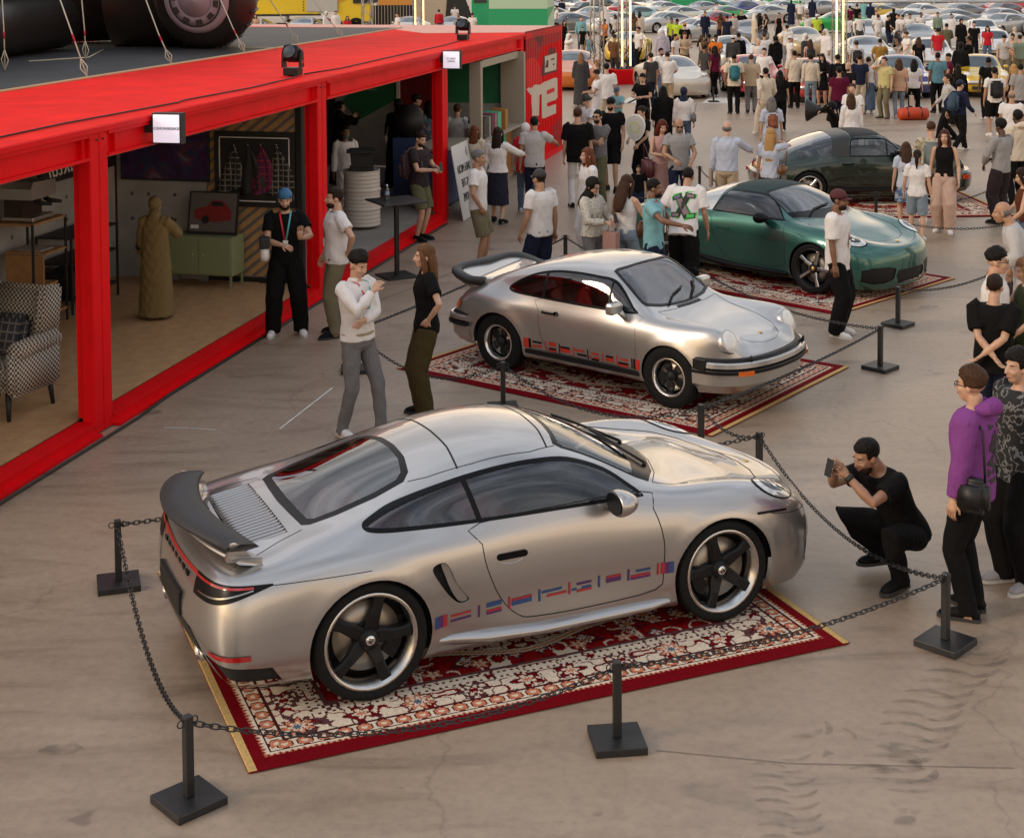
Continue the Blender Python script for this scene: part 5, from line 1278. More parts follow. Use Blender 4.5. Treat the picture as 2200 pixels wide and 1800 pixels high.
part('kiosk_frame',lambda b:(b.box((14.5,.12,1.35),(.16,.22,2.5),M_TAUPE),b.box((17.62,.14,1.35),(.16,.5,2.5),M_TAUPE),b.box((16.06,.12,2.55),(2.96,.22,.14),M_TAUPE),b.box((16.06,.16,1.08),(3.24,.46,.05),M_TAUPE)))
for kk,(a,cc) in enumerate([(14.62,(.04,.07,.19)),(15.1,(.04,.07,.19)),(15.58,(.17,.02,.05)),(16.06,(.34,.30,.24)),(16.54,(.10,.42,.22)),(17.02,(.35,.14,.03))]):
	part('counter_panel',lambda b:b.box((a+.22,.16,.56),(.45,.04,.98),mat('counter_%s'%['navy','navy','plum','taupe','mint','copper'][kk],cc,.5)))
def corr(s):return .018*max(-1,min(1,2.2*math.sin(s*2*PI/.17)))
def skin_patch(b,poly,m,off):
	"""flat paint following the corrugation: poly is (s, z)"""
	bm=bmesh.new();xs=[p[0] for p in poly];x0,x1=min(xs),max(xs);st=.17/8;x=math.floor(x0/st)*st
	while x<x1:
		a,c_=max(x,x0),min(x+st,x1);pl=poly
		for sg,lim in((1,a),(-1,-c_)):
			out=[]
			for i in range(len(pl)):
				p,q=pl[i],pl[(i+1)%len(pl)];fp,fq=sg*p[0]-lim,sg*q[0]-lim
				if fp>=0:out.append(p)
				if fp*fq<0:t=fp/(fp-fq);out.append((p[0]+(q[0]-p[0])*t,p[1]+(q[1]-p[1])*t))
			pl=out
			if len(pl)<3:break
		if len(pl)>=3:b.add([(p[0],corr(p[0])-off,p[1]) for p in pl],[tuple(range(len(pl)))],m)
		x+=st
E0=18.14
def wallf(b):
	st=.17/8;n=int((S1-.08-E0)/st);vs=[];fs=[]
	for i in range(n+1):
		s=E0+i*st;vs+=[(s,corr(s),.12),(s,corr(s),HR-.04)]
	for i in range(n):fs.append((2*i,2*i+2,2*i+3,2*i+1))
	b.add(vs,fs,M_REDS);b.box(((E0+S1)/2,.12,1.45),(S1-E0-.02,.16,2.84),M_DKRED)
part('corrugated_wall',wallf)
part('wall_rail',lambda b:(b.box(((E0+S1)/2,.02,.06),(S1-E0,.1,.12),M_REDS),b.box((S1-.04,.05,HR/2),(.08,.12,HR-.03),M_REDS),b.box(((E0+S1)/2,.03,HR-.06),(S1-E0,.09,.08),M_REDS)))
M_MAROON=mat('maroon_wall_paint',(.085,.018,.028),.55);M_IVORY=mat('ivory_wall_paint',(.62,.54,.45),.55);M_RED2=mat('bright_red_wall_paint',(.66,.006,.010),.5)
def ob(*pts):return[on_back(1050+x*.1843,30+y*.1843,-.02) for x,y in pts]
def decal(name,polys,m,off):
	def f(b):
		for p in polys:skin_patch(b,p,m,off)
	return part(name,f)
decal('wall_graphic',[ob((440,210),(850,125),(850,300),(640,380),(560,560),(440,560)),],mat('deep_red_wall_paint',(.26,.010,.014),.5),.003)
decal('wall_graphic',[ob((440,560),(480,520),(520,510),(560,530),(610,640),(620,850),(440,900))],M_RED2,.004)
decal('wall_graphic',[ob((510,215),(650,190),(640,290),(600,400),(570,330))],M_MAROON,.005)
decal('wall_graphic',[ob((690,470),(690,440),(715,400),(740,385),(785,410),(785,470))],M_MAROON,.005)
decal('wall_graphic',[ob((630,500),(800,450),(805,665),(625,730))],M_MAROON,.006)
decal('wall_lettering',[ob((655,500),(790,458),(790,652),(648,690))],M_IVORY,.010)
decal('wall_lettering',[ob((668,545),(692,540),(692,625),(664,630))],M_MAROON,.014)
decal('wall_lettering',[ob((722,530),(768,512),(768,530),(722,548)),ob((745,583),(768,577),(768,597),(745,603))],M_MAROON,.014)
decal('wall_lettering',[ob((445,885),(465,860),(500,870),(540,825),(600,832),(640,800),(780,745),(805,755),(808,965),(780,1005),(690,1035),(675,1060),(690,1085),(785,1052),(785,1160),(640,1222),(615,1210),(612,940),(592,945),(592,1190),(500,1190),(505,960))],M_IVORY,.010)
decal('wall_lettering',[ob((672,905),(690,888),(760,862),(762,905),(690,940),(675,930))],M_RED2,.014)
decal('wall_graphic',[ob((745,1320),(850,1180),(850,1590),(790,1600),(760,1450))],mat('deep_red_wall_paint'),.003)
o=MB().tube([pw(S0,-.10,.02),pw(-2,-.12,.02),pw(0.4,-.13,.02),pw(1.2,-.075,.02),pw(4,-.09,.02),pw(8,-.10,.02),pw(11.6,-.12,.02)],.014,M_SATB,6).obj('ground_cable');tag(o,'black cable lying along the foot of the red pavilion','cable')
o=MB().tube([pw(-3,.32,HR+.04),pw(0,.40,HR+.04),pw(2.2,.28,HR+.04),pw(2.5,.33,HR+.04),pw(4.2,.25,HR+.04),pw(5.8,.33,HR+.04),pw(6.1,.42,HR+.04)],.010,M_SATB,5).obj('roof_cable');tag(o,'thin black cable along the roof edge, left of the first stage light','cable')
o=MB().tube([pw(6.4,.42,HR+.04),pw(7.5,.30,HR+.04),pw(10,.38,HR+.04),pw(13.5,.45,HR+.04),pw(15.2,.6,HR+.04)],.010,M_SATB,5).obj('roof_cable');tag(o,'thin black cable along the roof between the two stage lights','cable')
# ---------- words (mirrored, as the photograph shows them)
def text_mesh(txt,size,depth=.002,mirror=True,shear=0.0,cond=1.0):
	cu=bpy.data.curves.new('t','FONT');cu.body=txt;cu.size=size;cu.extrude=depth;cu.align_x='CENTER';cu.align_y='CENTER';cu.shear=shear;cu.resolution_u=2
	ob_=bpy.data.objects.new('t',cu);COL.objects.link(ob_);dg=bpy.context.evaluated_depsgraph_get();dg.update();me=bpy.data.meshes.new_from_object(ob_.evaluated_get(dg));bpy.data.objects.remove(ob_)
	co=np.zeros(len(me.vertices)*3);me.vertices.foreach_get('co',co);co=co.reshape(-1,3);co[:,0]*=cond*(-1 if mirror else 1);me.vertices.foreach_set('co',co.ravel())
	if mirror:me.flip_normals()
	me.name='lettering';return me
def put_text(parent,txt,size,M,m,**k):
	me=text_mesh(txt,size,**k);me.materials.clear();me.materials.append(m);me.transform(M);me.name='lettering';return link_mesh('lettering',me,parent)
M_LIT=mat('lit_sign_face',(.8,.78,.85),.4,emit=(.86,.84,1.0),estr=.34)
def lightbox(px,lines,label):
	s,z=on_back(*px,-.20);o=empty('light_box_sign',pw(s,0),P_ANG,label,'sign','lit square signs on the pavilion')
	b=MB();b.box((.02,-.20,z),(.11,.315,.315),M_SATB);b.box((.03,-.01,z+.03),(.07,.14,.16),M_SATB);b.obj('sign_case',o)
	b=MB();b.box((-.040,-.20,z),(.012,.285,.285),M_LIT);b.obj('sign_face',o)
	for k_,t in enumerate(lines):
		Mt=frame_M((-.050,-.20,z+.02*(len(lines)-1)-.045*k_),(0,-1,0),(0,0,1),(-1,0,0));put_text(o,t,.041 if len(lines)<2 else .045,Mt,M_SATB,cond=.88)
	return o
lightbox((361,276),['SONDERWUNSCH'],'lit square sign with one line of letters over the first open bay')
lightbox((971,129),['TAFFY TS','SAMPLE'],'lit square sign with two short lines over the kiosk end')
# ---------- furniture of the bays
def furn(name,s,i,label,cat,z=FL+.01,rz=0.0,group=None):
	p=pw(s,i,z);return empty(name,p,P_ANG+rz,label,cat,group)
a0,z0=on_cross(452,391,6.0);a1,_=on_cross(262,386,6.0)
tv=empty('wall_screen',pw(0,0),P_ANG,'large dark wall screen showing a violet car interior','screen')
MB().box((5.985,(a0+a1)/2,z0+.42),(.05,abs(a1-a0),.84),M_SATB,bev=.006).obj('screen_case',tv)
def pic_mat(name,cols,scale):
	m,N,L,b=_new(name);tc=N.new("ShaderNodeTexCoord");n=N.new("ShaderNodeTexNoise");n.inputs['Scale'].default_value=scale;n.inputs['Distortion'].default_value=1.5;n.inputs['Detail'].default_value=3;L.new(tc.outputs['Object'],n.inputs['Vector'])
	r=N.new("ShaderNodeValToRGB");e=r.color_ramp;e.elements[0].color=(*cols[0],1);e.elements[1].color=(*cols[-1],1);e.elements[0].position=.3;e.elements[1].position=.72
	for k_,c_ in enumerate(cols[1:-1]):q=e.elements.new(.3+.42*(k_+1)/(len(cols)-1));q.color=(*c_,1)
	L.new(n.outputs['Fac'],r.inputs['Fac']);L.new(r.outputs['Color'],b.inputs['Base Color']);b.inputs['Roughness'].default_value=.25;MATS[name]=m;return m
MB().box((5.955,(a0+a1)/2,z0+.42),(.012,abs(a1-a0)-.05,.78),pic_mat('screen_picture',[(.01,.01,.03),(.05,.01,.07),(.02,.03,.09),(.12,.02,.05),(.10,.13,.20)],2.0)).obj('picture',tv)
b0,y0=on_cross(637,447,5.98);b1,y1=on_cross(462,281,5.98)
fb=empty('display_board',pw(0,0),P_ANG,'black display board with white outline and hanging tartan fabrics','display board')
MB().box((5.965,(b0+b1)/2,(y0+y1)/2),(.05,b1-b0,y1-y0),M_SATB).obj('board',fb)
def frame_line(b):
	c_,d_=(b0+b1)/2,(y0+y1)/2;w,h=(b1-b0)/2-.08,(y1-y0)/2-.08
	b.box((5.935,c_,d_+h),(.006,2*w,.014),M_WHITE);b.box((5.935,c_,d_-h),(.006,2*w,.014),M_WHITE);b.box((5.935,c_+w,d_),(.006,.014,2*h-.016),M_WHITE);b.box((5.935,c_-w,d_),(.006,.014,2*h-.016),M_WHITE)
part('outline',frame_line,fb)
def tartan(name,c1,c2,c3,sc=26):
	m,N,L,b=_new(name);tc=N.new("ShaderNodeTexCoord");mp=N.new("ShaderNodeMapping");mp.inputs['Scale'].default_value=(sc,sc,sc);L.new(tc.outputs['Object'],mp.inputs['Vector']);s=N.new("ShaderNodeSeparateXYZ");L.new(mp.outputs[0],s.inputs[0])
	def st(o,w):
		f=N.new("ShaderNodeMath");f.operation='FRACT';L.new(o,f.inputs[0]);l=N.new("ShaderNodeMath");l.operation='LESS_THAN';l.inputs[1].default_value=w;L.new(f.outputs[0],l.inputs[0]);return l.outputs[0]
	u,v=s.outputs['Y'],s.outputs['Z']
	def mx(f,a,bb):
		x=N.new("ShaderNodeMix");x.data_type='RGBA';L.new(f,x.inputs[0])
		for k_,val in((6,a),(7,bb)):
			if isinstance(val,tuple):x.inputs[k_].default_value=(*val,1)
			else:L.new(val,x.inputs[k_])
		return x.outputs[2]
	c_=mx(st(u,.3),c1,c2);x2=mx(st(v,.3),c1,c2);a=N.new("ShaderNodeMix");a.data_type='RGBA';a.inputs[0].default_value=.5;L.new(c_,a.inputs[6]);L.new(x2,a.inputs[7]);c_=a.outputs[2]
	d=N.new("ShaderNodeMath");d.operation='MULTIPLY';L.new(st(u,.12),d.inputs[0]);L.new(st(v,.9),d.inputs[1]);c_=mx(d.outputs[0],c_,c3)
	d=N.new("ShaderNodeMath");d.operation='MULTIPLY';L.new(st(v,.12),d.inputs[0]);L.new(st(u,.9),d.inputs[1]);c_=mx(d.outputs[0],c_,c3)
	L.new(c_,b.inputs['Base Color']);b.inputs['Roughness'].default_value=.9;MATS[name]=m;return m
M_TBW=tartan('black_white_tartan',(.012,.012,.014),(.10,.10,.10),(.26,.235,.19),13);M_TRB=tartan('red_blue_tartan',(.10,.012,.05),(.02,.04,.13),(.42,.02,.03),11)
for px,m,lab in((505,M_TBW,'black and white tartan cloth hanging first on the display board'),(535,M_SATB,'plain black cloth hanging second on the display board'),(562,M_TRB,'red and blue chequered cloth hanging on the display board'),(596,M_TBW,'black and white tartan cloth hanging last, by the board edge')):
	y_,z_=on_cross(px,315,5.93);vs,fs=[],[]
	n_=8
	for r_ in range(n_+1):
		for c_ in range(7):
			t=r_/n_;w=(.03+.44*min(1,t*1.5));yy=(c_/6-.5)*w;vs.append((5.905+.022*math.sin(c_*2.1+t*2),y_-yy*.8+.16*t*(.55 if px<520 else-.35),z_-.62*t+.14*(c_/6-.5)*t))
	for r_ in range(n_):
		for c_ in range(6):fs.append((r_*7+c_,r_*7+c_+1,(r_+1)*7+c_+1,(r_+1)*7+c_))
	o=empty('fabric_swatch',pw(0,0),P_ANG,lab,'fabric','cloths on the display board');b=MB();b.add(vs,fs,m,True);b.add([(v[0]+.006,v[1],v[2]) for v in vs],[f[::-1] for f in fs],m,True);b.obj('cloth',o);MB().tube([(5.94,y_,z_+.02),(5.89,y_,z_+.01),(5.89,y_,z_+.035)],.006,M_CHROME,5).obj('hook',o)
for(p0,p1,lab,m) in(((0,300),(72,398),'dark framed picture high on the concrete wall, at the left edge',pic_mat('poster_picture',[(.01,.01,.01),(.06,.03,.03),(.15,.12,.11)],3)),((79,290),(240,400),'black sign with white handwritten lettering on the concrete wall',M_SATB)):
	s0,z0_=on_back(p0[0],p1[1],DEP);s1,_=on_back(p1[0],p1[1],DEP);o=empty('wall_sign',pw(0,0),P_ANG,lab,'sign');MB().box(((s0+s1)/2,DEP-.03,z0_+.55),(s1-s0,.05,1.1),M_SATB).obj('sign_board',o)
	MB().box(((s0+s1)/2,DEP-.06,z0_+.55),(s1-s0-.04,.008,1.06),m).obj('sign_face',o)
	if p0[0]>50:
		put_text(o,'Manufaktur',.34,frame_M(((s0+s1)/2-.05,DEP-.068,z0_+.20),(1,0,.05),(0,0,1),(0,-1,0)),M_WHITE,shear=.35)
def holes(b):
	for s in(2.1,3.4,4.7,5.6):
		for z in(.6,1.15,1.45):b.lathe([(.0,-.002),(.026,-.002),(.028,.003)],mat('form_hole',(.10,.10,.10),.8),8,'y',Matrix.Translation((s,DEP-.002,z)))
	for y in(1.9,2.2,2.6,2.85):
		for z in(.95,1.3):b.lathe([(.0,-.002),(.026,-.002),(.028,.003)],mat('form_hole',(.10,.10,.10),.8),8,'x',Matrix.Translation((6.018,y,z)))
holes_o=part('formwork_hole',holes);holes_o['kind']='stuff'
M_SAGE=mat('sage_lacquer',(.25,.29,.15),.45)
o=furn('cabinet',5.70,1.62,'sage green metal cabinet on legs in the first bay','cabinet')
MB().box((0,0,.43),(.40,.98,.52),M_SAGE,bev=.006).obj('case',o)
for y in(-.24,.24):
	d=MB().box((-.205,y,.43),(.012,.46,.47),M_SAGE,bev=.004).obj('door',o);MB().tube([(-.21,y-.16*(1 if y>0 else-1),.45),(-.23,y-.16*(1 if y>0 else-1),.45)],.010,M_CHROME,8).obj('knob',d)
for x in(-.18,.18):
	for y in(-.46,.46):MB().box((x,y,.085),(.025,.025,.17),M_SAGE).obj('leg',o)
o=furn('leaning_poster',5.68,1.50,'framed poster of a red sports car leaning on the cabinet','poster',FL+.70)
Mp=Matrix.Rotation(R(12),4,'Y')
MB().box((0,0,.29),(.025,.72,.58),M_SATB,Mp).obj('frame',o);MB().box((-.015,0,.30),(.006,.67,.52),mat('poster_grey',(.12,.105,.10),.4),Mp).obj('print',o)
def redcar(b):
	m=mat('print_red',(.22,.02,.02),.4);d=mat('print_dark',(.015,.013,.013),.4)
	b.prism([(.27,.22),(.27,.32),(.20,.36),(.10,.37),(.02,.46),(-.14,.46),(-.22,.38),(-.27,.33),(-.27,.20),(-.05,.17),(.12,.18)],-.021,-.019,m,'x',Mp);b.prism([(.01,.38),(.03,.445),(-.12,.445),(-.17,.39)],-.024,-.022,d,'x',Mp)
	b.prism([(.10+.055*math.cos(t),.20+.055*math.sin(t)) for t in np.linspace(0,2*PI,15)[:-1]],-.024,-.022,d,'x',Mp);b.box((-.024,.25,.10),(.002,.12,.05),M_WHITE,Mp)
redc=part('print_motif',redcar,o)
M_SHELFW=mat('oak_shelf',(.36,.19,.075),.5,noise=.2,nscale=8)
o=furn('shelf_unit',3.12,2.68,'open black frame shelf with oak boards in the first bay','shelf')
for x in(-.37,.37):
	for y in(-.26,.26):MB().box((x,y,.65),(.025,.025,1.30),M_SATB).obj('leg',o)
for z,x0,x1 in((1.29,-.37,.37),(.90,-.10,.37),(.52,-.37,.15),(.16,-.15,.37)):MB().box(((x0+x1)/2,0,z),(x1-x0+.02,.54,.025),M_SHELFW).obj('shelf_board',o)
MB().box((-.12,0,.70),(.025,.5,.36),M_SHELFW).obj('divider',o);MB().box((.14,0,.34),(.025,.5,.34),M_SHELFW).obj('divider',o)
MB().tube([(-.37,.24,.3),(.37,.24,.95)],.008,M_SATB,5).obj('brace',o)
MB().box((.10,0,.925),(.30,.34,.018),mat('magazine_paper',(.30,.27,.25),.5)).obj('magazine',None).parent=None
mg=bpy.data.objects['magazine'];mg.location=pw(3.12,2.68,FL+.005);mg.rotation_euler=(0,0,P_ANG);tag(mg,'thin magazine lying on the middle board of the open shelf','magazine')
o=furn('espresso_machine',3.10,2.66,'silver espresso machine standing on the open shelf','coffee machine',FL+1.315)
M_STEEL=mat('brushed_steel',(.50,.48,.46),.32,metal=.9)
MB().box((0,.02,.03),(.50,.42,.05),M_STEEL,bev=.01).obj('drip_tray',o);MB().box((-.02,.08,.16),(.44,.24,.22),mat('machine_black',(.03,.015,.013),.3)).obj('back_panel',o)
b=MB();b.prism([(-.28,.27),(.24,.27),(.28,.33),(.25,.46),(-.24,.48),(-.30,.40)],-.20,.22,M_STEEL,'y');b.obj('boiler_case',o)
for x in(-.12,.10):MB().tube([(x,-.14,.25),(x,-.20,.22),(x,-.36,.21)],[.035,.03,.02],M_SATB,8).obj('portafilter',o)
for x in(-.22,.22):
	for y in(-.15,.15):MB().lathe([(.02,-.012),(.02,.01)],M_SATB,8,'z',Matrix.Translation((x,y,0)),cap=True).obj('foot',o)
o=furn('low_shelf',4.30,2.72,'black open metal shelf against the concrete wall','shelf')
for x in(-.58,.58):
	for y in(-.24,.24):MB().box((x,y,.48),(.025,.025,.96),M_SATB).obj('leg',o)
for z in(.95,.62,.18):MB().box((0,0,z),(1.18,.5,.02),M_SATB).obj('shelf_board',o)
o=furn('storage_box',4.05,2.72,'black storage box under the low metal shelf','box',FL+.2);MB().box((0,0,.16),(.6,.42,.30),M_SATB,bev=.01).obj('box_body',o)
def hounds():
	m,N,L,b=_new('houndstooth_cloth');tc=N.new("ShaderNodeTexCoord");c_=N.new("ShaderNodeTexChecker");c_.inputs['Scale'].default_value=42;c_.inputs['Color1'].default_value=(.05,.045,.04,1);c_.inputs['Color2'].default_value=(.50,.45,.38,1);L.new(tc.outputs['Object'],c_.inputs['Vector']);L.new(c_.outputs['Color'],b.inputs['Base Color']);b.inputs['Roughness'].default_value=.9;MATS['houndstooth_cloth']=m;return m
M_HT=hounds()
def soft(b,M,L_,W_,T_,m,bow=.0):
	bm=bmesh.new();bmesh.ops.create_cube(bm,size=1)
	bmesh.ops.scale(bm,vec=(L_,W_,T_),verts=bm.verts);bmesh.ops.bevel(bm,geom=list(bm.edges),offset=min(L_,W_,T_)*.32,segments=4,affect='EDGES')
	for v in bm.verts:v.co.z+=bow*(v.co.x/L_)**2
	b.addbm(bm,m,True,M)
CH=gp(8,880,FL);o=empty('wing_chair',CH,R(-112),'houndstooth wing armchair at the left edge of the first bay','armchair',None,1.06)
T=Matrix.Translation
b=MB();soft(b,T((0,0,.36)),.66,.62,.22,M_HT);b.obj('seat',o)
b=MB();soft(b,T((-.30,0,.70))@Matrix.Rotation(R(-100),4,'Y'),.82,.66,.16,M_HT);b.obj('backrest',o)
for sd in(1,-1):
	b=MB();soft(b,T((.02,.37*sd,.44)),.66,.13,.42,M_HT);b.tube([(-.28,.37*sd,.66),(.30,.39*sd,.64)],.085,M_HT,12);b.obj('armrest',o)
	b=MB();soft(b,T((-.22,.35*sd,.90))@Matrix.Rotation(R(-8),4,'Y'),.30,.09,.50,M_HT);b.obj('wing',o)
	for x in(-.28,.28):MB().tube([(x,.30*sd,.26),(x*1.08,.32*sd,0)],[.03,.018],M_SATB,8).obj('leg',o)
o=empty('cushion',CH+Vector((0,0,.50)),R(-112),'dark tartan cushion on the houndstooth armchair','cushion');b=MB();soft(b,T((-.13,-.03,.20))@Matrix.Rotation(R(-108),4,'Y'),.44,.44,.15,tartan('dark_tartan',(.03,.032,.04),(.08,.08,.085),(.22,.20,.18),12));b.obj('cushion_body',o)
o=furn('drum',10.55,1.05,'ribbed white steel drum in the second bay','drum')
prof=[(.0,.0),(.30,.0)]
for z in np.linspace(.02,.90,45):prof.append((.300+.006*math.sin(z*2*PI/.065)+(.012 if abs(z-.30)<.02 or abs(z-.60)<.02 else 0),z))
prof+=[(.305,.905),(.305,.92),(.29,.92),(.29,.90),(.0,.90)]
MB().lathe(prof,mat('white_enamel',(.68,.63,.56),.4),40).obj('drum_body',o)
o=furn('printer',10.55,1.05,'black photo printer on top of the white drum','printer',FL+.92,rz=R(20));b=MB();b.box((0,0,.03),(.46,.40,.06),M_SATB,bev=.01);b.obj('base',o);MB().prism([(-.17,.06),(.17,.06),(.20,.36),(-.20,.36)],-.14,.14,M_SATB,'x').obj('printer_body',o);MB().box((-.10,0,.33),(.34,.50,.035),M_SATB,bev=.006).obj('paper_tray',o)
for s,w,cc,lab in((14.75,.22,(.012,.013,.015),'black grinder box standing first on the kiosk counter'),(15.10,.14,(.25,.25,.21),'grey green grinder box on the kiosk counter'),(15.32,.16,(.10,.012,.04),'plum grinder box on the kiosk counter'),(15.55,.14,(.40,.12,.17),'rose pink grinder box on the kiosk counter'),(15.85,.30,(.07,.42,.26),'mint green coffee machine on the kiosk counter'),(16.45,.24,(.38,.17,.03),'copper orange coffee machine on the kiosk counter')):
	o=furn('counter_machine',s,.16,lab,'coffee machine',1.105,group='coloured machines on the kiosk counter');m=mat('machine_%02d'%int(s*10%97),cc,.4);b=MB();b.prism([(-.16,0),(.16,0),(.16,.05),(.06,.08),(.06,.26),(.17,.30),(.15,.42),(-.16,.40)],-w/2,w/2,m,'x',Matrix.Rotation(PI/2,4,'Z')@Matrix.Rotation(PI/2,4,'Z') if False else None);b.obj('machine_body',o);MB().box((0,-.10,.065),(w*.8,.12,.012),M_STEEL).obj('drip_tray',o)
o=furn('large_grinder',14.0,1.3,'tall black coffee roaster behind the kiosk counter','coffee roaster',1.2);b=MB();b.lathe([(.0,0),(.16,.0),(.18,.1),(.26,.14),(.26,.42),(.2,.46),(.18,.6),(.0,.62)],M_SATB,20);b.obj('roaster_drum',o);b=MB();b.box((0,0,-.55),(.5,.5,1.1),mat('counter_navy'),bev=.01);b.obj('roaster_base',o)
o=furn('serving_counter',13.4,.5,'navy serving counter with oak top behind the leaning board','counter',.13);MB().box((0,0,.5),(1.7,.6,1.0),mat('counter_navy')).obj('counter_body',o);MB().box((0,0,1.02),(1.8,.7,.04),M_TAUPE).obj('counter_top',o)
o=empty('leaning_board',pw(12.05,-.32),P_ANG,'white board with black mirrored lettering leaning on the red post','sign board')
q=lambda px,py:_hit(px,py,pw(0,-.30),PN_V+Vector((0,0,-.12)))
c4=[q(*p) for p in((954,486),(988,466),(981,343),(944,361))]
Lw=[Matrix.Rotation(-P_ANG,4,'Z')@(v-o.location) for v in c4]
ux=(Lw[1]-Lw[0]);uy=(Lw[3]-Lw[0]);nn_=ux.cross(uy).normalized()
ux=Vector((1.05,0,0));base=Vector((-.10,0,.01));uy=Vector((0,.22,1.28));nn_=ux.cross(uy).normalized()
b=MB();vs=[base,base+ux,base+ux+uy,base+uy];b.add(vs+[v-nn_*.015 for v in vs],[(0,1,2,3),(7,6,5,4),(0,4,5,1),(1,5,6,2),(2,6,7,3),(3,7,4,0)],M_WHITE);b.obj('board',o)
for t,fx_,fy_,sz in(('LINEA MICRA',.52,.66,.20),('BRING THE',.58,.47,.20),('CAFE HOME',.58,.28,.20),('lamarzocco.com',.70,.13,.06)):
	p_=base+ux*fx_+uy*fy_+nn_*.006;put_text(o,t,sz,frame_M(p_,ux.normalized(),uy.normalized(),nn_),M_SATB,cond=.72)
p_=base+ux*.84+uy*.86+nn_*.004;b=MB();b.prism([(0,.09),(.07,0),(0,-.09),(-.07,0)],0,.003,mat('print_grey',(.25,.25,.24),.6),'z',frame_M(p_,ux.normalized(),uy.normalized(),nn_));b.prism([(0,.06),(.02,0),(0,-.06),(-.02,0)],.003,.005,M_WHITE,'z',frame_M(p_,ux.normalized(),uy.normalized(),nn_));b.obj('emblem',o)
tp=gp(853,594)
o=empty('standing_table',tp,.5,'tall black square standing table outside the second bay','table');MB().box((0,0,.012),(.48,.48,.024),M_POST,bev=.004).obj('base_plate',o);MB().box((0,0,.55),(.055,.055,1.05),M_POST).obj('column',o);MB().box((0,0,1.09),(.68,.68,.025),mat('table_top_black',(.028,.026,.025),.35),bev=.004).obj('table_top',o)
o=empty('water_bottle',tp+Vector((-.13,-.02,1.104)),0,'small clear water bottle on the black standing table','bottle');MB().lathe([(.0,.0),(.03,.0),(.033,.02),(.031,.08),(.033,.13),(.03,.16),(.013,.19),(.012,.205)],glass_mat('clear_plastic',(.75,.8,.85)),14).obj('bottle_body',o);MB().lathe([(.032,.075),(.0335,.08),(.0335,.125),(.032,.13)],mat('bottle_label',(.25,.35,.5),.5),14).obj('bottle_label',o);MB().lathe([(.014,.200),(.014,.225),(.0,.226)],mat('bottle_cap',(.5,.55,.65),.4),12).obj('bottle_cap',o)
# ---------- roof things
def moving_head(s,i,rz,label):
	o=empty('stage_light',pw(s,i,HR+.03),P_ANG+rz,label,'stage light','moving stage lights on the pavilion roof',.68)
	MB().box((0,0,.09),(.34,.30,.16),M_SATIN,bev=.02).obj('base',o)
	for sd in(1,-1):
		b=MB();b.prism([(-.10,.17),(.10,.17),(.08,.45),(.03,.52),(-.03,.52),(-.08,.45)],.165*sd,.205*sd,M_SATIN,'y');b.obj('yoke_arm',o)
		MB().box((0,.208*sd,.28),(.10,.006,.05),mat('red_label',(.45,.02,.02),.5)).obj('yoke_label',o)
	M=T((0,0,.44))@Matrix.Rotation(R(72),4,'Y')
	b=MB();b.box((0,0,.02),(.30,.31,.34),M_SATIN,M,bev=.05);b.obj('lamp_head',o)
	b=MB();b.lathe([(.13,.19),(.14,.21),(.135,.23)],M_SATIN,20,'z',M);b.lathe([(.0,.21),(.13,.205)],M_GLASSD,20,'z',M);b.obj('lens',o)
moving_head(6.18,.50,R(180),'black moving stage light on the red roof above the second post');moving_head(15.35,.60,R(180),'black moving stage light on the red roof above the kiosk')
M_ROPE=mat('pale_rope',(.55,.47,.36),.8);M_ROPER=mat('red_rope_binding',(.45,.015,.03),.7)
def rope(pts,label,red=((.55,.63),),loop=True):
	W=[p if isinstance(p,Vector) else gp(*p) for p in pts];o=MB().tube(W,.010,M_ROPE,5).obj('guy_rope');tag(o,label,'rope','guy ropes of the inflatable')
	n_=len(W)-1
	for a,c_ in red:
		i=min(int(a*n_),n_-1);MB().tube([W[i].lerp(W[i+1],a*n_-i),W[i].lerp(W[i+1],min(1,c_*n_-i))],.015,M_ROPER,6).obj('binding',o)
	if loop:
		e_=W[-1];d_=(W[-2]-e_).normalized();s_=d_.cross(Vector((0,1,0))).normalized();MB().tube([e_+d_*.30,e_+d_*.16+s_*.05,e_,e_+d_*.14-s_*.05,e_+d_*.30],.008,M_ROPE,5).obj('loop',o)
ZR=HR+.05
def rp(px,py,up=0.0):return gp(px,py,ZR+up)
def rope_px(foot,mid,top,label,dy=.35):
	f=gp(foot[0],foot[1],ZR);m_=gpy(mid[0],mid[1],f.y+dy);t_=gpy(top[0],top[1],f.y+2*dy);rope([t_,m_,f],label)
rope_px((187,165),(152,65),(122,-20),'pale guy rope with red binding, second from the left edge')
rope_px((369,137),(340,72),(305,-22),'pale guy rope with red binding, left of the inflatable wheel')
rope_px((526,113),(500,60),(465,-20),'pale guy rope with red binding, right of the inflatable wheel')
rope_px((641,93),(610,45),(570,-15),'pale guy rope in front of the yellow truck door')
rope_px((738,80),(700,35),(660,-15),'pale guy rope right of the yellow truck wheel')
rope_px((11,152),(8,60),(4,-10),'pale guy rope with red bands at the left edge',.1)
rope_px((185,128),(181,60),(175,-5),'short pale guy rope with red bands in front of the dark gap',.1)
rope([gp(62,132,ZR),gp(190,124,ZR),gp(222,107,ZR)],'loose pale rope lying on the black mat',loop=False,red=())
rope([gp(452,98,ZR),gp(480,102,ZR),gp(600,103,ZR)],'thin rope lying on the mat right of the inflatable wheel',loop=False,red=((.0,.2),))
M_INF=mat('black_inflatable_vinyl',(.022,.016,.014),.38,noise=.2,nscale=.8,bump=.25,bscale=2.2);M_HUB=mat('lilac_wheel_print',(.36,.26,.30),.4)
inf=empty('inflatable_car',pw(9,6,HR+.04),0,'huge black inflatable car with lilac wheel hub on the pavilion roof','inflatable')
def tow(p):return Matrix.Translation(-inf.location)@p
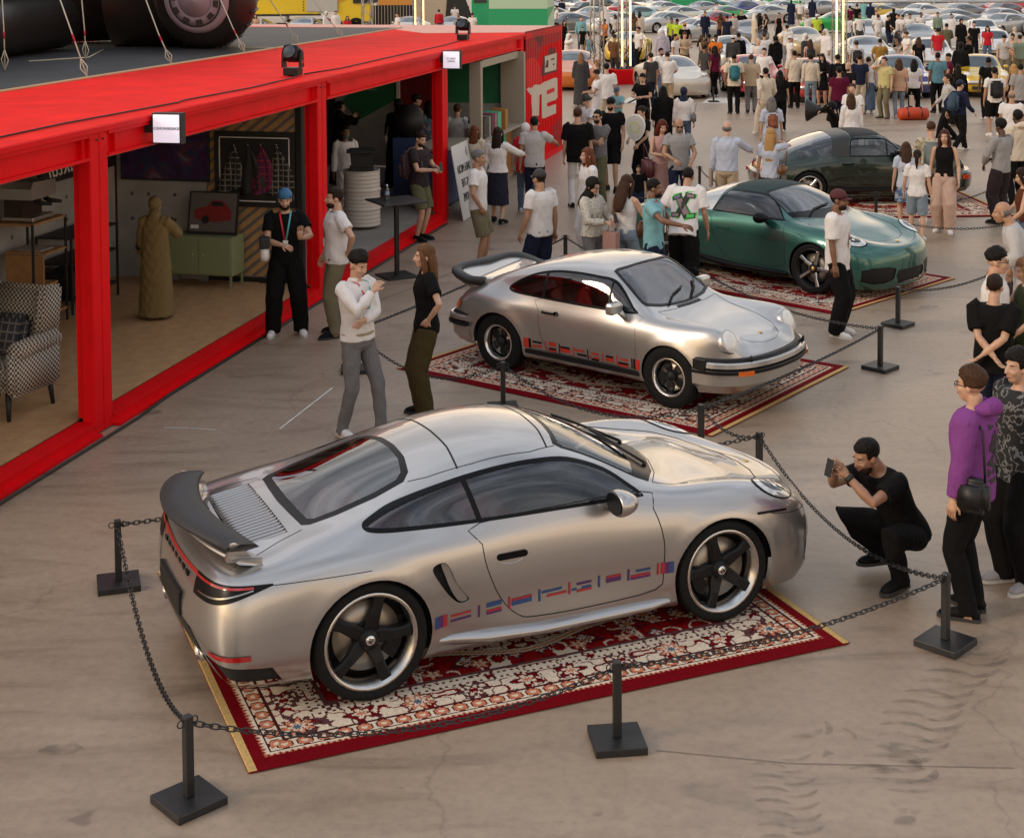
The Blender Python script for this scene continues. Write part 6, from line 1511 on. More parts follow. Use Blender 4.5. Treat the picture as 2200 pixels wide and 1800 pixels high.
def fat(b,pts,rs,m,n=20):b.tube([p-inf.location for p in pts],rs,m,n)
b=MB();w0=gp(15,128,ZR);w1=gp(175,106,ZR)
ax_=(w1-w0).normalized();up_=Vector((0,0,1));bk=Vector((-ax_.y,ax_.x,0))
for k_ in range(3):fat(b,[w0-ax_*5+bk*(.5+.12*k_)+up_*(.50+.85*k_),w0+bk*(.5+.12*k_)+up_*(.50+.85*k_),w1+bk*(.5+.12*k_)+up_*(.50+.85*k_)],[.52,.52,.50],M_INF)
b.obj('side_tube',inf)
wc=gp(432,106,ZR);wc=gpy(436,-2,wc.y+.30);wc.z=HR+.97;ad=Vector((-.20,-.96,-.14)).normalized();sx=ad.cross(up_).normalized();uy_=sx.cross(ad);Mw=frame_M(wc-inf.location,sx,uy_,ad)
b=MB();b.lathe([(.30,.20),(.55,.30),(.80,.27),(.93,.12),(.96,-.10),(.93,-.28),(.80,-.42),(.3,-.46)],M_INF,40,'z',Mw)
b.obj('tyre',inf)
for k_ in range(22):
	a=2*PI*k_/22;b=MB();b.tube([(.955*math.cos(a),.955*math.sin(a),.06),(.965*math.cos(a),.965*math.sin(a),-.10),(.94*math.cos(a),.94*math.sin(a),-.28)],.028,M_INF,6,M=Mw);b.obj('tread_rib',inf)
b=MB();b.lathe([(.62,.27),(.60,.33),(.50,.36),(.47,.34),(.46,.36),(.34,.39),(.30,.37),(.28,.40),(.0,.46)],M_HUB,36,'z',Mw);hub_o=b.obj('wheel_hub',inf)
b=MB()
for r_ in(.475,.305):b.lathe([(r_-.012,.372),(r_+.012,.372)],M_SATB,36,'z',Mw)
b.obj('hub_line',hub_o)
for k_ in range(10):
	a=2*PI*k_/10+.16;b=MB();b.prism([(.35,-.055),(.44,-.065),(.44,.065),(.35,.055)],.362,.392,mat('hub_slot_brown',(.05,.032,.03),.5),'z',Mw@Matrix.Rotation(a,4,'Z'));b.obj('hub_slot',hub_o)
b=MB();g0=wc+Vector((-.9,1.0,0));fat(b,[Vector((g0 .x-.9,g0 .y+.3,HR+1.1)),Vector((g0 .x+.8,g0 .y+.2,HR+1.1)),Vector((g0 .x+1.2,g0 .y+.6,HR+1.4))],[1.15,1.12,.7],M_INF,24);fat(b,[Vector((g0 .x-4,g0 .y+1.5,HR+1.5)),Vector((g0 .x,g0 .y+1.6,HR+1.6))],[1.5,1.5],M_INF,24);b.obj('body',inf)
# ---------- parked cars
M_BGP=paint('parked_car_paint',(.5,.5,.5),.35,.34,objcol=True)
M_BGG=mat('parked_car_glass',(.05,.065,.075),.08,coat=1.0)
def low_car(kind):
	"""one parked car with its parts; returns the root"""
	root=empty('parked_car',(0,-50,0));B,ra,fa=(B992,RA,FA) if kind=='modern' else(BCLS,CRA,CFA);cls=kind!='modern'
	arch=[(ra,.33,.36),(fa,.33,.355)] if not cls else[(ra,.315,.345),(fa,.31,.34)]
	sh=Shell(B,2,3,arch)
	for ax,az,r in arch:sh.cut(circ(ax,az,r,22,.05),'xz',lambda c:abs(c.y)>.42 and c.z<.74,99)
	if not cls:
		dlo=[(3.00,.905),(2.95,.95),(2.78,1.075),(2.55,1.168),(2.32,1.200),(2.07,1.202),(1.82,1.165),(1.57,1.095),(1.34,1.012),(1.16,.95),(1.10,.925),(1.3,.91),(1.8,.915),(2.4,.905)]
		ws=[(2.57,0),(2.55,.36),(2.52,.49),(2.70,.575),(2.87,.625),(3.05,.675),(3.15,.5),(3.22,.25),(3.24,0)];rw=[(1.56,0),(1.52,.39),(1.46,.455),(1.28,.48),(1.02,.48),(.86,.45),(.83,.25),(.82,0)]
	else:
		dlo=[(2.80,.885),(2.58,1.10),(2.44,1.185),(2.25,1.205),(1.95,1.21),(1.65,1.185),(1.38,1.115),(1.16,1.01),(1.09,.935),(1.35,.885),(1.8,.88),(2.4,.875)]
		ws=[(2.40,0),(2.38,.43),(2.40,.48),(2.62,.545),(2.81,.58),(2.90,.40),(2.95,0)];rw=[(1.44,0),(1.40,.42),(1.30,.46),(1.02,.44),(.90,.39),(.86,0)]
	m2=lambda q:q+[(p[0],-p[1]) for p in q[-2:0:-1]]
	sh.cut(dlo,'xz',lambda c:abs(c.y)>.38 and c.z>.85,11);sh.cut(m2(ws),'xy',lambda c:c.z>.83 and c.x>2.2,21);sh.cut(m2(rw),'xy',lambda c:c.z>.86 and c.x<2.0,31)
	sh.emit(99,'',None,root,delete=True);sh.emit(0,'body',M_BGP,root)
	for sd in(1,-1):sh.emit(11,'side_window',M_BGG,root,side=sd)
	sh.emit(21,'windscreen',M_BGG,root);sh.emit(31,'rear_window',M_BGG,root);tub(root,arch,.4,4.1 if not cls else 3.7,hw=.7)
	t=MB();t.lathe([(.20,-.11),(.31,-.12),(.335,-.09),(.335,.09),(.31,.12),(.2,.1)],M_TYRE,18,'y');r=MB();r.lathe([(.0,-.07),(.06,-.085),(.09,-.06),(.20,-.10),(.225,-.118)],mat('rim_grey',(.35,.34,.33),.35,metal=.8),18,'y')
	for k_ in range(5):a=2*PI*k_/5;r.prism([(.05,-.03),(.2,-.022),(.2,.022),(.05,.03)],-.108,-.08,M_CHROME,'y',Matrix.Rotation(a,4,'Y'))
	tm,rm=t.mesh('wheel'),r.mesh('rim')
	for x in(ra,fa):
		for sd in(1,-1):
			w=link_mesh('wheel',tm,root,(x,(.79 if not cls else .68)*sd,.335 if not cls else .32),PI if sd>0 else 0);link_mesh('rim',rm,w)
	for sd in(1,-1):
		if cls:mb=MB();ax=V3((.88,.05*sd,.46)).normalized();yv=V3((0,1,0));yv=(yv-ax*yv.dot(ax)).normalized();mb.lathe([(.118,-.15),(.12,.01),(.10,.02),(.0,.045)],mat('fluted_lens'),14,'z',frame_M((3.845,.585*sd,.735),yv,ax.cross(yv),ax))
		else:mb=MB();l,n=sh.drop((4.03,.67*sd),'xy');z_=n;x_=V3((1,-.3*sd,0));x_=(x_-z_*x_.dot(z_)).normalized();mb.lathe([(.0,.02),(.08,.016),(.11,.0)],mat('fluted_lens'),14,'z',frame_M(l,x_*1.35,z_.cross(x_)*.85,z_))
		mb.obj('headlight',root)
		mb=MB();vs,fs=patch(B,3.6,3.95,0,3.2,2,8,.01,sd) if not cls else patch(B,3.1,3.6,0,3.1,2,8,.012,sd);mb.add(vs,fs,M_LENS_RED,True);mb.obj('tail_light',root)
		mb=MB();mb.ell((2.72 if not cls else 2.6,.90*sd if not cls else .85*sd,.94),(.08,.09,.06),M_BGP,10,6);mb.obj('mirror',root)
	mb=MB();mb.box(((4.44 if not cls else 4.06),0,.34),(.06,.9,.10),M_SATB);mb.obj('grille',root)
	if cls:mb=MB();mb.tube([(3.7,.80,.52),(3.98,.68,.52),(4.10,.4,.52),(4.13,0,.52),(4.10,-.4,.52),(3.98,-.68,.52),(3.7,-.80,.52)],.06,M_CHROME,6);mb.obj('bumper',root)
	return root
TPL={'modern':low_car('modern'),'classic':low_car('classic')}
FAR={}
def joined(kind):
	"""the same car as one light mesh for the far rows"""
	bm=bmesh.new();mats=[];root=TPL[kind]
	for ch in root.children_recursive:
		me=ch.data;off=len(mats);q=me.copy();M=ch.matrix_local if ch.parent==root else ch.parent.matrix_local@ch.matrix_local
		q.transform(M);n0=len(bm.faces);bm.from_mesh(q);bm.faces.ensure_lookup_table()
		for f in bm.faces[n0:]:f.material_index+=off
		mats+=list(me.materials);bpy.data.meshes.remove(q)
	me=bpy.data.meshes.new('parked_car');bm.to_mesh(me);bm.free()
	for m in mats:me.materials.append(m)
	me.polygons.foreach_set('use_smooth',[True]*len(me.polygons));return me
bpy.context.view_layer.update()
for k_ in TPL:FAR[k_]=joined(k_)
PCOL={'white':(.66,.64,.60),'silver':(.42,.42,.42),'grey':(.16,.165,.17),'black':(.015,.015,.017),'red':(.45,.012,.018),'yellow':(.62,.40,.02),'green':(.02,.35,.07),'blue':(.03,.04,.20),'tan':(.45,.34,.19),'teal':(.25,.42,.42),'maroon':(.14,.012,.02),'cream':(.55,.50,.42),'orange':(.60,.16,.02)}
used=set()
def car_at(kind,x,y,yaw,c,label,far=False,group='parked cars of the show'):
	"""nose-down heading yaw in degrees, (x, y) ground position of the car centre"""
	ln=2.25 if kind=='modern' else 2.1;a=R(yaw);px,py=x-math.cos(a)*ln,y-math.sin(a)*ln
	if far:o=link_mesh('parked_car',FAR[kind],None,(px,py,0),a,PCOL[c])
	else:
		if kind not in used:o=TPL[kind];used.add(kind)
		else:o=copy_tree(TPL[kind])
		o.location=(px,py,0);o.rotation_euler=(0,0,a)
		for ch in o.children:ch.color=(*PCOL[c],1)
	return tag(o,label,'car',group)
def car_px(kind,x,y,yaw,c,label,**k):
	p=gp(x,y);a=R(yaw);car_at(kind,p.x-math.cos(a)*2.2,p.y-math.sin(a)*2.2,yaw,c,label,**k)
car_px('modern',1478,214,-82,'cream','cream white coupe facing the camera behind a small chain post')
car_px('classic',1648,214,-86,'red','red car behind the walker in cream')
car_px('classic',1768,226,-92,'red','red car mostly hidden behind the black short dress')
car_px('classic',1957,216,-95,'blue','blue classic car with round headlights behind the peach blouse')
car_px('classic',2122,214,-98,'yellow','yellow classic car with round headlights at the right')
car_px('modern',1882,152,-92,'silver','silver car behind the mustard T-shirt')
car_px('classic',2018,160,-96,'white','white car behind the teal T-shirt')
car_px('modern',1590,150,-88,'silver','silver car behind the teal backpack')
car_px('modern',1340,136,-100,'yellow','yellow car behind the lit truss')
car_px('modern',1742,122,-90,'tan','tan yellow car left of the right lit truss')
car_px('classic',2150,134,-98,'white','white classic car beyond the yellow one')
car_px('modern',1425,92,-150,'white','white low sports car left of the orange cap')
car_px('modern',1225,196,-95,'orange','orange wheeled pale car just right of the red container')
car_at('modern',20.0,92.0,178,'green','bright green coupe side on, left of the right lit truss')
car_px('modern',1618,100,-92,'grey','grey car behind the bald man with chest print')
car_px('modern',1880,100,-92,'silver','silver car behind the first silver car, right of the lit truss')
car_px('modern',1985,112,-95,'grey','grey car left of the white car, mostly hidden')
car_px('classic',2125,100,-97,'white','white car in the second row under the black headscarf')
cyc=['white','silver','silver','grey','white','silver','red','white','grey','silver','black','white','silver','teal','white','green','silver','yellow','white','grey','maroon','silver','white','black','red','white','silver','blue']
n_=0;cnt={};ORD=['','first','second','third','fourth','fifth','sixth','seventh','eighth'];RNAME=['short row right of the green coupe','second far row, left block','second far row, right block','third far row, left block','third far row, right block','fourth far row','fifth far row','sixth far row','last far row']
rr=random.Random(5)
for row,(Y,x0,x1,yaw) in enumerate([(84,25.5,33,-150),(93,3.5,15,-152),(93,25,36,-150),(104,2.5,20,-152),(104,26,40,-150),(116,2.5,44,-152),(129,2,48,-28),(143,3,53,-152),(158,4,58,-28)]):
	x=x0
	while x<x1:
		c=cyc[n_%len(cyc)];kind='modern' if rr.random()<.72 else 'classic'
		cnt[(row,c)]=cnt.get((row,c),0)+1;car_at(kind,x,Y+rr.uniform(-.4,.4)+.10*x,yaw+rr.uniform(-4,4),c,'%s %s car from the left, %s'%(ORD[cnt[(row,c)]],c,RNAME[row]),far=True,group='far rows of parked cars');n_+=1;x+=3.1
for x,c,lab in((-15.2,'silver','silver car roof under the yellow truck, first over the roof edge'),(-12.2,'silver','pale car roof before the truck cab'),(-6.0,'cream','cream car roof left of the lit truss behind the pavilion'),(-3.4,'silver','silver car roof right of the lit truss behind the pavilion')):car_at('modern',x,88,-100,c,lab,far=True,group='car roofs behind the pavilion')
# ---------- trusses
M_ALU=mat('truss_aluminium',(.45,.44,.42),.35,metal=.8);M_LED=mat('lit_led_tube',(1,.85,.6),.4,emit=(1.0,.62,.26),estr=1.5)
def truss(p,h,w,label,lit=(),plinth=False):
	o=empty('truss_tower',p,.3,label,'truss tower','lighting trusses');z0=.55 if plinth else .0
	for x in(-w/2,w/2):
		for y in(-w/2,w/2):MB().tube([(x,y,z0),(x,y,h)],.027,M_ALU,8).obj('chord',o)
	n=int((h-z0)/(w*1.0));b=MB()
	for i in range(n):
		z=z0+i*w;s=1 if i%2 else-1
		for y in(-w/2,w/2):b.tube([(-w/2*s,y,z),(w/2*s,y,z+w)],.013,M_ALU,5)
		for x in(-w/2,w/2):b.tube([(x,-w/2*s,z),(x,w/2*s,z+w)],.013,M_ALU,5)
	q=b.obj('lacing',o);q['kind']='stuff'
	for x in lit:MB().tube([(x,-w/2-.06,z0+.1),(x,-w/2-.06,h)],.035,M_LED,8).obj('light_tube',o)
	if plinth:MB().box((0,0,.27),(1.15,1.0,.54),M_REDS,bev=.01).obj('plinth',o);MB().box((0,0,.545),(.7,.6,.02),M_SATB).obj('base_plate',o)
	return o
truss(gp(1283,188),5.5,.36,'grey unlit truss tower right of the red container');truss(gp(1341,180),5.5,.32,'lit truss tower standing on a red plinth',(-.16,.16),True)
truss(gp(1803,150),5.5,.42,'lit truss tower in the middle of the crowd at the right',(-.28,.02));truss(gp(790,118),6,.45,'grey truss tower in front of the truck cab');truss(gp(899,118),6,.4,'lit truss tower behind the pavilion roof',(-.2,.2))
a,c_=gpy(1802,4,66),gpy(2260,4,66);o=MB().tube([a,c_],.055,M_ALU,8).obj('truss_beam');tag(o,'thin pale truss beam along the top right of the view','beam')
# ---------- green boxes, truck and what stands behind
M_GRN=mat('green_panel',(.01,.30,.12),.5,noise=.05);M_GRNL=mat('pale_green_panel',(.40,.55,.40),.5)
def gbox(p,w,d,h,rz,label):
	o=empty('green_booth',p,rz,label,'booth','green booths');MB().box((0,0,h/2),(w,d,h),M_GRN).obj('booth_body',o);MB().box((0,-d/2-.003,h-.22),(w,.005,.44),M_GRNL).obj('top_band',o);MB().box((w/2+.003,0,h-.2),(.005,d,.40),M_GRNL).obj('top_band',o)
	b=MB();b.prism([(-d/2,.2),(d/2,h*.55),(d/2,h-.4),(-d/2,h-.9)],w/2+.001,w/2+.004,M_GRNL,'x');b.obj('side_print',o);return o
q_=gpy(1122,60,62);gbox((q_.x,62,0),2.4,2.4,3.0,R(-8),'big green booth with pale top band behind the pavilion end')
q_=gpy(1484,20,128);gbox((q_.x,128,0),3.4,3.0,4.6,R(-3),'distant green booth among the parked cars')
q_=gpy(1032,30,82);o=empty('photo_stand',(q_.x,82,0),0,'green framed photo stand behind the pavilion roof','stand');MB().box((0,0,1.6),(.95,.2,3.2),M_GRN).obj('frame',o);MB().box((0,-.11,2.55),(.70,.02,.7),mat('stand_picture',(.03,.035,.035),.3)).obj('picture',o)
M_YEL=mat('yellow_truck_paint',(.72,.50,.01),.4,coat=.4);M_TAN=mat('tan_panel',(.46,.38,.29),.6);M_ORG=mat('orange_panel',(.62,.27,.05),.5)
Yt=92;xl=gpy(478,30,Yt).x;s_=Yt/FPX
tr=empty('truck',(xl,Yt,0),0,'yellow box truck with white skirt and grey side door','truck');X_=lambda px:(px-478)*s_*1.0
MB().box((X_(588),1.2,2.65),(X_(686)-X_(490),2.4,2.7),M_YEL,bev=.04).obj('box_body',tr);MB().box((X_(588),-.01,1.26),(X_(690)-X_(486),.05,.10),M_SATB).obj('edge_rail',tr)
MB().box((X_(692),-.02,2.5),(X_(727)-X_(660),.06,2.1),mat('truck_door_grey',(.45,.44,.41),.5),bev=.02).obj('side_door',tr)
for px in(508,652):
	b=MB()
	for k_ in range(14):b.box((X_(px),-.03,1.55+.17*k_),(.05,.02,.09),M_SATB)
	q=b.obj('bolt_strip',tr);q['kind']='stuff'
b=MB();b.box((X_(550),.3,.98),(X_(612)-X_(480),1.8,.40),mat('truck_skirt_white',(.62,.60,.55),.5),bev=.05);b.obj('skirt',tr);MB().box((X_(760),1.2,2.2),(X_(800)-X_(728),2.3,2.8),M_YEL,bev=.08).obj('cab',tr);MB().box((X_(782),1.15,2.6),(X_(802)-X_(756),2.36,1.3),M_SATB).obj('cab_window',tr)
for k_ in range(7):MB().prism([(X_(728)+.0,2.0+.32*k_),(X_(752),2.35+.32*k_),(X_(752),2.5+.32*k_),(X_(728),2.15+.32*k_)],-.0,.02,M_ORG,'y').obj('hazard_stripe',tr)
for px in(560,765):b=MB();b.lathe([(.0,-.05),(.30,-.05),(.34,-.1),(.52,-.1),(.54,.1),(.0,.1)],M_TYRE,20,'y',Matrix.Translation((X_(px),.12,.55)));b.obj('wheel',tr)
MB().box((X_(660),.8,.72),(X_(740)-X_(600),1.5,.45),M_SATB).obj('chassis',tr)
o=empty('tan_building',(gpy(900,30,100).x,100,0),0,'plain tan panelled wall with orange print behind the truss towers','building');w_=(930-790)*100/FPX;MB().box((0,1,3),(w_*1.3,2,6),M_TAN).obj('wall',o);b=MB();b.prism([(-w_*.62,1.6),(-w_*.10,1.6),(-w_*.30,6),(-w_*.62,6)],-.03,-.005,M_ORG,'y');b.obj('wall_print',o)
b=MB();b.prism([(w_*.40,.4),(w_*.85,.4),(w_*.60,3.4),(w_*.48,4.2)],-.04,-.01,M_SATB,'y');b.obj('dark_print',o)
o=empty('corrugated_fence',(gpy(840,40,96).x,96,0),0,'low dark corrugated fence behind the pavilion roof','fence')
for k_ in range(17):MB().box((-1.7+.2*k_,0,.85),(.16,.10,1.7),M_SATB).obj('fence_panel',o)
# ---------- people
def skin_mat():
	m,N,L,b=_new('skin');oi=N.new("ShaderNodeObjectInfo");tc=N.new("ShaderNodeTexCoord");n=N.new("ShaderNodeTexNoise");n.inputs['Scale'].default_value=14;L.new(tc.outputs['Object'],n.inputs['Vector'])
	r=N.new("ShaderNodeMapRange");r.inputs[3].default_value=.88;r.inputs[4].default_value=1.12;L.new(n.outputs['Fac'],r.inputs[0]);v=N.new("ShaderNodeVectorMath");v.operation='SCALE';L.new(oi.outputs['Color'],v.inputs[0]);L.new(r.outputs[0],v.inputs['Scale']);L.new(v.outputs[0],b.inputs['Base Color'])
	b.inputs['Roughness'].default_value=.48;b.inputs['Subsurface Weight'].default_value=.08;b.inputs['Subsurface Radius'].default_value=(.02,.008,.004);return m
M_SKIN=skin_mat()
def cloth_mat(name,sc1,sc2,st,rough=.9):
	m,N,L,b=_new(name);oi=N.new("ShaderNodeObjectInfo");tc=N.new("ShaderNodeTexCoord");mp=N.new("ShaderNodeMapping");mp.inputs['Scale'].default_value=(1,1,.55);L.new(tc.outputs['Object'],mp.inputs['Vector'])
	n=N.new("ShaderNodeTexNoise");n.inputs['Scale'].default_value=sc1;n.inputs['Detail'].default_value=3;n.inputs['Distortion'].default_value=1.2;L.new(mp.outputs[0],n.inputs['Vector'])
	r=N.new("ShaderNodeMapRange");r.inputs[3].default_value=.86;r.inputs[4].default_value=1.10;L.new(n.outputs['Fac'],r.inputs[0]);v=N.new("ShaderNodeVectorMath");v.operation='SCALE';L.new(oi.outputs['Color'],v.inputs[0]);L.new(r.outputs[0],v.inputs['Scale']);L.new(v.outputs[0],b.inputs['Base Color'])
	bp=N.new("ShaderNodeBump");bp.inputs['Strength'].default_value=st;bp.inputs['Distance'].default_value=.03;L.new(n.outputs['Fac'],bp.inputs['Height']);L.new(bp.outputs[0],b.inputs['Normal']);b.inputs['Roughness'].default_value=rough;b.inputs['Specular IOR Level'].default_value=.12;return m
M_CLOTH=cloth_mat('woven_cloth',9,60,.55);M_DENIM=cloth_mat('denim_cloth',22,80,.4);M_HAIRM=cloth_mat('hair',30,80,.7,.5);M_SHOE=cloth_mat('shoe_upper',20,60,.15,.6);M_SOLE=mat('shoe_sole',(.55,.52,.48),.6);M_SOLED=mat('dark_shoe_sole',(.03,.03,.03),.7)
def print_mat(name,cols,sc,thr=.5):
	m,N,L,b=_new(name);oi=N.new("ShaderNodeObjectInfo");tc=N.new("ShaderNodeTexCoord");n=N.new("ShaderNodeTexNoise");n.inputs['Scale'].default_value=sc;n.inputs['Detail'].default_value=2;L.new(tc.outputs['Object'],n.inputs['Vector'])
	r=N.new("ShaderNodeValToRGB");e=r.color_ramp;e.interpolation='CONSTANT';e.elements[0].color=(*cols[0],1);e.elements[1].position=thr;e.elements[1].color=(*cols[1],1)
	for k_,c_ in enumerate(cols[2:]):q=e.elements.new(thr+.07*(k_+1));q.color=(*c_,1)
	L.new(n.outputs['Fac'],r.inputs['Fac']);L.new(r.outputs['Color'],b.inputs['Base Color']);b.inputs['Roughness'].default_value=.85;return m
M_FLORAL=print_mat('floral_cloth',[(.45,.42,.30),(.30,.10,.06),(.16,.22,.12)],18,.56);M_FLORALD=print_mat('dark_floral_cloth',[(.05,.13,.15),(.40,.04,.06),(.25,.35,.38)],22,.55);M_LACE=print_mat('speckled_blouse_cloth',[(.55,.51,.45),(.28,.25,.21)],45,.56);M_WEB=print_mat('patterned_black_cloth',[(.012,.012,.013),(.16,.16,.16),(.012,.012,.013)],16,.5);M_CHECK=tartan('red_check_cloth',(.40,.30,.28),(.30,.05,.05),(.12,.03,.04),14);M_STRIPE=tartan('fine_stripe_cloth',(.55,.55,.60),(.45,.46,.55),(.55,.55,.60),22);M_TIE=print_mat('tie_dye_denim',[(.06,.09,.16),(.25,.30,.38)],12,.52);M_BAW=print_mat('black_white_print_cloth',[(.6,.58,.55),(.03,.03,.03)],14,.52)
UP,FO,TH,SH=.285,.25,.43,.415
def ik(a,c,l1,l2,hint):
	d=c-a;L_=min(d.length,.998*(l1+l2));d=d.normalized();x=(l1*l1-l2*l2+L_*L_)/(2*L_);h=math.sqrt(max(l1*l1-x*x,1e-6));hp=Vector(hint);hp=hp-d*hp.dot(d);hp.normalize();return a+d*x+hp*h,a+d*L_
POSES={'stand':{},'stand2':dict(fl=(.11,-.09,.08),fr=(-.10,.06,.08),wl=(.25,-.10,.90),wr=(-.26,.0,.88)),'walk':dict(fl=(.085,-.28,.08),fr=(-.085,.26,.13),wl=(.25,.16,.92),wr=(-.25,-.22,.95),pz=.90),'phone':dict(wl=(.08,-.30,1.16),wr=(-.08,-.30,1.15),el=(1,.3,-1),er=(-1,.3,-1),hp=.35),'phone1':dict(wr=(-.10,-.30,1.30),er=(-1,.1,-1),wl=(.24,-.06,.88),fl=(.12,-.10,.08)),'photo':dict(wl=(.07,-.34,1.44),wr=(-.07,-.34,1.44),el=(1,.1,-1),er=(-1,.1,-1)),'folded':dict(wl=(-.14,-.20,1.14),wr=(.13,-.23,1.18),el=(1,.2,-.6),er=(-1,.2,-.6),curl=.9),'chin':dict(wr=(-.03,-.235,1.405),er=(-.8,-.5,-1),wl=(-.13,-.20,1.14),el=(1,0,-.5),hp=.35,fl=(.14,-.16,.08),fr=(-.12,.10,.08)),'hip':dict(wl=(.215,-.02,1.02),el=(1,.5,.2),wr=(-.25,-.06,.88),fl=(.10,-.04,.08)),'hiprear':dict(wl=(.20,.10,1.02),el=(1,.3,.1),wr=(-.28,-.10,.90),fl=(.13,-.05,.08),fr=(-.13,.05,.08)),'palm':dict(wl=(.17,-.36,1.22),el=(1,.2,-1),wr=(-.03,-.27,1.12),er=(-1,.2,-1),fl=(.17,0,.08),fr=(-.16,-.02,.08),hp=.2,palmL=1),'behind':dict(wl=(-.05,.19,.98),wr=(.06,.20,1.0),el=(1,.5,-.2),er=(-1,.5,-.2)),'reachr':dict(wr=(-.34,-.42,1.22),er=(-1,.2,-.6),wl=(.25,-.03,.88),fl=(.13,-.12,.08),fr=(-.10,.10,.08)),'carry':dict(wl=(.16,-.22,.98),el=(1,.3,-.5),wr=(-.12,-.26,1.06),er=(-1,.3,-.6),hp=.3),'face':dict(wr=(-.05,-.15,1.50),er=(-1,-.6,-.3),wl=(.25,-.03,.88)),'lean':dict(pitch=.42,wl=(.30,-.34,.98),wr=(-.28,-.20,.86),fl=(.13,-.16,.08),fr=(-.12,.14,.08),hp=.1),'up':dict(wr=(-.20,-.16,1.86),er=(-1,-.3,.3),wl=(.25,-.03,.88)),'squat':dict(pz=.36,py=.10,pitch=.55,fl=(.17,-.10,.09),fr=(-.17,.02,.13),kl=(.5,-1,.6),kr=(-.6,-1,.5),wl=(.07,-.50,.86),wr=(-.06,-.50,.85),el=(1,.2,-1),er=(-1,.2,-1),hp=.30,absw=1),'kneel':dict(pz=.42,pitch=.25,fl=(.15,-.16,.09),fr=(-.12,.32,.12),kl=(.2,-1,.6),kr=(-.2,-1,-.3),wl=(.16,-.40,1.0),wr=(-.10,-.40,1.02),absw=1),'pocket':dict(wr=(-.21,-.09,.94),er=(-1,.5,0),wl=(.25,-.02,.88),fl=(.12,-.05,.08)),'strap':dict(wl=(.12,-.16,1.30),el=(1,-.1,-1),wr=(-.25,-.03,.88)),}
def skeleton(pose,sex):
	P=POSES[pose];f=.92 if sex=='f' else 1.0
	pz=P.get('pz',.93);py=P.get('py',0.0);pel=V3((0,py,pz));pit=P.get('pitch',0.0)
	Rm=Matrix.Rotation(pit,3,'X')
	def up(p):q=Rm@(V3(p)-V3((0,0,.93)));return q+pel
	J=dict(pel=pel,up=up,Rm=Rm)
	for s,sg in(('l',1),('r',-1)):
		sh=up((.180*f*sg,.015,1.405));J['sh'+s]=sh
		w=P.get('w'+s);w=V3(w) if w else V3((.245*sg,-.04,.87))
		if pit and not P.get('absw') and('w'+s) not in P:w=sh+V3((.05*sg,-.05,-.52))
		el,wr=ik(sh,w,UP,FO,P.get('e'+s,(.35*sg,1,-.1)));J['el'+s],J['wr'+s]=el,wr
		hip=pel+V3((.088*sg,0,-.03));an=V3(P.get('f'+s,(.10*sg,.02 if sg>0 else-.01,.08)))
		kn,an=ik(hip,an,TH,SH,P.get('k'+s,(.15*sg,-1,0)));J['hp'+s],J['kn'+s],J['an'+s]=hip,kn,an
	J['neck']=up((0,.02,1.465));J['head']=up((0,-.014,1.618));J['curl']=P.get('curl',.45);J['pose']=P
	return J
def rings(b,cs,X,ab,m,n=16,tw=None):
	"""loft of ellipses: centres, side axis, (half width, half depth)"""
	K=len(cs);vs,fs=[],[]
	for i,c in enumerate(cs):
		t=(cs[min(i+1,K-1)]-cs[max(i-1,0)]).normalized();x=(X-t*X.dot(t)).normalized();y=t.cross(x)
		for k in range(n):a=2*PI*k/n;ca,sa=math.cos(a),math.sin(a);vs.append(c+x*(ab[i][0]*ca)+y*(ab[i][1]*(abs(sa)**.85)*(1 if sa>0 else-1)))
	for i in range(K-1):
		for k in range(n):l=(k+1)%n;fs.append((i*n+k,i*n+l,(i+1)*n+l,(i+1)*n+k))
	fs+=[tuple(range(n))[::-1],tuple(range((K-1)*n,K*n))];b.add(vs,fs,m,True)
def remesh(b,voxel,name,m,smooth=2,noise_amp=0.0,seed=0,extra=None):
	me=b.mesh('tmp');o=bpy.data.objects.new('tmp',me);COL.objects.link(o);md=o.modifiers.new('r','REMESH');md.mode='VOXEL';md.voxel_size=voxel;md.use_smooth_shade=True
	sm=o.modifiers.new('s','SMOOTH');sm.iterations=smooth;sm.factor=.5
	dg=bpy.context.evaluated_depsgraph_get();dg.update();out=bpy.data.meshes.new_from_object(o.evaluated_get(dg));bpy.data.objects.remove(o);bpy.data.meshes.remove(me)
	if noise_amp:
		n=len(out.vertices);co=np.zeros(n*3);nm=np.zeros(n*3);out.vertices.foreach_get('co',co);out.vertices.foreach_get('normal',nm);co=co.reshape(-1,3);nm=nm.reshape(-1,3)
		w=np.sin(co[:,2]*34+5*np.sin(co[:,0]*13+seed)+3*np.sin(co[:,1]*11))*.6+np.sin(co[:,0]*47+co[:,2]*19+seed*2)*.4
		co+=nm*(w*noise_amp)[:,None];out.vertices.foreach_set('co',co.ravel())
	out.materials.clear();out.materials.append(m);out.name=name
	if extra:
		bm=bmesh.new();bm.from_mesh(out);e=extra.mesh('x');bm.from_mesh(e);bm.to_mesh(out);bm.free();bpy.data.meshes.remove(e);out.polygons.foreach_set('use_smooth',[True]*len(out.polygons))
	return out
TORSO={'m':[(.86,.150,.105),(.93,.162,.112),(1.0,.155,.108),(1.08,.146,.102),(1.18,.152,.106),(1.28,.170,.117),(1.36,.176,.112),(1.42,.150,.088),(1.455,.085,.062),(1.48,.058,.055)],'f':[(.86,.158,.110),(.93,.168,.115),(1.0,.150,.103),(1.08,.125,.090),(1.18,.132,.096),(1.27,.148,.120),(1.35,.150,.105),(1.41,.128,.080),(1.45,.072,.056),(1.48,.050,.049)]}
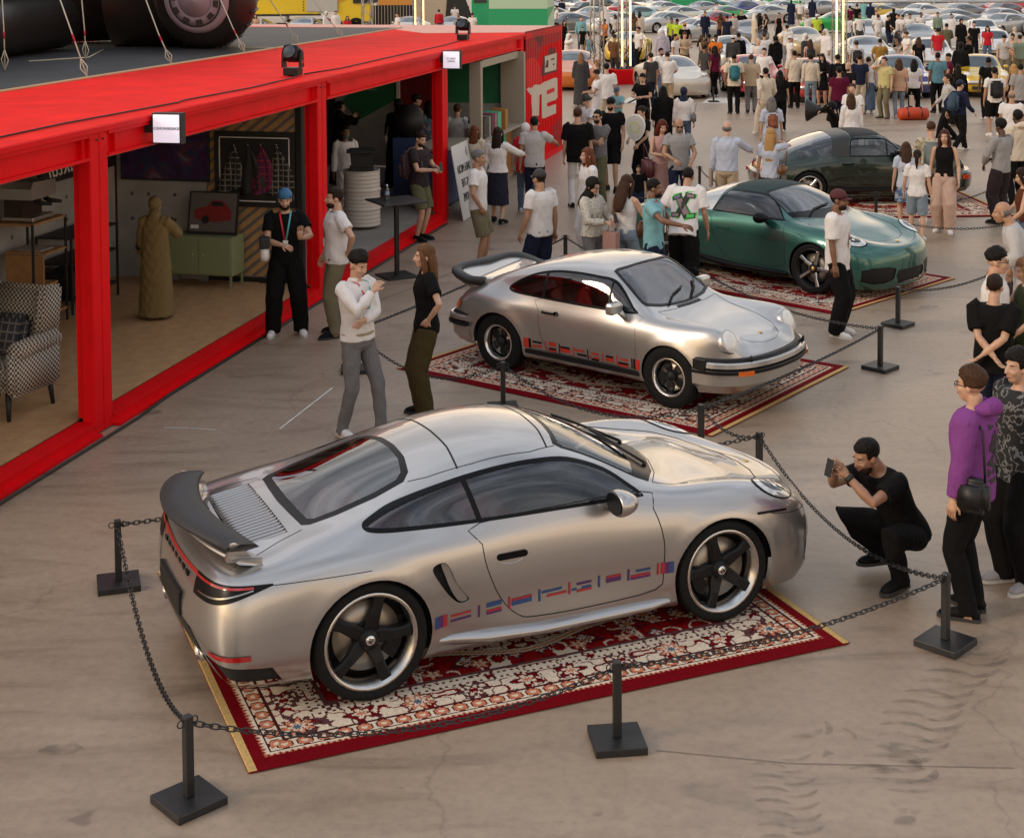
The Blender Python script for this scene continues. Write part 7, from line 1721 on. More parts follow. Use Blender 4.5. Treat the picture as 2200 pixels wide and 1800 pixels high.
def hand(b,w,d,side,up,curl,m):
	"""palm, four fingers and thumb from wrist w along d"""
	d=d.normalized();up=(up-d*up.dot(d)).normalized();s=d.cross(up)*side
	rings(b,[w-d*.02,w+d*.02,w+d*.055,w+d*.085],s,[(.024,.018),(.034,.016),(.040,.015),(.037,.012)],m,10)
	for i,(o,l) in enumerate(((-.028,.068),(-.010,.078),(.010,.072),(.028,.056))):
		p=w+d*.082+s*o;q=p+(d*math.cos(curl*.8)-up*math.sin(curl*.8))*l*.5;r=q+(d*math.cos(curl*1.9)-up*math.sin(curl*1.9))*l*.5;b.tube([p-d*.01,p,q,r],[.0085,.0088,.008,.006],m,6)
	p=w+d*.028-s*.030;q=p+(d*.75-s*.6-up*.3).normalized()*.036;b.tube([w+d*.015-s*.015,p,q,q+(d*.95-s*.15-up*.3).normalized()*.030],[.012,.0115,.010,.007],m,6)
def head_parts(b,c,Rh,m,sex,s=.94):
	M=Matrix.Translation(c)@Rh.to_4x4()@Matrix.Scale(s,4)
	b.ell((0,.012,.040),(.076,.096,.092),m,20,14,M);b.ell((0,-.032,-.030),(.060,.064,.086),m,18,12,M);b.ell((0,-.046,-.088),(.040 if sex=='m' else .034,.044,.034),m,14,8,M)
	b.tube([M@V3((0,-.092,.018)),M@V3((0,-.106,-.008)),M@V3((0,-.114,-.030)),M@V3((0,-.098,-.040))],[.010,.012,.017,.012],m,8)
	for sg in(1,-1):b.ell((.078*sg,.006,-.012),(.012,.022,.033),m,10,8,M);b.ell((.036*sg,-.070,-.028),(.026,.026,.026),m,10,8,M)
	b.ell((0,-.080,.030),(.052,.018,.012),m,12,6,M);b.ell((0,-.092,-.066),(.024,.013,.011),m,12,6,M)
def body_mesh(pose,sex,wide,det,legs):
	J=skeleton(pose,sex);b=MB();up=J['up'];T_=TORSO[sex]
	X=V3((1,0,0));rings(b,[up((0,0,z)) for z,a,d in T_],X,[(a*wide-.012,d*wide-.010) for z,a,d in T_],M_SKIN)
	f=.86 if sex=='f' else 1.0
	b.tube([J['neck']-J['Rm']@V3((0,0,.05)),J['neck'],J['head']+J['Rm']@V3((0,.02,-.06))],[.062*f,.055*f,.054*f],M_SKIN,12)
	Rh=head_rot(J);head_parts(b,J['head'],Rh,M_SKIN,sex);eh=MB()
	for s,sg in(('l',1),('r',-1)):
		sh,el,wr=J['sh'+s],J['el'+s],J['wr'+s];b.tube([sh+(sh-el)*.12-V3((.03*sg,0,0)),sh,sh.lerp(el,.45),el,el.lerp(wr,.3),el.lerp(wr,.7),wr],[q*f for q in(.04,.052,.047,.038,.040,.032,.026)],M_SKIN,10)
		d=(wr-el).normalized();uo=V3((0,1,0)) if abs(d.y)<.8 else V3((-sg,0,.3));cur=J['curl']
		if J['pose'].get('palm'+s.upper()):d=V3((.05,-.25,1));uo=V3((0,1,0));cur=.12
		elif d.y<-.5:uo=V3((.6*sg,0,.8))
		else:uo=V3((sg,-.2,0))
		hand(eh,wr,d,sg,uo,cur,M_SKIN)
		hp,kn,an=J['hp'+s],J['kn'+s],J['an'+s];b.tube([hp+V3((0,0,.06)),hp,hp.lerp(kn,.5),kn,kn.lerp(an,.3),kn.lerp(an,.75),an,an+V3((0,.005,-.05))],[.075,.080,.068,.050,.053,.038,.034,.036],M_SKIN,12)
		ft=foot_dir(J,s);b.tube([an+V3((0,.03,-.045)),an+ft*.08+V3((0,0,-.045)),an+ft*.17+V3((0,0,-.058))],[.034,.036,.026],M_SKIN,8,flat=.8)
	return remesh(b,.0105 if det else .016,'body',M_SKIN,2,extra=eh)
def foot_dir(J,s):
	sg=1 if s=='l' else-1;return V3((.22*sg,-1,0)).normalized()
def head_rot(J,yaw=0.0):
	P=J['pose'];return Matrix.Rotation(yaw,3,'Z')@Matrix.Rotation(P.get('hp',0.0),3,'X')
def top_mesh(pose,sex,kind,wide,det,hem=None):
	J=skeleton(pose,sex);b=MB();up=J['up'];X=V3((1,0,0));T_=TORSO[sex];f=.88 if sex=='f' else 1.0
	ease={'tank':.006,'tee':.018,'polo':.014,'shirt':.016,'blouse':.026,'hoodie':.036,'loose':.034}.get(kind,.016)
	z0=hem if hem else{'tank':.95,'shirt':.92,'blouse':.93,'hoodie':.84,'loose':.80,'crop':1.02}.get(kind,.86)
	cs,ab=[],[]
	bot=np.interp(z0,[t[0] for t in T_],[t[1] for t in T_]);bd=np.interp(z0,[t[0] for t in T_],[t[2] for t in T_])
	cs.append(up((0,0,z0)));ab.append((max(bot,.15)*wide+ease+.004,max(bd,.105)*wide+ease+.004))
	for z,a,d in T_[:-1]:
		if z>z0+.02:
			k=1.0 if z>1.25 else .5;aa=a+(max(a,.152 if sex=='m' else .136)-a)*k;cs.append(up((0,0,z)));ab.append((aa*wide+ease,d*wide+ease*.9))
	ab[-1]=(ab[-1][0]*.92,ab[-1][1]*.98)
	rings(b,cs,X,ab,M_CLOTH,20)
	for s,sg in(('l',1),('r',-1)):
		sh,el,wr=J['sh'+s],J['el'+s],J['wr'+s];e=ease*.75;st=sh+(sh-el)*.08-V3((.05*sg,0,.0))
		if kind=='tank':continue
		if kind in('shirt','hoodie','blouse','long'):b.tube([st,sh,sh.lerp(el,.5),el,el.lerp(wr,.45),el.lerp(wr,.9)],[(.066*f+e),.062*f+e,.054*f+e,.048*f+e,.044*f+e,.035+e*.6],M_CLOTH,12)
		else:
			L_={'tee':.60,'polo':.55,'loose':.78,'crop':.5}.get(kind,.58);b.tube([st,sh,sh.lerp(el,L_*.5),sh.lerp(el,L_)],[.066*f+e,.064*f+e,.062*f+e,.064*f+e],M_CLOTH,12)
	if kind=='hoodie':
		n=J['neck'];b.tube([n+J['Rm']@V3((.08,.03,.0)),n+J['Rm']@V3((.06,.10,.03)),n+J['Rm']@V3((0,.13,.035)),n+J['Rm']@V3((-.06,.10,.03)),n+J['Rm']@V3((-.08,.03,.0))],[.04,.055,.065,.055,.04],M_CLOTH,12)
	if kind in('polo','shirt'):
		n=J['neck'];rings(b,[n+J['Rm']@V3((0,.0,-.015)),n+J['Rm']@V3((0,.005,.03))],X,[(.078*f,.070*f),(.066*f,.064*f)],M_CLOTH,16)
	return remesh(b,.011 if det else .017,'top',M_CLOTH,2,.0035 if kind!='tank' else .002,hash(pose)%7)
def bottom_mesh(pose,sex,kind,wide,det):
	J=skeleton(pose,sex);b=MB();pel=J['pel'];X=V3((1,0,0));Rm=J['Rm'];T_=TORSO[sex]
	hw=.168 if sex=='f' else .162
	if kind in('skirt','midi','mini'):
		zb={'skirt':.12,'midi':.34,'mini':.58}[kind];fl={'skirt':1.15,'midi':1.05,'mini':1.12}[kind];cs=[pel+V3((0,0,.09)),pel+V3((0,0,0)),pel+V3((0,0,-.12)),V3((0,pel.y,(pel.z+zb)/2)),V3((0,pel.y,zb))]
		rings(b,cs,X,[(.135*wide,.098*wide),(.175*wide,.122*wide),(.180*wide,.13*wide),(.182*fl,.15*fl),(.19*fl,.165*fl)],M_CLOTH,22);return remesh(b,.012 if det else .018,'skirt',M_CLOTH,2,.004,3)
	wl,kl={'trousers':(.026,.022),'jeans':(.012,.012),'wide':(.040,.055),'shorts':(.030,.034),'baggy':(.045,.050)}[kind]
	rings(b,[pel+Rm@V3((0,0,.085)),pel+Rm@V3((0,0,.04)),pel,pel+V3((0,0,-.06)),pel+V3((0,0,-.11))],X,[(.148*wide,.104*wide),(hw*wide,.116*wide),((hw+.010)*wide,.122*wide),((hw+.008)*wide,.118*wide),(.13*wide,.09)],M_CLOTH,20)
	for s,sg in(('l',1),('r',-1)):
		hp,kn,an=J['hp'+s],J['kn'+s],J['an'+s];a=hp+V3((0,0,.03))
		if kind=='shorts':b.tube([a,hp,hp.lerp(kn,.5),hp.lerp(kn,.92)],[.085,.09+wl*.5,.078+wl,.068+kl],M_CLOTH,14)
		else:b.tube([a,hp,hp.lerp(kn,.5),kn,kn.lerp(an,.4),kn.lerp(an,.85),an+V3((0,0,-.035))],[.085,.088+wl*.5,.072+wl,.056+kl,.052+kl,.044+kl,.050+kl*.8],M_CLOTH,14)
	return remesh(b,.011 if det else .017,'shorts' if kind=='shorts' else 'trousers',M_CLOTH,2,.004,hash(kind)%5)
def robe_mesh(pose,sex,det,wide):
	J=skeleton(pose,sex);b=MB();up=J['up'];X=V3((1,0,0))
	rings(b,[up((0,0,1.47)),up((0,0,1.42)),up((0,0,1.30)),up((0,0,1.1)),V3((0,0,.85)),V3((0,0,.45)),V3((0,0,.05))],X,[(.08,.075),(.17*wide,.105),(.20*wide,.14),(.195*wide,.14),(.215*wide,.16),(.235*wide,.19),(.26*wide,.23)],M_CLOTH,24)
	for s,sg in(('l',1),('r',-1)):
		sh,el,wr=J['sh'+s],J['el'+s],J['wr'+s];b.tube([sh-V3((.05*sg,0,0)),sh,sh.lerp(el,.5),el,el.lerp(wr,.85)],[.08,.082,.082,.082,.078],M_CLOTH,14)
	return remesh(b,.013 if det else .02,'robe',M_CLOTH,2,.005,2)
def shoe_meshes(pose,sex):
	J=skeleton(pose,sex);out=[]
	for s,sg in(('l',1),('r',-1)):
		an=J['an'+s];ft=foot_dir(J,s);side=V3((ft.y,-ft.x,0));g=V3((an.x,an.y,an.z-.08));up_=V3((0,0,1));tilt=Matrix.Rotation(0,3,'X');b=MB()
		cs=[g-ft*.075+up_*.045,g-ft*.055+up_*.050,g+ft*.02+up_*.055,g+ft*.10+up_*.045,g+ft*.165+up_*.036,g+ft*.20+up_*.030]
		rings(b,cs,side,[(.022,.022),(.034,.045),(.037,.052),(.043,.036),(.040,.026),(.018,.014)],M_SHOE,14);b.tube([g+up_*.05,g+up_*.105+V3((0,.01,0))],[.040,.043],M_SHOE,12);u=b.mesh('shoe')
		b=MB();pts=[(g-ft*.085,.0),(g-ft*.07,.030),(g+ft*.02,.036),(g+ft*.11,.046),(g+ft*.175,.042),(g+ft*.215,.015)]
		L_=[p+side*w for p,w in pts]+[p-side*w for p,w in pts[::-1]];n=len(L_);b.add([p+up_*.003 for p in L_]+[p+up_*.026 for p in L_],[tuple(range(n))[::-1],tuple(range(n,2*n))]+[(i,(i+1)%n,n+(i+1)%n,n+i) for i in range(n)],M_SOLE);out.append((u,b.mesh('sole')))
	return out
def ell_bm(c,r,nu=22,nv=16):
	b=MB();b.ell(c,r,M_HAIRM,nu,nv);bm=bmesh.new();me=b.mesh('x');bm.from_mesh(me);bpy.data.meshes.remove(me);return bm
def hair_mesh(kind):
	"""headgear and hair in the head frame (face along -y)"""
	b=MB()
	def cap_shell(c,r,amp=.006,fz=.055,side=-.01,nape=-.075):
		bm=ell_bm(c,r)
		for v in bm.verts:
			p=v.co;n=mnoise.noise(p*28)*amp+mnoise.noise(p*9)*amp;p+=(p-V3(c)).normalized()*n
			if p.z<fz and p.y<-.035:p.y=-.035+(p.y+.035)*.25
			if p.z<side and p.y<.025:p.x*=.80
			if p.z<nape:p.x*=.6;p.y*=.55
		b.addbm(bm,M_HAIRM,True)
	if kind=='short':cap_shell((0,.014,.050),(.084,.103,.094))
	elif kind=='crop':cap_shell((0,.013,.043),(.080,.099,.093),.002,.06)
	elif kind=='volume':cap_shell((0,.006,.066),(.092,.112,.100),.014,.062)
	elif kind=='afro':cap_shell((0,.016,.062),(.096,.112,.104),.008,.062)
	elif kind=='bald':cap_shell((0,.022,.010),(.081,.090,.060),.002,.2,-.02,-.06)
	elif kind in('long','longer','curly','bob','tail'):
		cap_shell((0,.014,.050),(.086,.106,.095),.006,.058,-.2,-.2);L_={'long':.34,'longer':.46,'curly':.34,'bob':.16,'tail':.1}[kind];W_=.125 if kind=='curly' else .094
		if kind!='tail':
			rings(b,[V3((0,.035,.08)),V3((0,.055,.0)),V3((0,.075,-.10)),V3((0,.095,-.10-L_*.4)),V3((0,.105,-.10-L_*.8)),V3((0,.10,-.10-L_))],V3((1,0,0)),[(.06,.04),(.088,.07),(W_,.065),(W_*1.12,.05),(W_*.9,.035),(W_*.45,.012)],M_HAIRM,18)
			for sg in(1,-1):b.tube([(.062*sg,-.05,.07),(.082*sg,-.03,.0),(.088*sg,-.01,-.10),(.10*sg,.01,-.12-L_*.5)],[.022,.03,.034 if kind!='curly' else .05,.012],M_HAIRM,8)
		else:b.tube([(0,.10,.05),(0,.15,.02),(0,.155,-.10),(0,.13,-.24)],[.03,.042,.038,.01],M_HAIRM,10)
	elif kind=='bun':cap_shell((0,.014,.050),(.083,.103,.093),.004,.058,-.2);b.ell((0,.115,.055),(.042,.038,.042),M_HAIRM)
	elif kind in('hijab','ghutra','scarfw'):
		bm=ell_bm((0,.012,.035),(.098,.118,.115),24,18)
		for v in bm.verts:
			p=v.co;p+=p.normalized()*mnoise.noise(p*12)*.006
			if abs(p.x)<.064 and-.092<p.z<.072 and p.y<-.03:p.y=-.03+(p.y+.03)*.2
		b.addbm(bm,M_HAIRM,True)
		if kind=='ghutra':rings(b,[V3((0,.03,.06)),V3((0,.05,-.06)),V3((0,.07,-.20)),V3((0,.085,-.38)),V3((0,.09,-.44))],V3((1,0,0)),[(.09,.06),(.115,.085),(.17,.09),(.18,.06),(.15,.03)],M_HAIRM,20)
		else:rings(b,[V3((0,.01,-.06)),V3((0,.015,-.13)),V3((0,.015,-.19)),V3((0,.01,-.28)),V3((0,-.02,-.36))],V3((1,0,0)),[(.075,.085),(.088,.092),(.135,.115),(.165,.125),(.11,.11)],M_HAIRM,20)
		if kind=='ghutra':
			pass
	elif kind in('cap','capback'):
		sg=1 if kind=='cap' else-1;bm=ell_bm((0,.008,.055),(.090,.110,.092))
		for v in bm.verts:
			if v.co.z<.035:v.co.z=.035+(v.co.z-.035)*.08;v.co.x*=.93;v.co.y*=.93
		b.addbm(bm,M_HAIRM,True)
		vs,fs=[],[]
		for i in range(9):
			a=-1.15+2.3*i/8;x=math.sin(a);yy=math.cos(a);vs+=[(x*.080,-sg*(yy*.092-.0),.040-.012*x*x),(x*.082,-sg*(yy*.095+.075*yy),.030-.022*x*x),(x*.082,-sg*(yy*.095+.075*yy),.024-.022*x*x),(x*.080,-sg*yy*.092,.034-.012*x*x)]
		for i in range(8):
			for k in range(4):fs.append((i*4+k,i*4+(k+1)%4,(i+1)*4+(k+1)%4,(i+1)*4+k))
		b.add(vs,fs,M_HAIRM,True)
	me=b.mesh('headwear');return me
def beard_mesh():
	bm=ell_bm((0,-.045,-.078),(.060,.058,.052),16,12)
	for v in bm.verts:
		p=v.co
		if p.z>-.058 and abs(p.x)<.036:p.y=max(p.y,-.075)
		if p.z>-.045:p.y=max(p.y,-.05)
	b=MB();b.addbm(bm,M_HAIRM,True);return b.mesh('beard')
def glasses_mesh(dark):
	b=MB();m=M_SATB
	for sg in(1,-1):
		ring=[(.034*sg+.024*math.cos(t),-.104-.003,.006+.018*math.sin(t)) for t in np.linspace(0,2*PI,13)];b.tube(ring,.003,m,5)
		if dark:b.prism([(.034*sg+.023*math.cos(t),.006+.017*math.sin(t)) for t in np.linspace(0,2*PI,13)[:-1]],-.108,-.104,m,'y')
		b.tube([(.058*sg,-.103,.008),(.080*sg,-.02,.006),(.080*sg,.015,.0)],.0028,m,4)
	b.tube([(-.010,-.107,.008),(.010,-.107,.008)],.003,m,4);return b.mesh('glasses')
def eye_meshes():
	w=MB();w.ell((0,0,0),(.013,.007,.0065),mat('eye_white',(.55,.52,.48),.3),10,6);w.ell((0,-.004,0),(.0065,.005,.0062),mat('eye_dark',(.02,.012,.01),.2),8,6);bw=MB();bw.tube([(-.018,.003,-.002),(0,0,.003),(.017,.004,0)],[.003,.0045,.003],M_HAIRM,5);lp=MB();lp.ell((0,0,0),(.021,.008,.0075),mat('lip_rose',(.30,.10,.085),.4),12,6);return w.mesh('eye'),bw.mesh('eyebrow'),lp.mesh('lips')
PCACHE={}
def cached(key,f):
	if key not in PCACHE:PCACHE[key]=f()
	return PCACHE[key]
SK={'light':(.52,.31,.21),'tan':(.40,.22,.135),'olive':(.33,.175,.105),'brown':(.19,.09,.05),'dark':(.085,.042,.027),'pink':(.55,.32,.24)}
HC={'black':(.010,.008,.007),'dark':(.022,.013,.009),'brown':(.06,.03,.017),'auburn':(.14,.045,.02),'blonde':(.42,.24,.09),'grey':(.16,.15,.145),'red':(.10,.02,.014),'light':(.22,.12,.06),'white':(.70,.68,.66)}
C={'white':(.72,.69,.68),'black':(.007,.0065,.007),'char':(.05,.048,.05),'grey':(.30,.29,.29),'mid':(.16,.155,.16),'navy':(.015,.02,.045),'jean':(.085,.125,.19),'ljean':(.22,.28,.34),'khaki':(.17,.145,.09),'olive':(.12,.115,.065),'beige':(.46,.36,.25),'cream':(.60,.52,.42),'red':(.48,.02,.03),'pink':(.52,.30,.27),'lblue':(.46,.50,.60),'aqua':(.20,.42,.46),'purple':(.20,.055,.23),'maroon':(.10,.008,.03),'mustard':(.33,.19,.04),'yellow':(.50,.44,.20),'teal':(.10,.22,.28),'brown':(.14,.07,.035),'oliveb':(.055,.04,.016),'sage':(.22,.28,.21),'green':(.05,.25,.1),'lgrey':(.46,.44,.43),'abaya':(.20,.145,.065),'peach':(.55,.34,.23),'hiviz':(.45,.60,.05),'orange':(.60,.16,.02),'lav':(.45,.42,.50),'mint':(.24,.50,.44)}
def col(c):return C[c] if isinstance(c,str) else c
ALLP=[]
def person(at,h,face,pose,top,bottom,shoes,hair,skin,sex,label,wide=1.0,det=True,headyaw=0.0,group='visitors to the car show',extras=(),ground=None,face_f=None,ref='head',z=0.0):
	"""at = pixel of the head top (ref 'head') or of the feet (ref 'foot')"""
	s=h/1.765
	if isinstance(at,Vector):p=at
	elif ref=='head':
		p=gp(at[0],at[1],h*(1.0 if pose not in('squat','kneel') else .62)+z);p.z=z
	else:p=gp(at[0],at[1],z)
	o=empty('person',p,R(face),label,'person',group,s)
	J=skeleton(pose,sex);k=(pose,sex,round(wide,2),det)
	link_mesh('body',cached(('b',)+k,lambda:body_mesh(pose,sex,wide,det,0)),o,color=SK[skin])
	if headyaw:pass
	def garment(nm,key,f,c,m=None):
		me=cached(key,f)
		if m is not None:
			kk=key+(m.name,)
			if kk not in PCACHE:q=me.copy();q.materials.clear();q.materials.append(m);PCACHE[kk]=q
			me=PCACHE[kk]
		return link_mesh(nm,me,o,color=col(c))
	if top[0] in('robe',):
		garment('robe',('r',)+k,lambda:robe_mesh(pose,sex,det,wide),top[1],top[2] if len(top)>2 else None)
	else:
		garment({'tee':'tshirt','tank':'vest','long':'sweater','crop':'tshirt','loose':'tshirt'}.get(top[0],top[0]),('t',top[0])+k,lambda:top_mesh(pose,sex,top[0],wide,det),top[1],top[2] if len(top)>2 else None)
		garment({'shorts':'shorts','skirt':'skirt','midi':'skirt','mini':'skirt','jeans':'jeans'}.get(bottom[0],'trousers'),('p',bottom[0])+k,lambda:bottom_mesh(pose,sex,bottom[0],wide,det),bottom[1],bottom[2] if len(bottom)>2 else(M_DENIM if bottom[0]=='jeans' else None))
	if shoes is not None:
		dark=sum(col(shoes))<.6
		for u,sl in cached(('s',pose,sex),lambda:shoe_meshes(pose,sex)):
			so=link_mesh('shoe',u,o,color=col(shoes))
			if det:
				if dark:
					if(sl.name,'d') not in PCACHE:q=sl.copy();q.materials.clear();q.materials.append(M_SOLED);PCACHE[(sl.name,'d')]=q
					sl=PCACHE[(sl.name,'d')]
				link_mesh('sole',sl,so)
	Mh=Matrix.Translation(J['head'])@head_rot(J).to_4x4()@Matrix.Scale(.94,4)
	def hp(nm,me,c=None,off=(0,0,0)):
		q=link_mesh(nm,me,o,color=c);q.matrix_local=Mh@Matrix.Translation(off);return q
	hk=hair[0];hc=HC[hair[1]] if isinstance(hair[1],str) and hair[1] in HC else col(hair[1])
	nm={'cap':'cap','capback':'cap','hijab':'headscarf','ghutra':'headscarf','scarfw':'headscarf'}.get(hk,'hair')
	if hk in('cap','capback') and len(hair)>2:hp('hair',cached(('h',hair[3] if len(hair)>3 else 'crop'),lambda:hair_mesh(hair[3] if len(hair)>3 else 'crop')),HC[hair[2]])
	hp(nm,cached(('h',hk),lambda:hair_mesh(hk)),hc)
	if hk=='ghutra' and det:
		b=MB();b.tube([(.088*math.cos(t),.012+.108*math.sin(t),.085) for t in np.linspace(0,2*PI,17)],.010,M_SATB,6);hp('head_cord',b.mesh('head_cord'))
	for e in extras:
		if e=='beard':hp('beard',cached('beard',beard_mesh),HC['dark'])
		elif e=='greybeard':hp('beard',cached('beard',beard_mesh),HC['grey'])
		elif e in('glasses','shades'):hp('glasses',cached(e,lambda:glasses_mesh(e=='shades')))
	if det and hk not in():
		ew,eb,lp=cached('eyes',eye_meshes)
		for sg in(1,-1):hp('eye',ew,None,(.034*sg,-.084,.004));hp('eyebrow',eb,HC['dark'] if hair[1] not in HC or hk in('hijab','cap') else HC[hair[1]] if hair[1]!='white' else HC['dark'],(.034*sg,-.094,.026))
		hp('lips',lp,None,(0,-.100,-.067))
	ALLP.append(o);o['pose_']=pose;return o
def pl(o,p):
	"""a point given in the figure's own frame -> world"""
	return Matrix.LocRotScale(o.location,o.rotation_euler,o.scale)@V3(p)
def attach(o,name,label,cat,build,group=None):
	"""a carried thing: its own top-level object standing where the figure holds it"""
	e=empty(name,o.location,o.rotation_euler.z,label,cat,group,o.scale.x);build(e);return e
def backpack(o,c,label,y=.20,z=1.20,s=1.0):
	def f(e):
		m=mat('bag_cloth',(.1,.1,.1),.8,objcol=True,bump=.2,bscale=30);b=MB();soft(b,Matrix.Translation((0,y,z)),.30*s,.17*s,.44*s,m);q=b.obj('bag_body',e,color=col(c));b=MB();soft(b,Matrix.Translation((0,y+.09,z-.08)),.24*s,.08,.22*s,m);b.obj('pocket',e,color=col(c))
		for sg in(1,-1):MB().tube([(.11*sg,y-.06,z-.16),(.13*sg,-.02,z-.10),(.115*sg,-.125,z+.02),(.10*sg,-.09,z+.19),(.10*sg,y-.04,z+.20)],.018,m,6,flat=.5).obj('strap',e,color=col(c))
	return attach(o,'backpack',label,'backpack',f,'bags carried by visitors')
def tote(o,c,label,p=(.26,.0,.95),w=.30,hgt=.26,strap=1.40):
	def f(e):
		m=mat('bag_leather',(.1,.1,.1),.5,objcol=True);b=MB();soft(b,Matrix.Translation((p[0],p[1],p[2])),.13,w,hgt,m);b.obj('bag_body',e,color=col(c))
		MB().tube([(p[0]-.02,p[1]-w*.35,p[2]+hgt*.4),(p[0]-.06,p[1]-.05,strap-.06),(p[0]-.08,p[1]+.0,strap),(p[0]-.06,p[1]+.05,strap-.06),(p[0]-.02,p[1]+w*.35,p[2]+hgt*.4)],.009,m,5).obj('strap',e,color=col(c))
	return attach(o,'handbag',label,'bag',f,'bags carried by visitors')
def paperbag(o,c,label,p=(.27,-.05,.66)):
	def f(e):
		m=mat('paper_bag',(.5,.4,.36),.7,objcol=True);MB().prism([(p[1]-.11,p[2]-.16),(p[1]+.11,p[2]-.16),(p[1]+.11,p[2]+.14),(p[1]-.11,p[2]+.14)],p[0]-.05,p[0]+.05,m,'x').obj('bag_body',e,color=col(c))
		MB().tube([(p[0],p[1]-.06,p[2]+.14),(p[0],p[1]-.03,p[2]+.24),(p[0],p[1]+.03,p[2]+.24),(p[0],p[1]+.06,p[2]+.14)],.005,m,5).obj('handle',e,color=col(c))
	return attach(o,'paper_bag',label,'bag',f,'bags carried by visitors')
def phone(o,label,pose=None):
	J=skeleton(o['pose_'],'m');w=(J['wrr']+V3((.03,-.09,.03))) if pose!='both' else(J['wrr']+J['wrl'])/2+V3((0,-.10,.05))
	def f(e):MB().box((0,0,0),(.070,.009,.125),M_SATB,Matrix.Translation(w)@Matrix.Rotation(-.25,4,'X'),bev=.004).obj('phone_body',e)
	return attach(o,'phone',label,'phone',f,'phones held by visitors')
def lanyard(o,c1=(.10,.42,.45),c2=(.55,.02,.03),low=1.16,y=-.145):
	for sg,c_ in((1,c1),(-1,c2)):
		m=mat('lanyard_ribbon',(.5,.1,.1),.6,objcol=True);b=MB();b.tube([(.065*sg,.03,1.475),(.062*sg,-.075,1.455),(.045*sg,-.135,1.36),(.008*sg,y,low)],.011,m,6,flat=.3);b.obj('lanyard',o,color=c_)
	MB().box((0,y-.004,low-.05),(.06,.006,.09),M_WHITE).obj('badge',o)
def draper(o,pid='t'):
	"""returns a function that drops a print onto the back of the figure's top"""
	me=next(c.data for c in o.children if c.name.split('.')[0] in('tshirt','hoodie','top'));bv=BVHTree.FromPolygons([v.co.copy() for v in me.vertices],[tuple(p.vertices) for p in me.polygons])
	def f(u,v,off=.004):
		l,n,i,d=bv.ray_cast(V3((u,1.0,v)),V3((0,-1,0)))
		return(l+V3((0,off,0))) if l is not None else None
	return f
def back_patch(b,f,poly,m,off):
	"""polygon (u, v) cut into a small grid and draped"""
	us=[p[0] for p in poly];vs_=[p[1] for p in poly];c=(sum(us)/len(us),sum(vs_)/len(vs_));K=len(poly);vs,fs=[],[]
	for r in range(4):
		for p in poly:q=f(c[0]+(p[0]-c[0])*r/3,c[1]+(p[1]-c[1])*r/3,off);vs.append(q if q is not None else V3((c[0],.1,c[1])))
	for r in range(3):
		for k in range(K):l=(k+1)%K;fs.append((r*K+k,r*K+l,(r+1)*K+l,(r+1)*K+k))
	b.add(vs,fs,m,True)
# ---------- people near the cars
pp=person
o=pp((612,402),1.80,8,'palm',('tee','black'),('baggy','black'),'white',('capback',(.06,.16,.30),'dark'),'light','m','person in black T-shirt and backwards blue cap raising an open palm',extras=('beard',));lanyard(o)
def hs(e):
	J=skeleton('palm','m');c=J['head'];b=MB();b.tube([(c.x+.10*math.cos(t),c.y+.03,c.z+.11*math.sin(t)) for t in np.linspace(-.1,PI+.1,13)],.010,M_SATB,6)
	for sg in(1,-1):b.lathe([(.0,-.015),(.04,-.012),(.04,.012),(.0,.015)],M_SATB,12,'x',Matrix.Translation((c.x+.095*sg,c.y+.03,c.z-.01)))
	b.obj('headset_body',e)
attach(o,'headset','black headset worn over the blue cap','headset',hs)
def gimbal(e):MB().lathe([(.0,-.06),(.05,-.06),(.055,0),(.05,.10),(.0,.10)],M_WHITE,16,'z',Matrix.Translation((-.24,-.22,1.0))).obj('lens_cup',e);MB().box((-.24,-.22,1.15),(.12,.13,.14),M_SATB,bev=.02).obj('camera_body',e)
attach(o,'camera','black camera with pale lens under the arm of the man in blue cap','camera',gimbal)
o=pp((721,399),1.82,-72,'hiprear',('tee','white'),('trousers','khaki'),'black',('short','dark'),'light','m','bearded person in white T-shirt and khaki trousers leaning by the red post',extras=('beard',),wide=1.12);lanyard(o,(.25,.45,.5))
o=pp((766,534),1.80,52,'chin',('shirt','white'),('jeans','mid'),'white',('volume','black'),'light','m','person in white shirt and grey trousers with hand at chin',wide=1.05);lanyard(o,low=1.22)
J=skeleton('chin','m');b=MB();b.tube([(.158*1.05*math.cos(t),.118*1.05*math.sin(t),.985) for t in np.linspace(0,2*PI,21)],.016,mat('belt_canvas',(.32,.26,.17),.7),6);b.obj('belt',o)
o=pp((915,520),1.74,-78,'hip',('tee','black'),('wide','oliveb'),'black',('longer',(.13,.062,.028)),'light','f','long haired person in black T-shirt and dark olive trousers, hand on hip')
o=pp((332,420),1.52,168,'phone1',('robe','abaya'),None,'black',('hijab','abaya'),'light','f','person in olive brown robe and headscarf photographing inside the first bay',z=.14);phone(o,'phone held up by the person in the olive brown robe');tote(o,'black','small black bag of the person in the olive brown robe',(.24,-.02,1.02),.14,.16)
o=pp((900,279),1.80,62,'phone',('tee',(.035,.025,.028)),('shorts','olive'),'black',('crop','dark'),'light','m','bearded person with backpack looking at phone at the second bay',extras=('beard',),wide=1.06);backpack(o,(.10,.06,.07),'dusty maroon backpack of the bearded man at the second bay');phone(o,'phone of the bearded man with the maroon backpack','both')
o=pp((1026,319),1.79,80,'pocket',('tee','white'),('shorts','khaki'),'white',('short','grey'),'tan','m','grey haired person in white T-shirt and khaki shorts by the leaning board',wide=1.04)
o=pp((1160,361),1.76,-140,'stand2',('tee','white'),('shorts','navy'),'white',('cap','char','dark'),'tan','m','person in white T-shirt, navy shorts and dark cap seen from behind',wide=1.08)
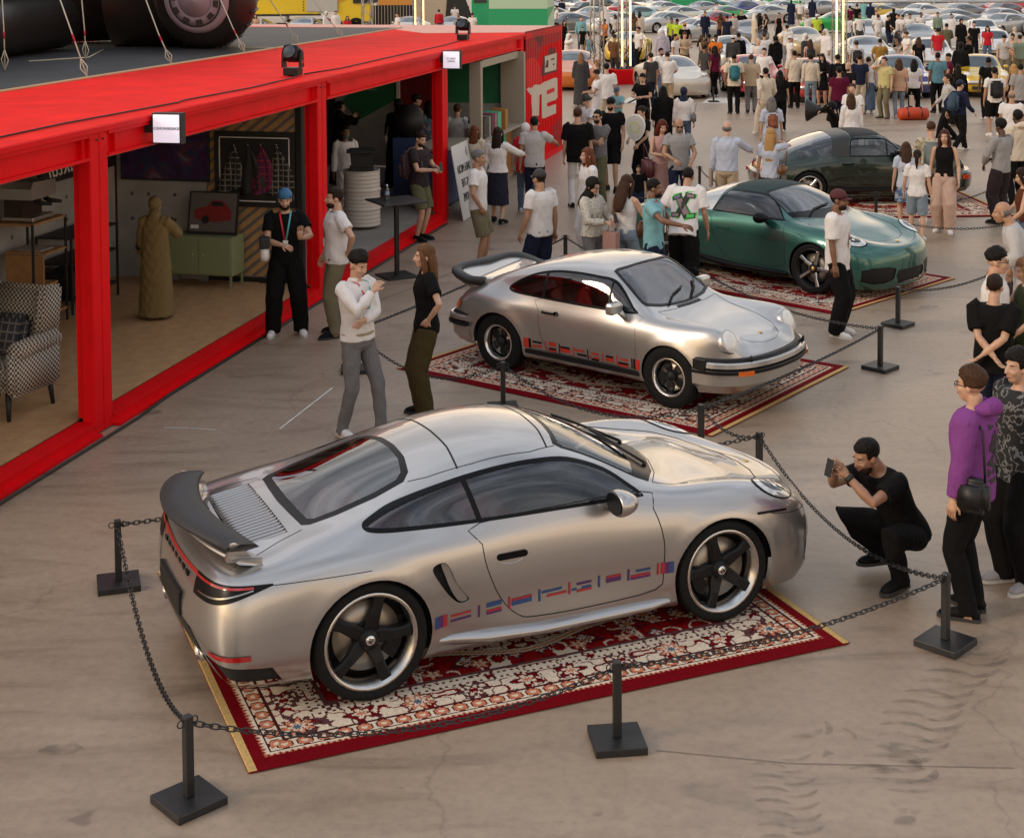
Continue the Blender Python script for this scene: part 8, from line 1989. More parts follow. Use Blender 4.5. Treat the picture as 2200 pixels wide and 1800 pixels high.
o=pp((1069,271),1.68,160,'reachr',('blouse','white'),('midi',(.02,.022,.035)),'black',('longer','dark'),'light','f','person in white blouse and long navy skirt seen from behind');tote(o,'black','small black bag of the person in the navy skirt',(.22,0,.78),.14,.16,1.1)
o=pp((1129,263),1.62,175,'stand',('loose','red'),('jeans','jean'),'white',('hijab','white'),'light','f','person in long red top, jeans and white headscarf, arm in arm')
o=pp((1148,247),1.80,172,'reachr',('polo','lgrey'),('jeans','navy'),'white',('crop','black'),'tan','m','person in pale grey polo and dark jeans beside the red top',wide=1.05)
o=pp((1132,193),1.68,-80,'carry',('tee','char'),('trousers','char'),'black',('short','dark'),'tan','m','person in dark grey T-shirt leaning at the kiosk counter')
o=pp((982,222),1.70,170,'stand',('tee','white'),('trousers','black'),'black',('short','brown'),'light','m','person in white T-shirt waiting inside beside the third red post')
o=pp((1019,268),1.55,165,'stand',('blouse','cream'),('midi','cream'),'white',('long','auburn'),'light','f','auburn haired person in cream blouse behind the grey haired man')
o=pp((1021,290),1.30,168,'stand',('tee','pink'),('jeans','jean'),'red',('cap','cream','dark','tail'),'light','f','child in pink top and cream cap behind the grey haired man',group='children at the car show')
o=pp((893,200),1.80,120,'stand',('polo','lgrey'),('trousers','black'),'black',('cap','black','dark'),'light','m','person in grey polo and black cap queueing in the dark recess',z=.1)
o=pp((856,211),1.74,165,'stand',('robe','black'),None,'black',('hijab','black'),'light','f','person in wide black robe with pale bag strap, seen from behind',z=.1,wide=1.15);tote(o,'cream','pale shoulder strap bag on the black robe',(.24,.02,.95),.2,.2)
o=pp((922,214),1.70,-150,'stand',('robe','teal',M_FLORALD),None,'black',('long','black'),'tan','f','person in dark floral dress beside the third red post',z=.1)
o=pp((729,216),1.68,75,'photo',('robe','black'),None,'black',('hijab','black'),'light','f','person in black headscarf and robe holding up a phone in the second bay',z=.1);phone(o,'phone held up in front of the green wall','both')
o=pp((742,268),1.62,20,'stand',('blouse','white'),('trousers','white'),'black',('bun','black'),'brown','f','person in white tunic and green face mask beside the white drum',z=.12)
c_=skeleton('stand','f')['head'];b=MB();b.ell((c_.x,c_.y-.055,c_.z-.055),(.052,.052,.048),mat('face_mask',(.10,.15,.13),.8));b.obj('face_mask',o)
o=pp((1241,229),1.85,178,'stand',('loose','black'),('jeans','white'),'black',('short','brown'),'light','m','person in black T-shirt and white jeans seen from behind',wide=1.08)
o=pp((1285,234),1.78,-35,'folded',('tee','mid'),('trousers','olive'),'black',('short','black'),'light','m','person in grey green T-shirt with dark glasses and folded arms',extras=('beard','shades'))
o=pp((1313,207),1.86,-20,'stand2',('tee','black'),('shorts','black'),'black',('cap','black','dark'),'light','m','tall person in black T-shirt, black shorts and black cap',extras=('beard',),wide=1.1)
o=pp((1380,226),1.68,-60,'carry',('tee','black'),('trousers','black'),'black',('tail','dark'),'light','f','person in black T-shirt pushing a child on a balance bike')
def shield(e):
	pts=[(.20*math.sin(t)*(1+.18*math.cos(t)),.26*math.cos(t)) for t in np.linspace(0,2*PI,25)[:-1]]
	MB().prism(pts,-.02,.02,M_WHITE,'y',Matrix.Translation((.0,-.40,1.28))).obj('board',e);MB().prism([(.9*a,.9*c) for a,c in pts],-.026,-.021,mat('board_print_pale',(.50,.50,.46),.5),'y',Matrix.Translation((.0,-.40,1.28))).obj('panel',e)
	MB().lathe([(.075,-.002),(.11,-.002)],mat('board_print_yellow',(.48,.50,.20),.5),24,'y',Matrix.Translation((.0,-.427,1.28))).obj('ring_print',e)
e=empty('child_seat',o.location,R(-25),'pale shield shaped child seat back with yellow ring','child seat');shield(e)
_k=gp(1372,470);o=pp(_k,.95,-20,'stand',('tee','black'),('shorts','navy'),'black',('crop','brown'),'light','m','small child in dark T-shirt in front of the maroon bag',group='children at the car show')
def bike(e):
	g=mat('lime_paint',(.35,.50,.03),.4)
	for y in(-.28,.28):b=MB();b.tube([(0,y+.13*math.cos(t),.15+.13*math.sin(t)) for t in np.linspace(0,2*PI,17)],.022,M_SATB,6);w_=b.obj('wheel',e);MB().lathe([(.0,-.015),(.08,-.01),(.08,.01),(.0,.015)],g,12,'x',Matrix.Translation((0,y,.15))).obj('hub',w_)
	MB().tube([(0,.28,.15),(0,.12,.32),(0,-.2,.36),(0,-.28,.15)],.022,g,6).obj('frame',e);MB().tube([(-.18,-.2,.52),(0,-.22,.54),(.18,-.2,.52)],.014,M_SATB,6).obj('handlebar',e);MB().box((0,.12,.36),(.10,.2,.04),M_SATB,bev=.01).obj('saddle',e)
e=empty('balance_bike',gp(1388,490),R(-20),'small lime green balance bike in front of the pink dress','bicycle');bike(e)
o=pp((1422,255),1.74,15,'phone',('tank','pink'),('skirt','pink'),'black',('long','red'),'light','f','red haired person in pale pink dress looking at a phone');tote(o,(.10,.022,.028),'large maroon leather bag on the arm of the pink dress',(-.28,-.04,.90),.42,.34,1.34);phone(o,'phone held by the red haired person in pink','both')
o=pp((1458,251),1.80,5,'carry',('polo','grey'),('jeans','navy'),'black',('bald','grey'),'tan','m','person in grey polo and dark glasses beside the pink dress',extras=('shades','greybeard'),wide=1.08)
o=pp((1562,258),1.80,165,'reachr',('shirt','lblue'),('trousers','beige'),'brown',('bald','grey'),'pink','m','bald person in pale blue shirt and beige trousers seen from behind',wide=1.08)
attach(o,'folder','beige folder carried by the bald man','folder',lambda e:MB().box((.27,-.04,.80),(.04,.24,.32),mat('folder_card',(.36,.28,.22),.6)).obj('folder_body',e))
o=pp((1656,273),1.68,150,'face',('tee','lblue'),('trousers','navy'),'black',('longer','blonde'),'light','f','person with long blonde hair and pale blue top behind the dark targa');tote(o,(.17,.075,.03),'tan shoulder bag of the blonde person',(-.24,.05,1.02),.26,.18,1.36)
o=pp((1263,315),1.72,-70,'stand',('blouse','white'),('trousers','white'),'white',('curly','auburn'),'light','f','person with curly auburn hair in white blouse and trousers')
o=pp((1272,377),1.68,50,'phone',('blouse','white',M_LACE),('jeans','mid'),'black',('hijab','black'),'light','f','person in black headscarf and speckled white blouse',extras=('glasses',));paperbag(o,(.40,.22,.19),'pink paper bag held by the person in black headscarf',(-.02,-.34,.88));phone(o,'phone held by the person in black headscarf','both')
o=pp((1345,373),1.70,140,'carry',('tank','white'),('jeans','ljean'),'white',('long',(.05,.024,.015)),'light','f','brown haired person in white vest top and blue jeans',wide=1.08);tote(o,(.13,.05,.02),'brown bag of the person in white vest',(-.20,-.10,1.0),.2,.24,1.2)
o=pp((1404,381),1.76,75,'reachr',('polo','aqua'),('trousers','navy'),'black',('short','black'),'brown','m','bearded person in aqua blue polo walking behind the classic roof',extras=('beard',),wide=1.08);lanyard(o)
o=pp((1468,351),1.80,160,'lean',('loose','white'),('baggy','black'),'white',('crop','black'),'tan','m','person in white T-shirt with big green X print leaning to the targa')
dr=draper(o);b=MB();gm1,gm2,gm3,gm4=mat('print_green',(.06,.50,.08),.6),mat('print_black',(.02,.02,.02),.7),mat('print_mauve',(.24,.17,.18),.6),mat('print_blue_grey',(.10,.14,.18),.6)
def dens(poly,n=4):return[(poly[k_][0]+(poly[(k_+1)%len(poly)][0]-poly[k_][0])*q/n,poly[k_][1]+(poly[(k_+1)%len(poly)][1]-poly[k_][1])*q/n) for k_ in range(len(poly)) for q in range(n)]
Lx=[((.115,.10),(.03,.13),(-.115,-.13),(-.03,-.16)),((-.10,.14),(-.03,.15),(.10,-.13),(.03,-.14)),((.15,.095),(.04,.15),(.035,.10),(.14,.05)),((-.15,.13),(-.03,.16),(-.04,.10),(-.14,.085)),((-.16,-.10),(-.05,-.10),(-.05,-.16),(-.16,-.16)),((.04,-.09),(.15,-.10),(.15,-.155),(.04,-.15))]
zc=1.19;lf=skeleton('lean','m')['up']((0,.12,zc)).z;rnd=random.Random(2)
for lay,(m_,g_) in enumerate(((gm1,1.20),(gm2,1.08),(None,.72))):
	for k_,pg in enumerate(Lx):
		c_=(sum(p[0] for p in pg)/4,sum(p[1] for p in pg)/4);q=[(c_[0]+(p[0]-c_[0])*(g_ if lay!=2 else .82)*(1+(.10 if lay==0 else 0)),lf+c_[1]+(p[1]-c_[1])*g_) for p in pg];back_patch(b,dr,dens(q),m_ or(gm3,gm2,gm4,gm3,gm1,gm3)[k_],.004+.0025*lay+.0003*k_)
b.obj('shirt_print',o)
o=pp((1800,404),1.78,62,'stand',('loose','white'),('baggy','black'),'white',('cap',(.10,.03,.035),'black'),'brown','m','person in maroon cap, white T-shirt and black trousers by the green targa',extras=('beard',));lanyard(o)
o=pp((1947,303),1.50,168,'stand',('tee','lblue'),('mini','jean',M_TIE),'black',('longer','brown'),'light','f','girl with long hair in pale top and tie-dyed skirt',group='children at the car show')
o=pp((1971,320),1.48,160,'stand2',('tee','white'),('shorts','ljean'),'white',('tail','dark'),'light','f','girl with ponytail in white T-shirt and denim shorts',group='children at the car show')
o=pp((2001,259),1.76,172,'carry',('tee','cream',M_FLORAL),('shorts','brown'),'white',('short','brown'),'light','m','person in floral shirt with grey backpack seen from behind');backpack(o,(.16,.18,.17),'grey green backpack on the floral shirt')
o=pp((2030,276),1.72,-25,'stand2',('tank','black'),('wide',(.50,.35,.28)),'white',('longer',(.06,.022,.015)),'light','f','person in black top and wide pale pink trousers by the dark targa')
o=pp((2152,254),1.80,-150,'carry',('long','grey'),('baggy',(.03,.022,.025)),'black',('afro','black'),'dark','m','person in grey sweater and dark trousers at the right, seen from behind')
o=pp((2187,236),1.76,-160,'stand',('hoodie','cream'),('trousers','black'),'black',('afro','black'),'dark','m','person in cream hooded top at the right edge behind the grey sweater')
o=pp((2200,358),1.68,-100,'carry',('tank',(.10,.035,.018)),('jeans','jean'),'black',('long','dark'),'light','f','person in brown top with bare arms cut by the right edge')
o=pp((2213,420),1.80,-110,'lean',('robe','lgrey'),None,'black',('bald','grey'),'tan','m','person in pale grey robe bending forward at the right edge',wide=1.15)
o=pp((2139,529),1.78,70,'stand',('tee','white'),('trousers','navy'),'black',('volume','black'),'light','m','person with glasses in white T-shirt behind the boy in black',extras=('glasses',))
o=pp((2137,585),1.66,150,'behind',('loose','black'),('trousers','navy'),'black',('short','dark'),'light','m','boy in black T-shirt holding his hands behind his back')
o=pp((2207,548),1.68,-85,'carry',('tank',(.05,.06,.03)),('skirt',(.05,.06,.03)),'black',('bob','light'),'light','f','person in dark olive dress at the right edge')
o=pp((2092,784),1.74,-128,'stand',('hoodie','purple'),('trousers','black'),'black',('volume','brown'),'light','m','person in purple hooded sweatshirt with black back print and glasses',extras=('glasses',),wide=1.03);tote(o,'black','flat black bag at the hip of the purple sweatshirt',(.22,.08,.93),.24,.24,1.42)
dr=draper(o);b=MB();pm=mat('print_black')
for(u,v,w_,h_) in((-.08,1.36,.09,.03),(.05,1.37,.07,.03),(-.02,1.28,.06,.10),(.03,1.24,.05,.13),(-.05,1.18,.07,.09),(.02,1.12,.10,.08),(-.03,1.06,.06,.07),(.05,1.05,.05,.05),(-.01,.99,.17,.035)):
	pg=[]
	for k_ in range(12):a=2*PI*k_/12;r_=1+.35*math.sin(a*3+u*90);pg.append((u+w_/2*r_*math.cos(a),v+h_/2*r_*math.sin(a)))
	back_patch(b,dr,pg,pm,.004)
b.obj('back_print',o)
o=pp((1929,923),1.78,-66,'squat',('tee','black'),('trousers','black'),'black',('short','black'),'olive','m','person in black squatting to photograph the near coupe',extras=('beard',));phone(o,'phone held out by the squatting person in black','both')
J=skeleton('squat','m');w_=J['wrl'].lerp(J['ell'],.12);b=MB();d_=(J['ell']-J['wrl']).normalized();b.tube([w_-d_*.018,w_+d_*.018],.034,M_SATB,12);b.obj('wristwatch',o)
o=pp((2192,745),1.74,-70,'stand',('loose','black',M_WEB),('baggy','black'),'grey',('volume','black'),'light','m','person in patterned black T-shirt at the right edge beside the purple sweatshirt')
# ---------- the crowd beyond
GRP='crowd among the parked cars'
CN={'white':'white','black':'black','char':'dark grey','grey':'grey','mid':'mid grey','navy':'navy','jean':'blue','ljean':'pale blue','khaki':'khaki','olive':'olive','beige':'beige','cream':'cream','red':'red','pink':'pink','lblue':'pale blue','aqua':'aqua','maroon':'maroon','mustard':'mustard','yellow':'yellow','teal':'teal','brown':'brown','sage':'sage green','hiviz':'neon yellow','orange':'orange','lav':'lilac','peach':'peach','lgrey':'pale grey'}
TN={'tee':'T-shirt','polo':'polo','shirt':'shirt','tank':'vest top','blouse':'blouse','robe':'robe','loose':'loose T-shirt','hoodie':'hooded top','long':'sweater'}
BN={'trousers':'trousers','jeans':'jeans','shorts':'shorts','skirt':'long skirt','midi':'skirt','wide':'wide trousers','baggy':'baggy trousers','mini':'short skirt'}
def cr(x,y,h,face,pose,top,bot,hair,skin,sex,where,shoes='white',ex=(),det=False,z=0.0,wide=1.0):
	t=top.split(':');b_=bot.split(':') if bot else None;hh=hair.split(':')
	lab='person in %s %s%s, %s'%(CN.get(t[1],t[1]),TN[t[0]],(' and %s %s'%(CN.get(b_[1],b_[1]),BN[b_[0]])) if b_ else '',where)
	if len(lab.split())>16:lab='person in %s %s, %s'%(CN.get(t[1],t[1]),TN[t[0]],where)
	hr=(hh[0],hh[1])+((hh[2],) if len(hh)>2 else())
	return pp((x,y),h,face,pose,(t[0],t[1]),(b_[0],b_[1]) if b_ else None,shoes if(y<9999) else None,hr,skin,sex,lab,wide,det,0,GRP,ex,z=z)
cr(1212,43,1.68,20,'stand','tank:black','trousers:black','long:dark','light','f','right of the red container end')
cr(1248,35,1.76,10,'stand2','shirt:aqua','jeans:jean','short:brown','light','m','behind a child in black')
cr(1252,58,1.25,5,'stand','tee:black','shorts:black','short:dark','light','m','standing before the aqua shirt')
cr(1222,71,1.78,60,'face','robe:white','','ghutra:white','tan','m','hand at head by the red container end')
o=cr(1248,112,1.68,170,'stand','robe:char','','long:light','light','f','back turned, beside the container end')
cr(1267,69,1.70,160,'stand','tank:teal','skirt:teal','bun:black','brown','f','left of the grey truss')
cr(1300,14,1.78,175,'stand','robe:white','','ghutra:white','tan','m','far behind the grey truss')
cr(1299,40,1.74,-60,'carry','tee:orange','trousers:black','crop:black','brown','m','just right of the grey truss')
cr(1321,31,1.66,-80,'stand','tee:lgrey','trousers:black','long:brown','light','f','left of the lit truss')
cr(1361,26,1.68,175,'stand','tee:brown','skirt:char','longer:brown','light','f','long hair, right of the lit truss')
cr(1374,25,1.68,165,'stand','robe:cream','','longer:dark','light','f','dark long hair, beyond the lit truss')
cr(1320,73,1.76,150,'carry','tee:brown','trousers:char','short:brown','tan','m','in front of the lit truss')
cr(1357,74,1.68,-120,'carry','tank:navy','skirt:navy','bun:black','brown','f','just right of the lit truss')
cr(1372,57,1.80,-60,'stand2','tee:white','trousers:black','short:black','tan','m','right of the navy long skirt')
cr(1283,148,1.74,-85,'phone','tee:white','trousers:white','short:dark','tan','m','reading a phone before the red plinth')
cr(1303,135,1.78,175,'stand','loose:white','trousers:cream','cap:black:dark','light','m','black cap, beside the red plinth')
o=cr(1326,186,1.42,-40,'phone','tee:aqua','shorts:navy','cap:jean:dark','tan','m','boy with a blue and white cap')
cr(1262,203,1.72,-60,'phone','tee:white','trousers:black','capback:char:dark','light','m','dark cap, beside the container end')
cr(1423,64,1.78,178,'stand','robe:lav','','ghutra:lav','tan','m','back turned, left of the security guards')
cr(1443,38,1.76,20,'stand','tee:hiviz','trousers:black','crop:black','brown','m','security guard, left of a pair')
cr(1455,40,1.76,-20,'stand','tee:hiviz','trousers:black','cap:black:black','brown','m','security guard in a black cap')
cr(1471,49,1.76,175,'stand','tee:black','trousers:black','cap:orange:dark','light','m','orange cap, back turned')
cr(1451,72,1.76,60,'stand','tee:white','shorts:char','short:black','tan','m','behind the white coupe windscreen')
cr(1471,68,1.78,10,'phone','tee:beige','trousers:brown','short:brown','light','m','looking down behind the white coupe')
cr(1420,102,1.78,30,'stand','shirt:white','jeans:jean','short:black','olive','m','bearded, left of the white coupe',ex=('beard',),det=True)
cr(1398,112,1.76,-150,'stand','tee:char','jeans:navy','short:dark','light','m','left of the bearded man in white')
cr(1434,110,1.78,176,'carry','loose:white','trousers:beige','crop:dark','light','m','back turned, at the white coupe nose')
o=cr(1381,156,1.72,-25,'phone','tee:black','shorts:black','short:black','light','m','reading a phone left of the white coupe',det=True)
cr(1425,183,1.66,178,'stand','robe:black','','longer:black','light','f','very long dark hair, back turned')
o=cr(1469,186,1.64,172,'stand','blouse:white','jeans:jean','hijab:navy','light','f','navy headscarf, back turned',det=True);tote(o,'mid','grey shoulder bag of the navy headscarf',(-.24,.03,1.0),.3,.26,1.36)
cr(1508,75,1.66,60,'carry','tank:olive','skirt:olive','long:brown','light','f','right of the white coupe roof')
cr(1523,72,1.76,-150,'stand','tee:brown','trousers:char','short:black','brown','m','in the dark group right of the white coupe')
cr(1538,74,1.76,-30,'carry','tee:orange','trousers:black','short:black','brown','m','in the dark group right of the white coupe')
cr(1515,95,1.74,120,'stand','tee:char','shorts:grey','short:black','brown','m','front of the dark group by the white coupe')
cr(1536,98,1.70,-140,'stand','tee:maroon','trousers:black','long:black','brown','f','front of the dark group by the white coupe')
o=cr(1577,113,1.80,176,'stand','loose:cream','trousers:black','crop:black','brown','m','teal backpack, striped trousers',shoes='black',det=True);backpack(o,(.02,.13,.16),'teal backpack on the cream T-shirt',z=1.18)
cr(1614,116,1.74,170,'stand','loose:beige','trousers:mid','short:brown','light','m','dark back print, beside the red car',shoes='black')
cr(1642,102,1.74,-20,'stand','tee:white','trousers:black','short:black','light','m','in front of the red car windscreen')
cr(1645,141,1.80,-165,'walk','shirt:cream','wide:cream','crop:black','tan','m','all in cream, walking',det=True)
o=cr(1658,207,1.64,178,'stand','loose:lblue','trousers:lblue','bob:grey','light','f','grey bob, striped top',det=True);backpack(o,(.22,.07,.03),'small brown backpack on the striped top',s=.72,z=1.22)
cr(1676,150,1.64,178,'stand','tee:black','trousers:black','longer:black','light','f','right of the walker in cream')
cr(1575,75,1.76,160,'stand','shirt:char','trousers:lgrey','cap:white:dark','light','m','pale cap, behind the teal backpack')
cr(1587,70,1.80,172,'stand','shirt:black','trousers:lgrey','short:black','tan','m','back turned, behind the teal backpack')
cr(1629,81,1.76,10,'stand','loose:white','trousers:grey','bald:dark','light','m','bald, dark chest print')
cr(1642,70,1.74,175,'stand','tee:white','trousers:black','short:brown','light','m','behind the bald man with chest print')
cr(1666,77,1.78,-160,'stand','hoodie:black','trousers:black','afro:black','dark','m','left of the green coupe')
cr(1515,24,1.78,10,'stand','shirt:navy','trousers:navy','short:black','tan','m','dark suit, beyond the security guards')
cr(1548,28,1.72,-160,'stand','tee:brown','trousers:navy','long:brown','light','f','in the row before the silver cars')
cr(1562,33,1.78,178,'stand','tee:navy','trousers:navy','short:black','tan','m','back turned, before the silver cars')
cr(1575,28,1.74,176,'stand','shirt:lgrey','trousers:grey','crop:dark','light','m','back turned, before the silver cars')
cr(1593,22,1.78,5,'hip','tee:black','jeans:jean','short:grey','light','m','hands at hips, before the silver cars')
cr(1621,28,1.74,100,'stand','robe:cream','','ghutra:white','tan','m','left of the curly haired black dress')
cr(1632,28,1.70,100,'stand','robe:black','','curly:black','light','f','curly hair, left of the green coupe')
cr(1645,30,1.68,-90,'carry','tank:black','trousers:char','long:brown','light','f','at the tail of the green coupe')
cr(1674,27,1.72,-40,'stand','tank:black','trousers:black','bun:dark','light','f','in front of the green coupe door')
cr(1539,5,1.76,80,'carry','tee:white','trousers:white','crop:dark','light','m','right of the distant green box')
cr(1735,28,1.76,10,'up','tee:white','trousers:char','short:black','tan','m','one arm raised')
cr(1755,30,1.76,-10,'stand','tee:hiviz','trousers:black','cap:white:dark','brown','m','vest wearer left of the lit truss')
cr(1691,53,1.76,178,'stand','tee:white','trousers:grey','cap:navy:dark','light','m','navy cap, before the green coupe')
cr(1698,76,1.74,100,'stand','tee:white','trousers:cream','cap:white:dark','tan','m','white cap, right of the black hooded top')
cr(1730,71,1.78,60,'stand','robe:char','','ghutra:white','tan','m','white headcloth over dark robe')
o=cr(1741,84,1.66,176,'stand','tee:pink','trousers:black','long:brown','light','f','long hair, beside the dark robe');backpack(o,'black','black backpack on the pink T-shirt')
cr(1774,62,1.80,-60,'reachr','robe:white','','ghutra:white','tan','m','white headcloth, left of the right lit truss')
o=cr(1707,107,1.78,178,'stand','loose:cream','trousers:black','crop:black','tan','m','black bag strap across the back',shoes='black',det=True);tote(o,'black','black shoulder bag on the cream T-shirt',(-.22,.06,.98),.26,.2,1.42)
cr(1742,115,1.72,172,'stand','shirt:cream','jeans:ljean','afro:black','tan','m','pale jeans, beside the black short dress',det=True)
cr(1767,114,1.68,-30,'phone','shirt:black','mini:black','long:dark','light','f','black short dress, white socks',shoes='black',det=True)
cr(1803,142,1.76,178,'stand','tee:maroon','trousers:navy','short:black','tan','m','back turned, behind the kneeling photographer',det=True,wide=1.12)
cr(1824,132,1.76,-60,'carry','tee:black','trousers:cream','bald:dark','light','m','balding, beside the maroon T-shirt',ex=('beard',))
cr(1800,116,1.74,176,'stand','shirt:black','trousers:black','cap:black:dark','tan','m','under the right lit truss')
o=cr(1829,199,1.64,176,'stand','blouse:white','jeans:navy','longer:brown','light','f','brown hair, beside the kneeling photographer',det=True)
cr(1832,178,1.70,-30,'stand','tee:white','jeans:jean','short:brown','light','m','behind the brown haired woman in white')
o=pp((1803,230),1.76,-110,'kneel',('long','black'),('trousers','black'),'black',('hijab','black'),'light','m','kneeling photographer all in black behind the dark targa',group=GRP)
def softbox(e):MB().lathe([(.0,.02),(.05,.0),(.09,.12),(.26,.36),(.27,.40),(.0,.38)],M_SATB,16,'y',Matrix.Translation((0,-.35,1.0))@Matrix.Rotation(PI,4,'Z')).obj('reflector',e);MB().box((0,-.28,1.0),(.12,.18,.12),M_SATB,bev=.01).obj('lamp_body',e)
attach(o,'softbox','black softbox light held by the kneeling photographer','softbox',softbox)
o=cr(1847,116,1.76,176,'stand','tee:navy','trousers:cream','short:black','tan','m','between the balding man and the long denim skirt')
o=cr(1840,86,1.76,178,'stand','tee:lgrey','shorts:char','cap:char:dark','light','m','black backpack, before the silver car');backpack(o,'black','black backpack before the silver car')
cr(1866,121,1.68,178,'stand','tank:white','skirt:jean','bun:dark','light','f','long denim skirt',det=True)
cr(1901,121,1.76,-50,'face','polo:yellow','trousers:khaki','short:brown','light','m','phone at the ear',shoes='khaki',det=True,wide=1.18)
o=cr(1932,125,1.70,176,'stand','loose:peach','jeans:ljean','longer:brown','light','f','long brown hair, back turned',det=True);paperbag(o,(.50,.40,.34),'large pale shopping bag beside the peach blouse',(-.36,.0,.52))
cr(1964,126,1.66,160,'stand','tee:white','trousers:black','long:black','light','f','beside the blue car',shoes='black')
cr(1891,82,1.76,178,'carry','tee:mustard','trousers:khaki','crop:black','tan','m','back turned, before the silver car')
cr(1948,67,1.78,-80,'carry','tee:white','trousers:white','short:brown','light','m','profile to the left, beside the white car')
cr(1974,79,1.68,176,'stand','tee:black','trousers:black','longer:brown','light','f','long hair, before the white car')
cr(2015,111,1.80,178,'stand','tee:teal','trousers:black','crop:black','brown','m','back turned, between the blue and yellow cars',shoes='black',det=True)
cr(2039,113,1.72,-100,'carry','polo:maroon','trousers:white','crop:black','tan','m','right of the teal T-shirt')
cr(2058,137,1.68,178,'stand','robe:black','','longer:black','light','f','left of the yellow car')
cr(2083,77,1.80,-130,'photo','tee:black','trousers:black','short:black','brown','m','filming with raised arms behind the yellow car')
cr(2064,90,1.76,160,'stand','robe:black','','hijab:black','light','f','beside the man filming')
o=cr(2036,155,1.74,-85,'walk','shirt:lgrey','trousers:black','tail:dark','light','f','striding left in the open',shoes='black',det=True)
o=cr(2062,168,1.72,120,'walk','shirt:navy','trousers:black','cap:navy:dark','light','m','walking just behind the strider');backpack(o,(.03,.06,.10),'navy backpack of the walker behind the strider')
cr(2124,121,1.78,176,'stand','tee:black','trousers:black','crop:black','dark','m','in front of the yellow car windscreen')
o=cr(2137,143,1.78,178,'stand','tee:white','shorts:black','short:black','tan','m','at the yellow car nose',det=True);backpack(o,'black','black backpack at the yellow car nose')
o=cr(2157,74,1.78,5,'strap','tee:lgrey','trousers:khaki','cap:black:dark','light','m','backpack straps, beyond the yellow car')
cr(2176,71,1.76,-30,'carry','tank:peach','trousers:khaki','short:black','tan','m','beyond the yellow car, near the edge')
cr(2180,58,1.66,5,'stand','robe:lgrey','','hijab:cream','light','f','pale headscarf at the right')
cr(2178,137,1.68,178,'stand','tank:black','midi:black','long:blonde','light','f','blonde, right of the yellow car')
o=cr(2193,136,1.78,178,'stand','loose:grey','trousers:char','short:black','tan','m','at the right edge beyond the yellow car')
cr(2174,192,1.76,160,'stand','tee:white','shorts:khaki','bald:grey','tan','m','bald, striped sleeves, near the right edge',wide=1.1)
cr(1821,32,1.76,178,'stand','tee:white','shorts:jean','afro:black','brown','m','bag strap, right of the right lit truss')
for x,y,f_,t,b_,hr,sk,sx,w_ in[(1847,29,5,'tee:white','shorts:char','short:black','brown','m','red lanyard, second in the white row'),(1887,31,178,'tee:white','trousers:white','short:black','tan','m','all white, third in the white row'),(1883,22,10,'tee:white','trousers:grey','short:brown','light','m','behind the white row'),(1908,32,90,'tee:black','trousers:navy','short:brown','light','m','in profile amid the white row'),(1930,30,-90,'tee:white','shorts:char','short:brown','light','m','facing the man in black amid the white row'),(1939,31,-90,'tee:white','trousers:navy','short:dark','tan','m','right of the man facing left'),(1955,29,-20,'tee:white','trousers:black','short:black','tan','m','second from right in the white row'),(1979,26,15,'tee:white','trousers:char','short:black','brown','m','last of the white row'),(2015,26,10,'shirt:sage','trousers:black','short:black','tan','m','between the white row and the white robe'),(2093,46,-20,'tee:black','trousers:black','short:black','light','m','small, before the red car'),(2015,60,175,'tee:red','jeans:jean','short:black','tan','m','before the white car bonnet'),(2034,50,178,'shirt:olive','trousers:olive','short:black','tan','m','mottled shirt, right of the red T-shirt'),(2122,55,-20,'tee:red','jeans:jean','long:black','light','f','beside the red car nose'),(1841,9,178,'tee:black','trousers:black','short:brown','light','m','behind the lit truss top'),(1826,12,178,'tee:maroon','trousers:navy','short:black','tan','m','behind the lit truss top'),(1719,2,178,'tee:white','shorts:khaki','short:brown','light','m','far off beside a navy robe'),(2191,74,178,'tee:sage','trousers:khaki','short:dark','light','m','at the far right beside a pale headscarf')]:cr(x,y,1.76 if sx=='m' else 1.66,f_,'carry' if(x%3==0) else 'stand',t,b_,hr,sk,sx,w_)
for x,y,f_,c_,hr,w_ in[(1920,18,150,'black','hijab:black','tall and dark behind the white row'),(2044,29,0,'white','crop:black','full length, right of the sage shirt'),(2065,40,10,'black','hijab:black','left of the small person in black'),(1870,5,170,'navy','hijab:navy','back turned, above the white row'),(1700,0,176,'navy','hijab:navy','far off, left of khaki shorts'),(1745,-4,170,'navy','hijab:navy','far off, right of khaki shorts'),(1855,0,175,'aqua','crop:black','back turned, left of the navy robe')]:cr(x,y,1.74,f_,'stand','robe:'+c_,'',hr,'tan','m',w_)
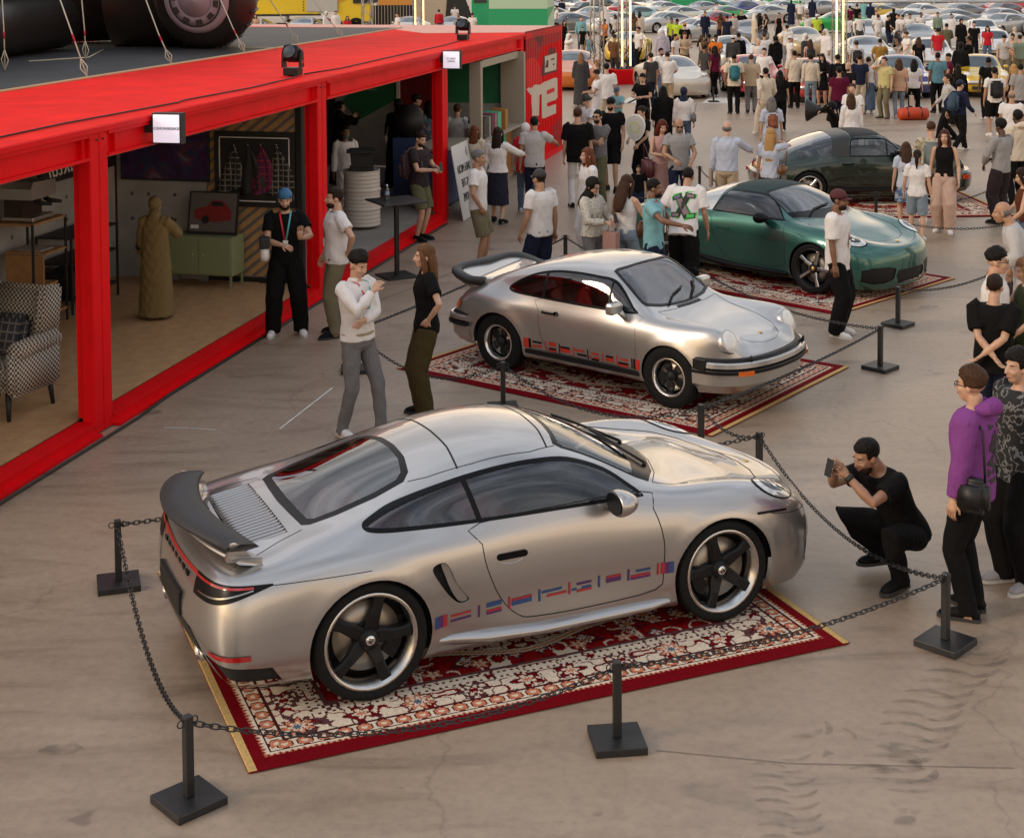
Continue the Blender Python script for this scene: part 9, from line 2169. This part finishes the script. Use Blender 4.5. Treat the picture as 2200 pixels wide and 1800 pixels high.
for x,y,f_,t,hr,sk,sx,w_ in[(943,20,176,'shirt:red','crop:dark','light','m','checked, over the roof edge'),(977,11,176,'tee:white','short:brown','light','m','back turned, over the roof edge'),(985,32,170,'tee:grey','short:light','light','m','fair haired and small, over the roof edge'),(1015,27,160,'tee:white','short:brown','light','m','left of the man in black over the roof edge'),(1033,20,-120,'shirt:black','short:black','tan','m','arm up, left of the big green box'),(932,2,178,'tee:hiviz','cap:white:dark','tan','m','vest wearer over the roof edge'),(854,27,-60,'tee:white','crop:dark','light','m','right of the dark low wall over the roof'),(721,23,5,'shirt:white','short:brown','light','m','printed shirt, before the truck cab'),(701,24,60,'robe:white','ghutra:white','tan','m','white headcloth, before the yellow truck'),(514,26,5,'tank:red','long:dark','light','f','right of the inflatable wheel'),(540,20,178,'tee:black','bald:grey','light','m','bald, before the yellow truck'),(549,30,5,'tee:peach','long:brown','light','f','long hair, before the yellow truck'),(494,24,178,'tee:navy','cap:navy:dark','light','m','beside the inflatable wheel'),(746,34,10,'tee:red','curly:auburn','light','f','curly hair, before the truck wheel'),(1000,4,176,'tee:red','cap:black:dark','tan','m','back turned, left of the green frame'),(958,-4,176,'shirt:black','short:black','light','m','far over the roof edge'),(1043,14,170,'tee:char','short:black','tan','m','in front of the green frame'),(1196,12,-90,'tee:white','short:black','tan','m','just right of the big green box'),(1207,-2,178,'shirt:navy','short:black','tan','m','right of the big green box')]:
	cr(x,y,1.74 if sx=='m' else 1.66,f_,'stand',t,'' if t.startswith('robe') else 'trousers:char',hr,sk,sx,w_)
o=empty('duffel_bag',gp(1962,258),.1,'bright orange duffel bag lying on the ground','bag');b=MB();b.tube([(-.42,0,.17),(-.38,0,.17),(0,0,.18),(.38,0,.17),(.42,0,.17)],[.13,.17,.18,.17,.13],mat('orange_nylon',(.52,.05,.012),.5,bump=.3,bscale=14),14);b.obj('bag_body',o)
for x in(-.2,.2):MB().tube([(x,-.16,.10),(x,-.18,.2),(x,-.05,.37),(x,.12,.30)],.018,M_SATB,6).obj('strap',o)
